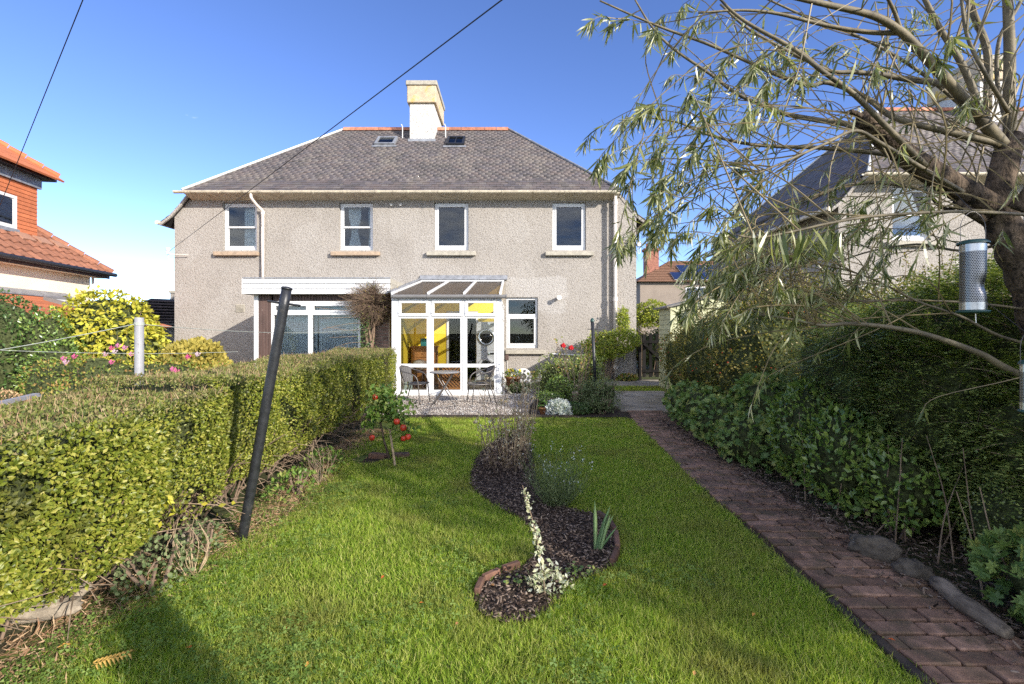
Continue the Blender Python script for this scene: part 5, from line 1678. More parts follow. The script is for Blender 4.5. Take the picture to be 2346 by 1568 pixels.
# the rest of the crown, to the right of the frame and behind it
for pp in (((3.2, 2.95, 2.15), (3.6, 2.4, 2.7), (4.1, 1.7, 3.2), (4.6, .9, 3.5)), ((3.2, 2.9, 2.1), (3.8, 2.8, 2.7), (4.6, 2.5, 3.1), (5.3, 2.1, 3.3)), ((3.15, 2.9, 2.4), (3.5, 2.3, 3.1), (3.8, 1.5, 3.7), (4.0, .6, 4.1)),
           ((3.2, 3.0, 2.2), (3.8, 3.4, 2.8), (4.6, 3.6, 3.3), (5.4, 3.4, 3.5)), ((3.3, 2.8, 1.9), (3.7, 2.0, 2.3), (4.2, 1.1, 2.6), (4.6, .2, 2.7)), ((3.3, 2.8, 2.0), (3.9, 1.7, 2.5), (4.6, .6, 3.0), (5.2, -.5, 3.2)), ((3.25, 2.95, 2.3), (3.6, 3.2, 3.2), (4.0, 3.3, 4.0), (4.3, 3.0, 4.6))):
    pts = bezier_pts(pp, 5)
    MB().tube(pts, [.04 - .0016 * i for i in range(len(pts))], 8).build('branch', M['bark_smooth'], wil, smooth=True)
    for k in range(12):
        S = random.choice(pts[4:])
        T = S + Vector((random.uniform(-.5, .9), random.uniform(-1.0, .4), random.uniform(-.3, .7)))
        if T.x < 1.25 * T.y + .25: continue
        whip(S, T, .1, random.randint(22, 40), start=.3)
tw.build('whips', M['twig'], wil)['kind'] = 'stuff'
LP, LY, LS = np.array(LP), np.array(LY), np.array(LS)
foliage(wil, WILLOW, LP, LY, rdir(len(LP)) * [1, 1, .4], LS, M['willow_leaf'], 300)

# ---------------------------------------------------------------- the tree that shades the lawn
gt = thing('garden_tree', 'loose crowned garden tree standing behind the camera to the right', 'tree', (10.4, -4.6, 0))
tk = bezier_pts([(10.4, -4.6, -.05), (10.45, -4.6, 1.5), (10.35, -4.5, 3.2), (10.4, -4.6, 5.0)], 4)
MB().tube(tk, [.17 - .009 * i for i in range(len(tk))], 10).build('trunk', M['bark'], gt, smooth=True)
gp = []
for k in range(34):
    a = k * 2.4; S = tk[random.randint(6, len(tk) - 1)]
    e = Vector((10.4 + 1.5 * math.cos(a) * random.uniform(.3, 1.1), -4.6 + 1.5 * math.sin(a) * random.uniform(.3, 1.1), random.uniform(4.1, 6.7)))
    pts = bezier_pts([S, (S + e) / 2 + Vector((0, 0, .2)), e], 4)
    MB().tube(pts, [.045 - .0045 * i for i in range(len(pts))], 6).build('branch', M['bark'], gt)
    for _ in range(150): gp.append((pts[random.randint(3, 8)] + Vector(rng.normal(0, .27, 3)))[:])
gp = np.array(gp)
joined('crown', LEAF2, gp, rdir(len(gp)), rdir(len(gp)) + [.6, -.5, .6], rng.uniform(.09, .15, len(gp)), M['pyra_leaf'], gt)

# unseen evergreen, added to throw the slanting shadow in the near left corner
shrub('added_shade_shrub', 'slim columnar evergreen behind the camera shading the near lawn corner', 'shrub', [(1.55, -.62, 1.0, .17, .17, 1.05)], 4000, LEAF2, (.03, .05), M['dark_leaf'], 0, core=.85, stems=3)

# ---------------------------------------------------------------- poles, lines, feeders
def pole(name, label, b, t, r, mat, cat='pole'):
    o = thing(name, label, cat, b)
    return o


b, t = PG(552, 1232) + Vector((0, 0, -.06)), P(657, 662, 3.34)
po = thing('washing_line_pole', 'black metal washing line pole leaning in front of the clipped hedge', 'pole', PG(552, 1232))
n_ = 14
pts = [b + (t - b) * (i / n_) for i in range(n_ + 1)]
MB().tube(pts, [.0335 + .0006 * math.sin(i * 2.1) for i in range(n_ + 1)], 18).build('shaft', M['black_metal'], po, smooth=True)
ax = (t - b).normalized()
mb = MB(); mb.tube([t - ax * .004, t + ax * .006, t + ax * .012, t + ax * .016], [.036, .0385, .03, .006], 16); mb.build('cap', M['black_metal'], po, smooth=True)
c = t - ax * .10
MB().tube([c + Vector((-.105, -.02, .012)), c + Vector((.10, .03, -.018))], .008, 8).build('crossbar', M['black_metal'], po)
b, t = PG(1366, 925) + Vector((0, 0, -.05)), P(1357, 735, 9.75)
po = thing('washing_line_pole', 'thin dark green washing line pole standing among the rose bed plants', 'pole', (b.x, b.y, 0))
MB().tube([b, t], .033, 12).build('shaft', M['black_metal'], po, smooth=True)
MB().lathe(t, [(.045, -.02), (.045, .0), (.03, .03), (.014, .05), (0, .055)], 12).build('finial', M['green_plastic'], po, smooth=True)
c = b + (t - b) * .90
MB().tube([c + Vector((-.11, -.03, 0)), c + Vector((.11, .03, 0))], .009, 6).build('crossbar', M['black_metal'], po)
pb = P(319, 728, 4.6)
po = thing('washing_line_post', 'weathered grey white metal post rising behind the clipped hedge', 'post', (pb.x, pb.y, 0))
MB().tube([(pb.x, pb.y, -.05), (pb.x, pb.y, .8), (pb.x, pb.y, pb.z)], .038, 16).build('shaft', M['grey_pole'], po, smooth=False)
MB().tube([(pb.x - .0, pb.y, pb.z - .075 + .0), (pb.x, pb.y, pb.z - .06), (pb.x, pb.y, pb.z - .045)], .042, 12).build('line_loop', M['line'], po)


def wire(name, label, ps, r, mat, cat='cable', n=14, sag=0):
    a, b_ = Vector(ps[0]), Vector(ps[1])
    pts = [a + (b_ - a) * (i / n) - Vector((0, 0, sag * 4 * (i / n) * (1 - i / n))) for i in range(n + 1)]
    return tag(MB().tube(pts, r, 5).build(name, M[mat], None), label, cat)


lp = Vector((pb.x, pb.y - .04, pb.z - .06))
wire('washing_line', 'washing line strung from grey post towards the extension wall', [lp, P(835, 752, 11.6)], .004, 'line', 'line', sag=.10)
wire('washing_line', 'washing line strung from grey post down to the left frame edge', [lp, P(-60, 812, 4.2)], .004, 'line', 'line', sag=.01)
wire('washing_line', 'second lower washing line crossing above the pink roses', [P(-60, 800, 5.4), P(545, 806, 7.8)], .003, 'line', 'line', sag=.04)
hb = Vector((-10.22, 14.44, 3.84))
far = P(1150, 0, 4.0)
wire('telephone_cable', 'black telephone cable running from house corner up over the roof', [hb, hb + (far - hb) * 1.35], .006, 'wire', sag=.0)
a, b_ = P(-60, 620, 12.0), P(190, 0, 5.5)
wire('telephone_cable', 'black telephone cable crossing the sky at the far left', [a, a + (b_ - a) * 1.4], .006, 'wire')
wire('telephone_cable', 'thin cable from aerial bracket across the gap to neighbouring house', [(3.8, 14.4, 4.05), (8.7, 13.4, 4.3)], .006, 'wire', sag=.12)
wire('telephone_cable', 'lower thin cable slanting between the two houses', [(3.8, 14.4, 4.0), (13.5, 30, 3.2)], .006, 'wire', sag=.1)


def feeder(label, top, rad, hgt, holes, hang):
    o = thing('bird_feeder', label, 'bird feeder', top - Vector((0, 0, hgt)))
    x, y, z = top
    m_ = M['mesh_steel']
    prof = []
    nseg = 22
    mb = MB()
    ns = 24
    for j in range(nseg + 1):
        t_ = j / nseg
        for k in range(ns):
            a_ = 2 * math.pi * k / ns
            dent = 1 - (.30 * math.exp(-((t_ - .62) / .10) ** 2) * max(0, math.cos(a_ + 1.1)) ** 3 if holes else 0)
            mb.v.append((x + rad * dent * math.cos(a_), y + rad * dent * math.sin(a_), z - hgt * t_))
    for j in range(nseg):
        for k in range(ns):
            k2 = (k + 1) % ns
            mb.f.append((j * ns + k, (j + 1) * ns + k, (j + 1) * ns + k2, j * ns + k2))
    mb.build('mesh_tube', m_, o, smooth=True)
    MB().lathe((x, y, z), [(rad * 1.015, -.032), (rad * 1.02, -.001)], 24).build('top_band', M['steel'], o, smooth=True)
    MB().lathe((x, y, z), [(rad * 1.25, .0), (rad * 1.25, .006), (rad * .9, .016), (0, .02)], 24).build('lid', M['green_plastic'], o, smooth=True)
    MB().lathe((x, y, z - hgt), [(0, -.010), (rad * 1.25, -.008), (rad * 1.3, .0), (rad * 1.0, .003)], 24).build('tray', M['green_plastic'], o, smooth=True)
    MB().lathe((x, y, z - hgt), [(rad * 1.02, .004), (rad * 1.03, .035)], 24).build('bottom_band', M['steel'], o, smooth=True)
    pts = bezier_pts([(x - rad * 1.2, y, z - .01), (x - rad * 1.15, y, z + .09), (x, y, z + .135), (x + rad * 1.15, y, z + .09), (x + rad * 1.2, y, z - .01)], 5)
    MB().tube(pts, .0013, 6).build('wire_handle', M['chair_tube'], o)
    MB().tube([(x, y, z + .135), hang], .0012, 4).build('hanging_wire', M['wire'], o)
    MB().tube([(x + .01, y, z - hgt - .012), (x + .012, y, z - hgt - .05)], .002, 5).build('tail_wire', M['steel'], o)
    return o


def mesh_mat(name, scale):
    m, nt, bs_, pos = start(name)
    co = nt.nodes.new('ShaderNodeTexCoord')
    sep = nt.nodes.new('ShaderNodeSeparateXYZ'); nt.links.new(co.outputs['Object'], sep.inputs[0])
    ang = mathn(nt, 'ARCTAN2', sep.outputs['Y'], sep.outputs['X'])
    u = mathn(nt, 'MULTIPLY', ang, 36 / 6.28318)
    v_ = mathn(nt, 'MULTIPLY', sep.outputs['Z'], scale)
    row = mathn(nt, 'FLOOR', v_)
    u2 = mathn(nt, 'ADD', u, mathn(nt, 'MULTIPLY', row, .5))
    fu = mathn(nt, 'SUBTRACT', mathn(nt, 'FRACT', u2), .5); fv = mathn(nt, 'SUBTRACT', mathn(nt, 'FRACT', v_), .5)
    d2 = mathn(nt, 'ADD', mathn(nt, 'MULTIPLY', fu, fu), mathn(nt, 'MULTIPLY', fv, fv))
    hole = mathn(nt, 'LESS_THAN', d2, .11)
    bs_.inputs['Metallic'].default_value = .9; bs_.inputs['Roughness'].default_value = .35
    nt.links.new(mixc(nt, hole, (.26, .26, .265), (.012, .012, .012)), bs_.inputs['Base Color'])
    return m


M['mesh_steel'] = mesh_mat('perforated_steel', 150)
ft = P(2229, 560, 2.0)
feeder('dented perforated steel seed feeder hanging from the willow', ft, .042, .275, True, Vector((ft.x + .02, ft.y + .1, ft.z + .24)))
ft = P(2352, 835, 2.1)
feeder('narrow mesh nut feeder hanging at the right frame edge', ft, .022, .20, False, Vector((ft.x, ft.y + .2, ft.z + .3)))

# ---------------------------------------------------------------- shed, gate
M['shed_paint'] = mk('pale_green_shed_paint', (.46, .46, .28), .1, 6, .75, 60, .25, .004, stretch=(.15, 1, 1), rnd=.08)
shed = thing('garden_shed', 'pale green timber shed with felt roof behind the pyracantha', 'shed', (4.8, 12.3, 0))
Ys, x0, x1 = 11.5, 3.77, 5.85
MB().box(x0 + .02, x1 - .02, Ys + .02, Ys + .95, .0, 2.03).build('side_walls', M['shed_paint'], shed)
MB().prism([(x0 + .02, Ys + .02, 2.03), (x1 - .02, Ys + .02, 2.03), ((x0 + x1) / 2, Ys + .02, 2.27)], (0, .93, 0)).build('gable', M['shed_paint'], shed)
z = .06
k = 0
while z < 2.4:
    half = (x1 - x0) / 2 * (1 if z < 1.98 else max(0, (2.27 - z - .05) / .28))
    if half > .1:
        xc = (x0 + x1) / 2
        MB().prism([(xc - half, Ys + .019, z), (xc - half, Ys - .004, z), (xc - half, Ys + .012, z + .118), (xc - half, Ys + .019, z + .118)], (2 * half, 0, 0)).build('weatherboard', M['shed_paint'], shed)
        if z < 1.95: MB().prism([(x0 + .019, Ys + .03, z), (x0 - .004, Ys + .03, z), (x0 + .012, Ys + .03, z + .118), (x0 + .019, Ys + .03, z + .118)], (0, .9, 0)).build('weatherboard', M['shed_paint'], shed)
    z += .12; k += 1
MB().box(x0 - .015, x0 + .03, Ys - .02, Ys + .03, .02, 2.05).build('corner_batten', M['shed_paint'], shed)
M['felt'] = mk('roof_felt', (.17, .16, .145), .15, 10, .95, 90, .5, .004)
xc = (x0 + x1) / 2
for s in (-1, 1):
    MB().prism([(xc, Ys - .10, 2.29), (xc + s * (1.04 + .12), Ys - .10, 2.005), (xc + s * (1.04 + .12), Ys - .10, 2.045), (xc, Ys - .10, 2.33)], (0, 1.15, 0)).build('roof_slope', M['felt'], shed)
tag(MB().box(3.65, 4.05, 10.75, 11.15, -.02, .14).build('stone_block', M['rock'], None, bevel=.03), 'dark stone block in front of the shed corner', 'stone')

M['gate_wood'] = mk('dark_gate_wood', (.013, .012, .011), .3, 14, .9, 70, .4, .004, stretch=(1, 1, .15), rnd=.25, spec=.15)
gate = thing('picket_gate', 'dark stained picket gate with diagonal brace beside the house corner', 'gate', (4.25, 14.3, 0))
gy = 14.3
for xx, hh in ((3.74, 1.38), (4.80, 1.42)): MB().box(xx, xx + .085, gy, gy + .085, -.03, hh).build('gate_post', M['gate_wood'], gate, bevel=.008)
for k in range(5):
    xx = 3.87 + k * .19
    h_ = 1.36 + .03 * math.sin(k)
    MB().box(xx, xx + .095, gy + .045, gy + .065, .10, h_).build('picket', M['gate_wood'], gate, bevel=.004)
for zz in (.24, 1.10): MB().box(3.84, 4.785, gy + .005, gy + .043, zz, zz + .085).build('rail', M['gate_wood'], gate, bevel=.005)
MB().beam((3.90, gy + .022, 1.10), (4.72, gy + .022, .33), .034, .08).build('brace', M['gate_wood'], gate)

# behind the gate: path, hedge, small tree, far house
shrub('round_tree', 'small pale green round headed tree behind the gate', 'tree', [(4.62, 16.0, 2.02, .52, .5, .42), (4.3, 15.9, 1.9, .3, .3, .3), (5.0, 16.0, 1.95, .32, .3, .32)], 4200, LEAF2, (.045, .08), M['climber_leaf'], 0, up=.3, core=.6, amp=.28, stems=10, base_r=.06)
shrub('laurel_hedge', 'dark green rounded hedge just behind the picket gate', 'hedge', [(5.4, 17.6, .75, .75, .8, .80), (6.3, 17.8, .8, .8, .8, .86), (7.3, 18, .8, .8, .8, .85)], 6500, LEAF2, (.05, .09), M['dark_leaf'], 0, up=.2, core=.86, stems=6)
shrub('golden_bush', 'low yellow bush seen between house wall and the gate hedge', 'bush', [(5.0, 19.8, .85, .7, .5, .75)], 1800, LEAF2, (.05, .08), M['golden_leaf'], 0, stems=4)
shrub('leaf_pile', 'heap of brown fallen leaves and weeds at the house corner by gate', 'plant', [(3.35, 14.1, .05, .28, .16, .14)], 420, LEAF, (.06, .11), M['rose_leaf'], 0, core=.6, stems=0)
M['pantile_far'] = mk('brown_tiles', (.19, .10, .06), .2, 6, .9, 20, .5, .03, stretch=(1, 1, 3))
fh = thing('far_house', 'distant house with brown tiled roof, solar panels and brick chimney', 'house', (18, 48, 0))
fx, fyy = 11.9, 45.0
M['far_wall'] = mk('far_tan_render', (.25, .205, .165), .08, 1, .95, 20, .3, .02)
MB().box(fx, fx + 13, fyy, fyy + 8, 0, 6.1).build('wall', M['far_wall'], fh)
mb = MB()
e0, e1, r0, r1 = Vector((fx - .4, fyy - .4, 6.05)), Vector((fx + 13.4, fyy - .4, 6.05)), Vector((fx + 4.0, fyy + 4, 8.6)), Vector((fx + 9.5, fyy + 4, 8.6))
b0, b1 = Vector((fx - .4, fyy + 8.4, 6.05)), Vector((fx + 13.4, fyy + 8.4, 6.05))
for f in ([e0, e1, r1, r0], [e1, b1, r1], [b1, b0, r0, r1], [b0, e0, r0]): mb.face(f)
rf = mb.build('roof', M['pantile_far'], fh)
for k in range(13):
    t_ = k / 13
    MB().beam(e0.lerp(r0, t_) + Vector((0, -.02, .03)), e1.lerp(r1, t_) + Vector((0, -.02, .03)), .12, .04).build('tile_course', M['pantile_far'], rf)
M['solar'] = mk('solar_panel', (.015, .025, .07), .1, 3, .15, 20, 0)
up_ = (r0 - e0); up_ = Vector((0, 4.4, 2.55)).normalized(); rn_ = Vector((0, -2.55, 4.4)).normalized()
for j, (xs_, n_p) in enumerate(((3.9, 5), (5.0, 5))):
    for k in range(n_p):
        c = Vector((fx + xs_ + k * 1.25 - .2, fyy - .4, 6.05)) + up_ * (1.0 + j * 1.75) + rn_ * .14
        MB().obox(c, (.58, 0, 0), up_ * .82, rn_ * .03).build('solar_panel', M['solar'], fh)
        MB().obox(c - rn_ * .035, (.60, 0, 0), up_ * .84, rn_ * .02).build('panel_frame', M['white_old'], fh)
M['red_brick'] = mk('red_chimney_brick', (.28, .12, .08), .25, 5, .9, 14, .4, .02)
MB().box(fx + 1.1, fx + 2.35, fyy + 2, fyy + 3, 6.2, 9.3).build('chimney', M['red_brick'], fh)
MB().box(fx + .98, fx + 2.47, fyy + 1.88, fyy + 3.12, 9.301, 9.55).build('chimney_cap', M['red_brick'], fh)
for xx in (fx + 1.35, fx + 1.75, fx + 2.1): MB().lathe((xx, fyy + 2.5, 9.551), [(.15, 0), (.12, .5), (.14, .52), (0, .53)], 8).build('chimney_pot', M['red_brick'], fh)
wmb = MB(); frame_rect(wmb, fx + 4.2, fx + 6.6, 4.0, 5.6, fyy - .06, fyy - .005, .12); wmb.box(fx + 5.3, fx + 5.45, fyy - .055, fyy - .006, 4.12, 5.48)
w_ = wmb.build('window', M['white'], fh); pane(w_, fx + 4.32, fx + 6.48, 4.12, 5.48, fyy - .03)

# ---------------------------------------------------------------- the brick-red house on the left
M['tile_red'] = mk('orange_plain_tile', (.46, .14, .055), .1, 9, .85, 60, .3, .004, rnd=.12)
M['pantile'] = mk('brown_red_pantile', (.25, .105, .06), .16, 7, .85, 60, .4, .006, rnd=.16)
lh = thing('tiled_house', 'cream neighbouring house with red tiled roof and tile hung dormer', 'house', (-13, 12, 0))
C1 = Vector((-12.8, 14.7, 0))                       # far corner of the facade
fd = Vector((-.17, 1, 0)).normalized()               # along the facade, away from us
vd = Vector((-1, -.17, 0)).normalized()              # into the house
ZZ = Vector((0, 0, 1))
EV = 3.25


def L(u, v, w):                                      # u back towards us from the far corner, v into the house
    return C1 - fd * u + vd * v + ZZ * w


mb = MB(); mb.prism([L(0, 0, 0), L(6, 0, 0), L(6, 8, 0), L(0, 8, 0)], (0, 0, EV)); mb.build('wall', M['render_cream'], lh)
# roof: eave -> ridge at v=4, hip at the far end
RZ = 6.9
eA, eB = L(-.35, -.35, EV - .02), L(6.2, -.35, EV - .02)
rA, rB = L(3.1, 4, RZ), L(6.2, 4, RZ)
bA, bB = L(-.35, 8.35, EV - .02), L(6.2, 8.35, EV - .02)
mb = MB()
for f in ([eA, rA, rB, eB], [bA, rA, eA], [bB, rB, rA, bA], [eA, eB, bB, bA]): mb.face(f)
lroof = mb.build('roof', M['slate_deck'], lh)
up_ = (rB - eB).normalized(); un_ = -fd
nr_ = un_.cross(up_)
if nr_.z < 0: nr_ = -nr_
Ls_ = (rB - eB).length
tile_me = bpy.data.meshes.new('roof_tile')
tv, tf = [], []
nx_ = 6
for j, (yy, lift) in enumerate(((-.03, .045), (.36, .012))):
    for i in range(nx_ + 1):
        a_ = i / nx_
        tv.append((a_ * .30, yy, lift + .028 * math.sin(a_ * 2 * math.pi) ** 1))
for i in range(nx_): tf.append((i, i + 1, nx_ + 2 + i, nx_ + 1 + i))
base_ = len(tv)
for i in range(nx_ + 1): tv.append((i / nx_ * .30, -.03, .0))
for i in range(nx_): tf.append((base_ + i, base_ + i + 1, i + 1, i))
tile_me.from_pydata(tv, [], tf); tile_me.materials.append(M['pantile'])
far_tiles = []
rows = int(Ls_ / .335)
for r_ in range(rows):
    t_ = r_ * .335
    u0 = (eA - eB).dot(un_) * 0
    hip = (rA - eA).dot(un_) * (t_ / Ls_)             # how far the hip has run back
    u = 0.0
    while u < 6.3:
        if u + .15 > hip:
            p = eA + un_ * (u) + up_ * (t_ + .02) + nr_ * .03
            sx = 1173 + p.x * FPX / p.y
            if sx > -60:
                o = bpy.data.objects.new('roof_tile', tile_me)
                o.matrix_basis = Matrix(((un_.x, up_.x, nr_.x, p.x), (un_.y, up_.y, nr_.y, p.y), (un_.z, up_.z, nr_.z, p.z), (0, 0, 0, 1)))
                scn.collection.objects.link(o); W[o.name] = p
                o.parent = lroof; o.matrix_parent_inverse = Matrix.Translation(-W[lroof.name])
        u += .30
n_h = 16
for k in range(n_h):
    a_ = eA.lerp(rA, k / n_h) + nr_ * .06; b_ = eA.lerp(rA, (k + .97) / n_h) + nr_ * .05
    MB().tube([a_, b_], [.12, .105], 8).build('hip_tile', M['pantile'], lroof)
# vent tiles
for k in range(3):
    p = eA + un_ * (.95 + k * .62) + up_ * 1.05 + nr_ * .07
    MB().obox(p, un_ * .22, up_ * .15, nr_ * .03).build('vent_tile', mk('pale_vent_tile', (.36, .19, .12), .1, 6, .85, 40, .2, .003) if k == 0 else bpy.data.materials['pale_vent_tile'], lroof)
MB().tube([L(-.4, -.46, EV - .04), L(6, -.46, EV - .04)], .06, 8).build('gutter', M['black_metal'], lh)
MB().prism([L(-.33, -.34, EV - .17), L(6, -.34, EV - .17), L(6, -.34, EV - .03), L(-.33, -.34, EV - .03)], vd * .03).build('fascia', M['wood_dark'], lh)
MB().prism([L(-.3, -.3, EV - .16), L(6, -.3, EV - .16), L(6, .0, EV - .16), L(-.3, .0, EV - .16)], ZZ * .03).build('soffit', M['render_cream'], lh)
MB().tube([L(-.02, -.06, .1), L(-.02, -.06, EV - .1)], .035, 8).build('downpipe', M['white_old'], lh)
# dormer: tile hung cheeks
du0, du1, dv, dz0, dz1 = 1.25, 4.2, .55, EV + .52, EV + 2.42
mb = MB(); mb.prism([L(du0, dv, dz0), L(du1, dv, dz0), L(du1, dv + 3, dz0), L(du0, dv + 3, dz0)], (0, 0, dz1 - dz0))
dm = mb.build('dormer', M['tile_red'], lh)
wu0, wu1, wz0, wz1 = 1.95, 3.7, EV + .88, EV + 1.74
zc = dz0
k = 0
while zc < dz1 - .05:
    h_ = .105
    segs = [(du0 - .012, du1)]
    if wz0 - .05 < zc + .06 and zc < wz1 - .03: segs = [(du0 - .012, wu0 - .02)]
    for a_, b_ in segs:
        mb = MB(); mb.prism([L(a_, dv + .01, zc), L(a_, dv - .022, zc), L(a_, dv - .006, zc + h_), L(a_, dv + .01, zc + h_)], -fd * (b_ - a_))
        mb.build('tile_course', M['tile_red'], dm)
    zc += h_; k += 1
MB().prism([L(du0 - .03, dv - .06, dz0 - .14), L(du1, dv - .06, dz0 - .14), L(du1, dv - .03, dz0 - .005), L(du0 - .03, dv - .03, dz0 - .005)], vd * .03).build('lead_apron', M['lead'], lh)
MB().prism([L(du0 - .75, dv - .38, EV + .24), L(du1, dv - .38, EV + .24), L(du1, dv - .1, EV + .50), L(du0 - .25, dv - .1, EV + .50)], nr_ * .12).build('lead_skirt', M['lead'], lh)
MB().prism([L(du0 - .08, dv - .08, dz1 - .28), L(du1, dv - .08, dz1 - .28), L(du1, dv - .08, dz1), L(du0 - .08, dv - .08, dz1)], vd * .06).build('lead_band', M['lead'], lh)
MB().prism([L(du0 - .30, dv - .30, dz1), L(du1, dv - .30, dz1), L(du1, dv + 3, dz1), L(du0 - .30, dv + 3, dz1)], ZZ * .10).build('dormer_soffit', M['black_metal'], lh)
a_, b_, c_, d_ = L(du0 - .32, dv - .32, dz1 + .10), L(du1, dv - .32, dz1 + .10), L(du1, dv + 1.6, dz1 + 1.5), L(du0 + 1.6, dv + 1.6, dz1 + 1.5)
mb = MB(); mb.face([a_, b_, c_, d_]); mb.face([a_, d_, L(du0 - .32, dv + 3.4, dz1 + .1)])
dr_ = mb.build('dormer_roof', M['slate_deck'], lh)
for k in range(7):
    MB().beam(a_.lerp(d_, k / 7) + ZZ * .03, b_.lerp(c_, k / 7) + ZZ * .03, .36, .05, (c_ - b_).cross(un_)).build('tile_course', M['tile_red'], dr_)
for k in range(8):
    MB().tube([a_.lerp(d_, k / 8) + ZZ * .06, a_.lerp(d_, (k + .96) / 8) + ZZ * .05], [.11, .095], 8).build('hip_tile', M['tile_red'], dr_)
# dormer window
def Lbox(mb, u0, u1, v0, v1, w0, w1):
    mb.prism([L(u0, v0, w0), L(u1, v0, w0), L(u1, v1, w0), L(u0, v1, w0)], (0, 0, w1 - w0)); return mb
mb = MB()
Lbox(mb, wu0, wu1, dv - .05, dv + .0, wz0, wz0 + .09); Lbox(mb, wu0, wu1, dv - .05, dv + .0, wz1 - .08, wz1)
for u_ in (wu0, wu0 + 1.1, wu1 - .09): Lbox(mb, u_, u_ + .09, dv - .049, dv - .001, wz0 + .09, wz1 - .08)
w_ = mb.build('window', M['white'], lh)
Lbox(MB(), wu0 + .09, wu1 - .09, dv - .03, dv - .025, wz0 + .09, wz1 - .08).build('pane', M['glass'], w_)
for k in range(15):
    zz = wz0 + .1 + k * .046
    Lbox(MB(), wu0 + .1, wu1 - .1, dv - .024, dv - .017, zz, zz + .040).build('blind_slat', M['white'], w_)
Lbox(MB(), wu0 - .06, wu1 + .06, dv - .07, dv - .03, wz0 - .1, wz0 - .005).build('lead_sill', M['lead'], lh)
# lean-to with rooflight in front
xT = L(3.2, -.02, 2.35)
la, lb_ = L(1.0, -.02, 2.32), L(6, -.02, 2.32)
lc, ld = L(6, -2.6, 1.55), L(1.0, -2.6, 1.55)
mb = MB(); mb.prism([la, lb_, lc, ld], (0, 0, .06)); lt = mb.build('lean_to_roof', M['pantile'], lh)
for k in range(9):
    MB().beam(ld.lerp(la, k / 9) + ZZ * .075, lc.lerp(lb_, k / 9) + ZZ * .075, .26, .03, (lb_ - la).cross(la - ld)).build('tile_course', M['tile_red'], lt)
MB().prism([L(1.0, -.25, 2.36), L(6, -.25, 2.36), L(6, -.01, 2.5), L(1.0, -.01, 2.5)], (0, 0, .03)).build('lean_to_flashing', M['lead'], lh)
mb = MB(); mb.prism([L(1.1, -.05, 0), L(6, -.05, 0), L(6, -2.4, 0), L(1.1, -2.4, 0)], (0, 0, 1.56)); mb.build('lean_to_wall', M['render_cream'], lh)
qa, qb, qc, qd = ld.lerp(la, .78).lerp(lc.lerp(lb_, .78), .14), ld.lerp(la, .78).lerp(lc.lerp(lb_, .78), .32), ld.lerp(la, .36).lerp(lc.lerp(lb_, .36), .32), ld.lerp(la, .36).lerp(lc.lerp(lb_, .36), .14)
mb = MB()
for p_, q_ in ((qa, qb), (qb, qc), (qc, qd), (qd, qa)): mb.beam(p_ + ZZ * .13, q_ + ZZ * .13, .09, .10)
sk = mb.build('rooflight', M['gutter_grey'], lh)
MB().prism([qa + ZZ * .14, qb + ZZ * .14, qc + ZZ * .14, qd + ZZ * .14], (0, 0, .012)).build('pane', M['white_old'], sk)

# dark garage roof between the houses
gr = thing('garage', 'low grey garage with dark tiled roof at the left house corner', 'garage', (-12.5, 19, 0))
MB().box(-14.6, -10.6, 17.6, 22.5, 0, 1.72).build('wall', M['harl'], gr)
mb = MB(); mb.prism([(-14.9, 17.3, 1.72), (-10.4, 17.3, 1.72), (-10.4, 20, 2.55), (-14.9, 20, 2.75)], (0, 0, .07)); gro = mb.build('roof', M['slate_deck'], gr)
for k in range(8):
    a_ = Vector((-14.9, 17.3, 1.80)).lerp(Vector((-14.9, 20, 2.83)), k / 8); b_ = Vector((-10.4, 17.3, 1.80)).lerp(Vector((-10.4, 20, 2.63)), k / 8)
    MB().beam(a_, b_, .36, .05).build('tile_course', mk('dark_roof_tile', (.06, .045, .045), .2, 8, .8, 40, .3, .006) if k == 0 else bpy.data.materials['dark_roof_tile'], gro)
MB().tube([(-14.9, 17.24, 1.72), (-10.4, 17.24, 1.72)], .06, 8).build('gutter', M['gutter_grey'], gr)
cs = thing('chimney_stack', 'small pale chimney stack behind the garage roof', 'chimney', (-14.6, 21.5, 0))
MB().box(-15.95, -15.45, 22.6, 23.1, 0, 3.25).build('stack', M['harl'], cs)
MB().box(-16.0, -15.40, 22.55, 23.15, 3.251, 3.36).build('cap', M['stone_grey'], cs)

# ---------------------------------------------------------------- left garden shrubs
shrub('yellow_shrub', 'dense shrub covered in bright yellow autumn leaves left of the house', 'shrub', [(-7.55, 9.0, 1.45, .80, .7, .72), (-7.9, 9.1, 1.05, .65, .6, .6), (-7.1, 9.0, 1.05, .6, .6, .65)], 6500, LEAF, (.08, .125), M['yellow_leaf'], 60, up=-.35, core=.78, amp=.2, stems=40, stem_mat='dry_twig')
shrub('evergreen_shrub', 'big dark evergreen shrub at the left frame edge', 'shrub', [(-8.7, 8.1, 1.0, .95, .8, 1.10), (-9.4, 8.3, 1.1, .8, .8, 1.05)], 9000, LEAF, (.045, .075), M['dark_leaf'], 0, up=.3, core=.86, stems=6)
shrub('green_shrub', 'mid green leafy shrub between evergreen and yellow shrub', 'shrub', [(-7.75, 8.1, .95, .45, .45, .85), (-7.4, 7.9, .7, .4, .4, .6)], 3600, LEAF, (.04, .065), M['glossy_leaf'], 0, core=.8, stems=10)
rb = shrub('rose_bush', 'wide rambling rose bush with pink blooms behind the hedge', 'rose', [(-5.6, 6.7, .58, .62, .5, .58), (-6.3, 6.9, .55, .6, .5, .55), (-4.9, 6.9, .55, .55, .5, .55), (-5.0, 5.6, .45, .55, .6, .42), (-4.2, 6.9, .5, .5, .5, .52)], 11000, LEAF, (.025, .05), M['rose_leaf'], 0, core=.84, amp=.24, stems=16, depth=.2)
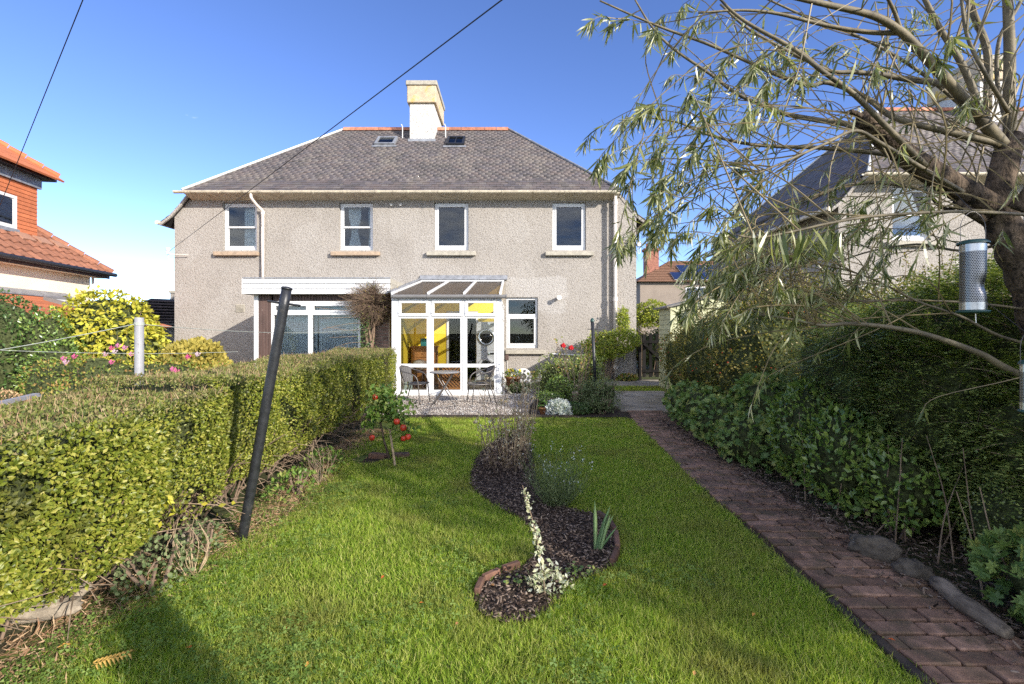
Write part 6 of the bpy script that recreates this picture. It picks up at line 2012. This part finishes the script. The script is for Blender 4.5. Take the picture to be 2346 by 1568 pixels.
for k, (px, py, d) in enumerate(((145, 822, 6.5), (170, 817, 6.5), (255, 798, 6.9), (270, 792, 6.9), (285, 797, 6.9), (262, 806, 6.8), (300, 812, 6.8), (255, 830, 6.6), (240, 812, 6.7), (430, 818, 6.7), (452, 812, 6.8), (395, 846, 6.3), (403, 851, 6.3), (150, 830, 6.4))):
    p = P(px, py, d - .15)
    mb = MB(); n_p = 9
    for j in range(n_p):
        a_ = j * 2.4; r_ = .010 + .0025 * j
        c = p + Vector((r_ * math.cos(a_), -.02 + .004 * j, r_ * math.sin(a_)))
        mb.obox(c, Vector((.009, .0, .002)), Vector((0, .002, 0)), Vector((-.002, .003, .009)))
    mb.build('rose_bloom', M['petal_pink'], rb)
shrub('golden_conifer', 'rounded golden yellow dwarf conifer against the shaded wall', 'conifer', [(-5.45, 8.3, .68, .55, .5, .62), (-5.0, 8.2, .5, .35, .4, .45)], 6500, BLADE, (.04, .08), M['golden_leaf'], 0, up=.5, core=.86, amp=.1, stems=0)
shrub('dead_conifer', 'brown dead conifer mound behind the hedge at far left', 'conifer', [(-5.35, 5.0, .42, .40, .38, .42)], 6000, LEAF2, (.015, .03), M['dead_leaf'], 0, up=.3, core=.9, amp=.08, stems=0)
shrub('hebe_mound', 'mixed yellow green mound beside the dead conifer', 'shrub', [(-4.85, 5.3, .35, .35, .4, .42), (-4.4, 6.2, .35, .5, .5, .45), (-3.9, 6.4, .36, .4, .5, .42)], 6500, LEAF2, (.02, .036), M['rose_leaf'], 0, core=.84, stems=0, seed=4)
a_, b_ = P(-30, 932, 3.6), P(85, 905, 4.2)
tag(MB().beam(a_, b_, .05, .03).build('rail', M['grey_pole'], None), 'pale metal rail lying behind the hedge at far left', 'rail')

# ---------------------------------------------------------------- bare climber on the extension
cl = thing('bare_climber', 'twiggy half bare climbing shrub with twisted trunk against brick pier', 'climber', (-3.45, 11.45, 0))
cb = Vector((-3.36, 11.42, 0))
for k in range(5):
    a_ = k * 1.3
    pts = bezier_pts([cb + Vector((.10 * math.cos(a_), .06 * math.sin(a_), 0)), cb + Vector((.06 * math.cos(a_ + 1.6), .05, .55)), cb + Vector((.07 * math.cos(a_ + 3), .04 * math.sin(a_), 1.05)), cb + Vector((.11 * math.cos(a_ + 4.2), .04, 1.5)), cb + Vector((.22 * math.cos(a_ + 5), .05, 1.95))], 4)
    MB().tube(pts, [.042 - .0014 * i for i in range(len(pts))], 7).build('stem', M['brown_twig'], cl, smooth=True)
mb = MB(); tips_ = []
for k in range(1500):
    u = rdir(1)[0]; c = cb + Vector((.06, 0, 2.12))
    s_ = c + Vector((u[0] * .18, u[1] * .10, u[2] * .28)); e_ = c + Vector((u[0] * random.uniform(.35, .85), u[1] * .40, u[2] * random.uniform(.40, .66) + .02))
    if e_.y > 11.62: e_.y = 11.6
    m_ = (s_ + e_) / 2 + Vector(rng.normal(0, .06, 3))
    mb.tube([s_, m_, e_], [.005, .003, .0015], 3, False); tips_.append((m_, e_))
mb.build('twigs', M['brown_twig'], cl)['kind'] = 'stuff'
p = np.array([(a.lerp(b_, random.random()))[:] for a, b_ in tips_] * 1)
k = (rng.random(len(p)) < .35)
p = p[k]; joined('foliage', LEAF2, p, rdir(len(p)) + [0, 0, .2], rdir(len(p)) + [.3, -.6, .4], rng.uniform(.025, .045, len(p)), M['pyra_leaf'], cl)
p2 = np.array([[cb.x - .10 + rng.normal(0, .09), cb.y - .06 + rng.normal(0, .05), z_] for z_ in rng.uniform(.9, 1.95, 520)])
joined('foliage', LEAF2, p2, rdir(520), rdir(520) + [.3, -.6, .4], rng.uniform(.03, .055, 520), M['dark_leaf'], cl)
for k in range(6):
    s_ = cb + Vector((-.1, -.05, 1.2 + .15 * k)); MB().tube(bezier_pts([s_, s_ + Vector((-.35, -.1, -.02)), s_ + Vector((-.7 - .08 * k, -.1, -.14 + .1 * (k % 3)))], 4), .005, 4).build('whip', M['dry_twig'], cl)

# ---------------------------------------------------------------- bistro set
def weave_mat():
    m, nt, bs_, pos = start('woven_plastic')
    co = nt.nodes.new('ShaderNodeTexCoord')
    wv = nt.nodes.new('ShaderNodeTexWave'); wv.inputs['Scale'].default_value = 22; wv.bands_direction = 'Z'
    nt.links.new(pos, wv.inputs['Vector'])
    wx = nt.nodes.new('ShaderNodeTexWave'); wx.inputs['Scale'].default_value = 12; wx.bands_direction = 'X'
    nt.links.new(pos, wx.inputs['Vector'])
    f = mathn(nt, 'MULTIPLY', wv.outputs['Fac'], wx.outputs['Fac'])
    nt.links.new(ramp_node(nt, f, [(.055, .052, .05), (.20, .19, .18)]), bs_.inputs['Base Color'])
    bs_.inputs['Roughness'].default_value = .5
    bump(nt, bs_, f, .8, .004)
    return m


M['weave'] = weave_mat()


def bistro_chair(label, loc, rz):
    o = thing('bistro_chair', label, 'chair', loc, 'woven bistro chairs on the gravel')
    R = Matrix.Rotation(rz, 4, 'Z')
    def Q(x, y, z): return Vector(loc) + R @ Vector((x, y, z))
    # faces +x ; seat 0.42 wide
    n_ = 10
    mb = MB()
    gridx = [-.20 + .42 * i / n_ for i in range(n_ + 1)]
    gridy = [-.21 + .42 * i / n_ for i in range(n_ + 1)]
    for i, x in enumerate(gridx):
        for j, y in enumerate(gridy): mb.v.append(Q(x, y * (1 - .12 * max(0, -x)), .40 - .02 * (1 - (y / .21) ** 2))[:])
    for i in range(n_):
        for j in range(n_): a = i * (n_ + 1) + j; mb.f.append((a, a + n_ + 1, a + n_ + 2, a + 1))
    mb.build('seat', M['weave'], o, smooth=True)
    mb = MB()
    for i in range(n_ + 1):
        t_ = i / n_
        for j in range(n_ + 1):
            s = -1 + 2 * j / n_
            mb.v.append(Q(-.20 - .11 * t_ + .10 * s * s * (.4 + .6 * t_), .225 * s * (.85 + .25 * t_), .42 + .33 * t_ * (1 - .20 * s * s))[:])
    for i in range(n_):
        for j in range(n_): a = i * (n_ + 1) + j; mb.f.append((a, a + 1, a + n_ + 2, a + n_ + 1))
    mb.build('backrest', M['weave'], o, smooth=True)
    for s in (-1, 1):
        MB().tube(bezier_pts([Q(.20, s * .26, 0), Q(.17, s * .245, .30), Q(.13, s * .25, .52), Q(.02, s * .275, .61), Q(-.16, s * .275, .66), Q(-.26, s * .19, .72), Q(-.31, s * .0, .755)], 5), .011, 8).build('front_leg_and_arm', M['chair_tube'], o, smooth=True)
        MB().tube(bezier_pts([Q(-.30, s * .24, 0), Q(-.22, s * .21, .25), Q(-.18, s * .20, .40), Q(-.24, s * .18, .60), Q(-.30, s * .10, .74)], 4), .011, 8).build('rear_leg', M['chair_tube'], o, smooth=True)
    MB().tube(bezier_pts([Q(-.18, -.2, .40), Q(.18, -.24, .40), Q(.22, 0, .40), Q(.18, .24, .40), Q(-.18, .2, .40)], 5), .010, 8).build('seat_rail', M['chair_tube'], o, smooth=True)
    return o


bistro_chair('woven grey chair on the left of bistro table, facing right', (-1.96, 9.85, 0), math.radians(-12))
bistro_chair('woven grey chair on the right of bistro table, facing left', (-.66, 9.8, 0), math.radians(196))
tb = thing('bistro_table', 'round metal bistro table with crossed legs on the gravel patio', 'table', (-1.32, 9.5, 0))
M['table_top'] = mk('metal_table_top', (.33, .32, .31), .08, 20, .4, 60, .1, .002, metal=.4)
MB().lathe((-1.32, 9.5, .655), [(0, .012), (.285, .012), (.295, .0), (.285, -.012), (0, -.012)], 32).build('top', M['table_top'], tb, smooth=False)
for s in (-1, 1):
    for q in (-1, 1):
        MB().tube([(-1.32 - q * .17, 9.5 + s * .14 + q * .02, .64), (-1.32, 9.5 + s * .12 + q * .02, .36), (-1.32 + q * .24, 9.5 + s * .2 + q * .02, .0)], .011, 8).build('leg', M['chair_tube'], tb)
MB().tube([(-1.32, 9.36, .36), (-1.32, 9.64, .36)], .008, 6).build('crossbar', M['chair_tube'], tb)

# ---------------------------------------------------------------- pots and wall things
def pot(name, label, c, r, h, mat, leaf, n, lsize, plant_h, cat='pot plant', spread=1.1):
    o = thing(name, label, cat, c)
    x, y, z = c
    MB().lathe(c, [(0, 0), (r * .72, 0), (r * .98, h * .86), (r * 1.06, h * .86), (r * 1.08, h), (r * .98, h), (r * .9, h * .9), (0, h * .9)], 20).build('pot', M[mat], o, smooth=True)
    e = [(x, y, z + h + plant_h * .25, r * spread, r * spread, plant_h * .75)]
    p, nn = blob_pts(e, n, .4, .3, zmin=z + h * .9)
    joined('foliage', LEAF2, p, nn + rng.normal(0, .6, p.shape) + [0, 0, .3], nn + rng.normal(0, .4, p.shape), rng.uniform(*lsize, len(p)), M[leaf], o)
    return o


o = pot('planter', 'orange terracotta strawberry planter with pansies by the conservatory corner', (.03, 12.0, 0), .19, .34, 'terra_pot', 'glossy_leaf', 260, (.04, .07), .16)
e = [(.03, 12.0, .44, .17, .17, .08)]; p, nn = blob_pts(e, 60, .1, .3)
joined('flowers', ROUND, p, rdir(len(p)), nn + [0, -.8, .4], .07, M['flower_yellow'], o)
shrub('lavender_clump', 'low grey green clump in front of the terracotta planter', 'plant', [(.16, 11.55, .06, .22, .18, .11)], 700, BLADE, (.05, .10), M['grey_leaf'], 0, up=.6, core=.7, stems=0)
dk = thing('garden_disc', 'round pale openwork metal disc leaning against the house wall', 'ornament', (.27, 12.95, .02))
dc = Vector((.30, 13.0, .24)); dn = Vector((0, -1, .18)).normalized(); dx_ = Vector((1, 0, 0)); dz_ = dx_.cross(dn) * -1
def ring(r0, r1, th, name, mat, a0=0, a1=2 * math.pi, n=24):
    mb = MB()
    for i in range(n + 1):
        a = a0 + (a1 - a0) * i / n
        for rr, tt in ((r0, 0), (r1, 0), (r1, th), (r0, th)):
            mb.v.append((dc + (dx_ * math.cos(a) + dz_ * math.sin(a)) * rr + dn * tt)[:])
    for i in range(n):
        for k in range(4): mb.f.append((i * 4 + k, i * 4 + (k + 1) % 4, i * 4 + 4 + (k + 1) % 4, i * 4 + 4 + k))
    mb.build(name, M[mat], dk)
ring(.185, .225, .02, 'outer_ring', 'white_old'); ring(.09, .12, .02, 'inner_ring', 'white_old'); ring(.0, .05, .03, 'hub', 'lead')
for k in range(8): ring(.12, .185, .015, 'spoke', 'white_old', k * .785, k * .785 + .35, 4)
pot('bowl_planter', 'wide dark bowl planter with green foliage at the bed corner', (.70, 9.15, 0), .25, .19, 'brown_pot', 'glossy_leaf', 900, (.025, .045), .12)
pot('small_pot', 'small terracotta pot beside the silver plant', (.55, 8.42, 0), .08, .13, 'terra_pot', 'dark_leaf', 160, (.03, .05), .12)
ch_ = thing('chimney_pot', 'weathered tall terracotta pipe standing behind the rose bed', 'pot', (1.26, 9.3, 0))
M['old_terra'] = mk('weathered_terracotta', (.36, .24, .17), .2, 9, .9, 50, .4, .005, dirt=(.42, .38, .3), dscale=7, dpos=(.5, .65))
MB().lathe((1.26, 9.3, 0), [(.0, 0), (.10, 0), (.095, .24), (.11, .25), (.11, .29), (.09, .29), (.08, .2), (0, .2)], 16).build('pipe', M['old_terra'], ch_, smooth=True)
shrub('silver_bush', 'silvery white feathery bush at the lawn edge by the bowl', 'bush', [(.80, 8.40, .09, .20, .16, .15)], 3400, BLADE, (.03, .07), M['silver_leaf'], 0, up=.6, core=.6, amp=.15, stems=0, depth=.4)
# rose and its bed
rose = thing('rose_bush', 'leggy rose bush with two red blooms in front of the house wall', 'rose', (1.32, 9.9, 0))
tips = stems_mesh(rose, (1.32, 9.9, 0), 22, .5, 1.36, .009, 'dry_twig', jitter=.5, base_r=.07)
p = np.array([q[:] for t_ in tips for q in t_[4:] for _ in range(3)]) + rng.normal(0, .06, (sum(len(t_) - 4 for t_ in tips) * 3, 3))
joined('foliage', LEAF, p, rdir(len(p)), rdir(len(p)) + [.2, -.4, .6], rng.uniform(.035, .07, len(p)), M['rose_leaf'], rose)
for (px, py, d) in ((1308, 797, 9.75), (1290, 792, 9.85)):
    c = P(px, py, d); mb = MB()
    for j in range(14):
        a_ = j * 2.4; r_ = .006 + .0027 * j; t_ = Vector((math.cos(a_), 0, math.sin(a_)))
        mb.obox(c + Vector((r_ * math.cos(a_), -.03 + .003 * j, r_ * math.sin(a_))), Vector((-t_.z, 0, t_.x)) * .019, Vector((0, .003, 0)) + t_ * .003, t_ * .014 + Vector((0, -.008, 0)))
    mb.build('rose_bloom', M['petal_red'], rose)
shrub('bed_shrub', 'dark leafy shrub low against the wall behind the rose', 'shrub', [(1.15, 11.2, .42, .62, .45, .46), (1.75, 11.4, .45, .45, .4, .5), (.75, 11.2, .3, .3, .3, .3)], 5200, LEAF, (.04, .07), M['box_leaf'], 0, stems=10, core=.6, amp=.45, depth=.35)
shrub('bed_herb', 'bright green feathery herb left of the rose stems', 'plant', [(.98, 10.0, .24, .28, .3, .28)], 1800, LEAF2, (.03, .05), M['glossy_leaf'], 0, stems=0)
shrub('bed_perennial', 'sprawling grey green perennial around the foot of thin pole', 'plant', [(1.45, 9.0, .26, .36, .42, .32), (1.80, 9.2, .26, .28, .36, .32), (1.55, 8.55, .15, .3, .25, .18)], 4800, LEAF2, (.02, .04), M['grey_leaf'], 0, core=.5, amp=.6, depth=.5, stems=30)
shrub('bed_ground_cover', 'dark low ground cover between silver bush and pole', 'plant', [(1.12, 8.6, .06, .28, .3, .12)], 1400, LEAF2, (.02, .04), M['dark_leaf'], 0, stems=0)
sheet([(.3, 8.2), (1.98, 8.2), (1.98, 10.9), (.6, 10.9), (.3, 9.2)], .003, 'rose_bed_soil', M['soil'])
wc = thing('wall_climber', 'yellow green climbing plant at the house corner around the soil pipe', 'climber', (2.95, 14.05, 0))
stems_mesh(wc, (2.75, 14.2, 0), 14, .5, 1.7, .012, 'dry_twig', base_r=.12, jitter=.6)
p, nn = blob_pts([(2.75, 13.95, 1.05, .70, .26, .36), (3.25, 13.95, 1.2, .42, .22, .32), (3.25, 14.15, 1.75, .16, .14, .40), (2.45, 13.95, .85, .3, .22, .3)], 8500, .4, .4)
joined('foliage', LEAF2, p, nn * .4 + rng.normal(0, .6, p.shape), nn + rng.normal(0, .5, p.shape) + [0, 0, .4], rng.uniform(.045, .075, len(p)), M['climber_leaf'], wc)
shrub('wall_weeds', 'brownish weeds along the wall foot right of the metal disc', 'plant', [(.75, 14.2, .1, .4, .14, .16), (1.3, 14.2, .08, .3, .12, .12)], 700, LEAF, (.05, .08), M['rose_leaf'], 0, stems=0, core=.6)

# ---------------------------------------------------------------- bed plants
b0 = PG(1165, 1085)
dp_ = thing('dried_perennial', 'tall clump of dead brown perennial stems and seed heads in the bed', 'plant', b0)
tips = stems_mesh(dp_, b0 + Vector((0, .25, 0)), 56, .20, 1.02, .0055, 'stalk', jitter=.6, base_r=.20)
p = np.array([q[:] for t_ in tips for q in t_[2:] for _ in range(3)]); p = p + rng.normal(0, .03, p.shape)
k = p[:, 2] < .55
joined('foliage', LEAF, p[k], rdir(k.sum()) + [0, 0, -.3], rdir(k.sum()), rng.uniform(.015, .035, k.sum()), M['seedhead'], dp_)
p = np.array([t_[-1][:] for t_ in tips])
p = np.repeat(p, 14, axis=0) + rng.normal(0, .012, (len(p) * 14, 3))
joined('seed_heads', LEAF2, p, rdir(len(p)), rdir(len(p)), rng.uniform(.018, .042, len(p)), M['seedhead'], dp_)
p, nn = blob_pts([(b0.x - .05, b0.y + .1, .10, .24, .3, .16), (b0.x + .02, b0.y + .45, .14, .22, .3, .2)], 1500, .4, .3)
joined('foliage', LEAF, p, rdir(len(p)), rdir(len(p)) + [0, -.3, .5], rng.uniform(.02, .045, len(p)), M['mulch'], dp_)
b1 = PG(1272, 1168)
lv = thing('gaura_plant', 'airy grey green clump with tiny white flowers in the bed', 'plant', b1)
tips = stems_mesh(lv, b1 + Vector((.02, .12, 0)), 190, .26, .50, .0016, M['grey_leaf'], jitter=.6, base_r=.10)
p = np.array([q[:] for t_ in tips for q in t_[1:6]]); p = p + rng.normal(0, .008, p.shape)
joined('foliage', BLADE, p, rng.normal(0, .5, p.shape) + [0, 0, .9], rdir(len(p)), rng.uniform(.03, .06, len(p)), M['grey_leaf'], lv, None, 'stuff', .006)
p = np.array([t_[-1][:] for t_ in tips])[::4]; p = np.repeat(p, 3, axis=0) + rng.normal(0, .012, (len(p) * 3, 3))
joined('flowers', ROUND, p, rdir(len(p)), rdir(len(p)), .012, M['silver_leaf'], lv)
iris = thing('iris_plant', 'fan of upright blue green iris leaves in the flower bed', 'plant', PG(1368, 1262))
ib = PG(1368, 1262)
for k, (dx, h_, w_) in enumerate(((-.005, .335, .026), (.09, .30, .028), (.105, .24, .024), (.045, .20, .02), (.12, .17, .022), (.065, .25, .024))):
    mb = MB(); n_ = 6
    for i in range(n_ + 1):
        t_ = i / n_; c = ib + Vector((-.01 + .012 * k * .5 + dx * t_ ** 1.2, -.004 * k, h_ * t_))
        w2 = w_ / 2 * (1 if t_ < .7 else max(.04, (1 - t_) / .3))
        mb.v += [(c + Vector((-w2, 0, 0)))[:], (c + Vector((0, -.003, 0)))[:], (c + Vector((w2, 0, .0)))[:], (c + Vector((0, .003, 0)))[:]]
    for i in range(n_):
        for j in range(4): mb.f.append((i * 4 + j, i * 4 + (j + 1) % 4, i * 4 + 4 + (j + 1) % 4, i * 4 + 4 + j))
    mb.build('leaf', M['iris_leaf'], iris, smooth=True)
b2 = PG(1245, 1365)
an = thing('mildewed_aster', 'pale mildewed leafy stem leaning up from the near end of bed', 'plant', b2)
pts = bezier_pts([b2 + Vector((.01, 0, 0)), b2 + Vector((-.01, .02, .17)), P(1222, 1200, 2.75), P(1197, 1112, 2.78)], 6)
MB().tube(pts, [.005 - .0002 * i for i in range(len(pts))], 6).build('stem', M['dry_twig'], an)
p = np.array([pts[int(random.random() ** .8 * (len(pts) - 1))][:] for _ in range(150)]) + rng.normal(0, .011, (150, 3))
p[:, 2] = np.maximum(p[:, 2], .02)
sz = np.clip(.042 - .055 * (p[:, 2] - .1), .012, .045)
foliage(an, LEAF, p, rdir(150) + [0, 0, .1], rdir(150) + [0, -.3, .7], sz, M['pale_leaf'], 100)
p, nn = blob_pts([(b2.x + .03, b2.y + .03, .05, .12, .09, .10)], 260, .5, .3)
foliage(an, LEAF, p, rdir(len(p)) + [0, 0, .2], rdir(len(p)) + [0, -.3, .7], rng.uniform(.018, .038, len(p)), M['pale_leaf'], 60)
p, nn = blob_pts([(PG(1330, 1320).x, PG(1330, 1320).y, .01, .10, .08, .05), (b2.x - .12, b2.y + .08, .01, .12, .07, .05)], 240, .5, .3)
o = joined('bed_weeds', ROUND, p, rdir(len(p)) * [1, 1, .3], rdir(len(p)) + [0, 0, 1.5], rng.uniform(.02, .035, len(p)), M['geranium_leaf'], None); tag(o, 'small green weeds creeping over the near bed', None)

# ---------------------------------------------------------------- young apple tree
ab = PG(893, 1055)
at = thing('apple_tree', 'young staked apple tree bearing red apples beside the hedge', 'tree', ab)
tk = bezier_pts([ab, P(880, 1010, ab.y), P(872, 970, ab.y), P(866, 930, ab.y), P(858, 900, ab.y)], 5)
MB().tube(tk, [.014 - .0004 * i for i in range(len(tk))], 8).build('trunk', M['bark'], at, smooth=True)
tgt = [(930, 955), (942, 930), (915, 925), (850, 905), (880, 905), (905, 935), (845, 935), (925, 1000), (838, 975), (890, 890), (940, 980), (912, 965)]
lp_ = []
for (x, y) in tgt:
    s_ = tk[random.randint(8, len(tk) - 2)]; e_ = P(x, y, ab.y + random.uniform(-.15, .15))
    pp = bezier_pts([s_, (s_ + e_) / 2 + Vector((0, 0, .04)), e_], 4)
    MB().tube(pp, [.007 - .0006 * i for i in range(len(pp))], 6).build('branch', M['bark'], at)
    for q in pp[3:]:
        for _ in range(13): lp_.append((q + Vector(rng.normal(0, .036, 3)))[:])
lp_ = np.array(lp_)
foliage(at, LEAF, lp_, rdir(len(lp_)) + [0, 0, -.2], rdir(len(lp_)) + [.2, -.3, .7], rng.uniform(.045, .08, len(lp_)), M['apple_leaf'], 250)
for (x, y, r_) in ((859, 910, .034), (909, 966, .036), (924, 980, .037), (924, 1005, .03), (935, 1001, .034), (852, 1003, .032)):
    c = P(x, y, ab.y - .10)
    MB().lathe(c, [(.004, -.9 * r_), (.5 * r_, -1.0 * r_), (.88 * r_, -.55 * r_), (1.0 * r_, 0), (.9 * r_, .5 * r_), (.55 * r_, .85 * r_), (.2 * r_, .8 * r_), (0, .7 * r_)], 14).build('apple', M['apple'], at, smooth=True)
sa, sb = PG(905, 1068), P(893, 985, ab.y + .02)
tag(MB().tube([sa, sb], .013, 7).build('tree_stake', mk('pale_stake', (.34, .25, .15), .2, 12, .8, 50, .3, .003), None), 'pale wooden stake beside the young apple trunk', 'stake')
for (x, y, rz, lb) in ((918, 1047, .3, 'weathered brick right of the apple tree trunk'), (866, 1048, -.2, 'half buried red brick left of the apple tree trunk')):
    g_ = PG(x, y); o = MB().box(-.1, .1, -.05, .05, -.03, .035).build('brick', M['bed_brick'], None, loc=(0, 0, 0), bevel=.008); o.location = (g_.x, g_.y, .01); o.rotation_euler = (0, .05, rz); tag(o, lb, 'brick')
sheet([(ab.x - .3, ab.y - .22), (ab.x + .25, ab.y - .25), (ab.x + .3, ab.y + .1), (ab.x + .05, ab.y + .25), (ab.x - .3, ab.y + .15)], -.004, 'apple_soil', M['soil'])

# ---------------------------------------------------------------- weeds at the hedge foot
def wisp(name, label, px, py, n, h, mat, lean=(0, 0), spread=.12):
    g_ = PG(px, py); o = thing(name, label, 'plant', g_)
    stems_mesh(o, g_, n, spread, h, .0035, mat, jitter=.4, base_r=.03, lean=lean)
    return o


w1 = wisp('dried_stalks', 'bundle of pale dried stalks leaning against the hedge', 440, 1320, 16, .34, 'stalk', (-.2, .1), .07)
p = np.array([P(430 + random.gauss(0, 40), 1165 + random.gauss(0, 18), 2.8)[:] for _ in range(26)])
joined('foliage', LEAF, p, rdir(26) + [.3, 0, -.5], rdir(26) + [0, -1, .5], .045, M['yellow_leaf'], w1)
w2 = wisp('dried_stalks', 'thin pale dried stems beside the hedge behind the pole', 735, 1105, 16, .40, 'stalk', (-.15, 0), .16)
shrub('hedge_weed', 'grey green weed clump at the hedge foot left of the pole', 'plant', [(-2.02, 2.75, .10, .16, .22, .16), (-2.0, 3.1, .1, .12, .16, .12)], 700, ROUND, (.018, .030), M['grey_leaf'], 120, stems=8, core=0)
shrub('hedge_weed', 'leafy weeds growing at the hedge foot right of the pole', 'plant', [(-1.95, 4.3, .08, .16, .3, .12), (-1.95, 5.0, .08, .18, .3, .14)], 900, LEAF, (.03, .05), M['apple_leaf'], 0, stems=6, core=0)
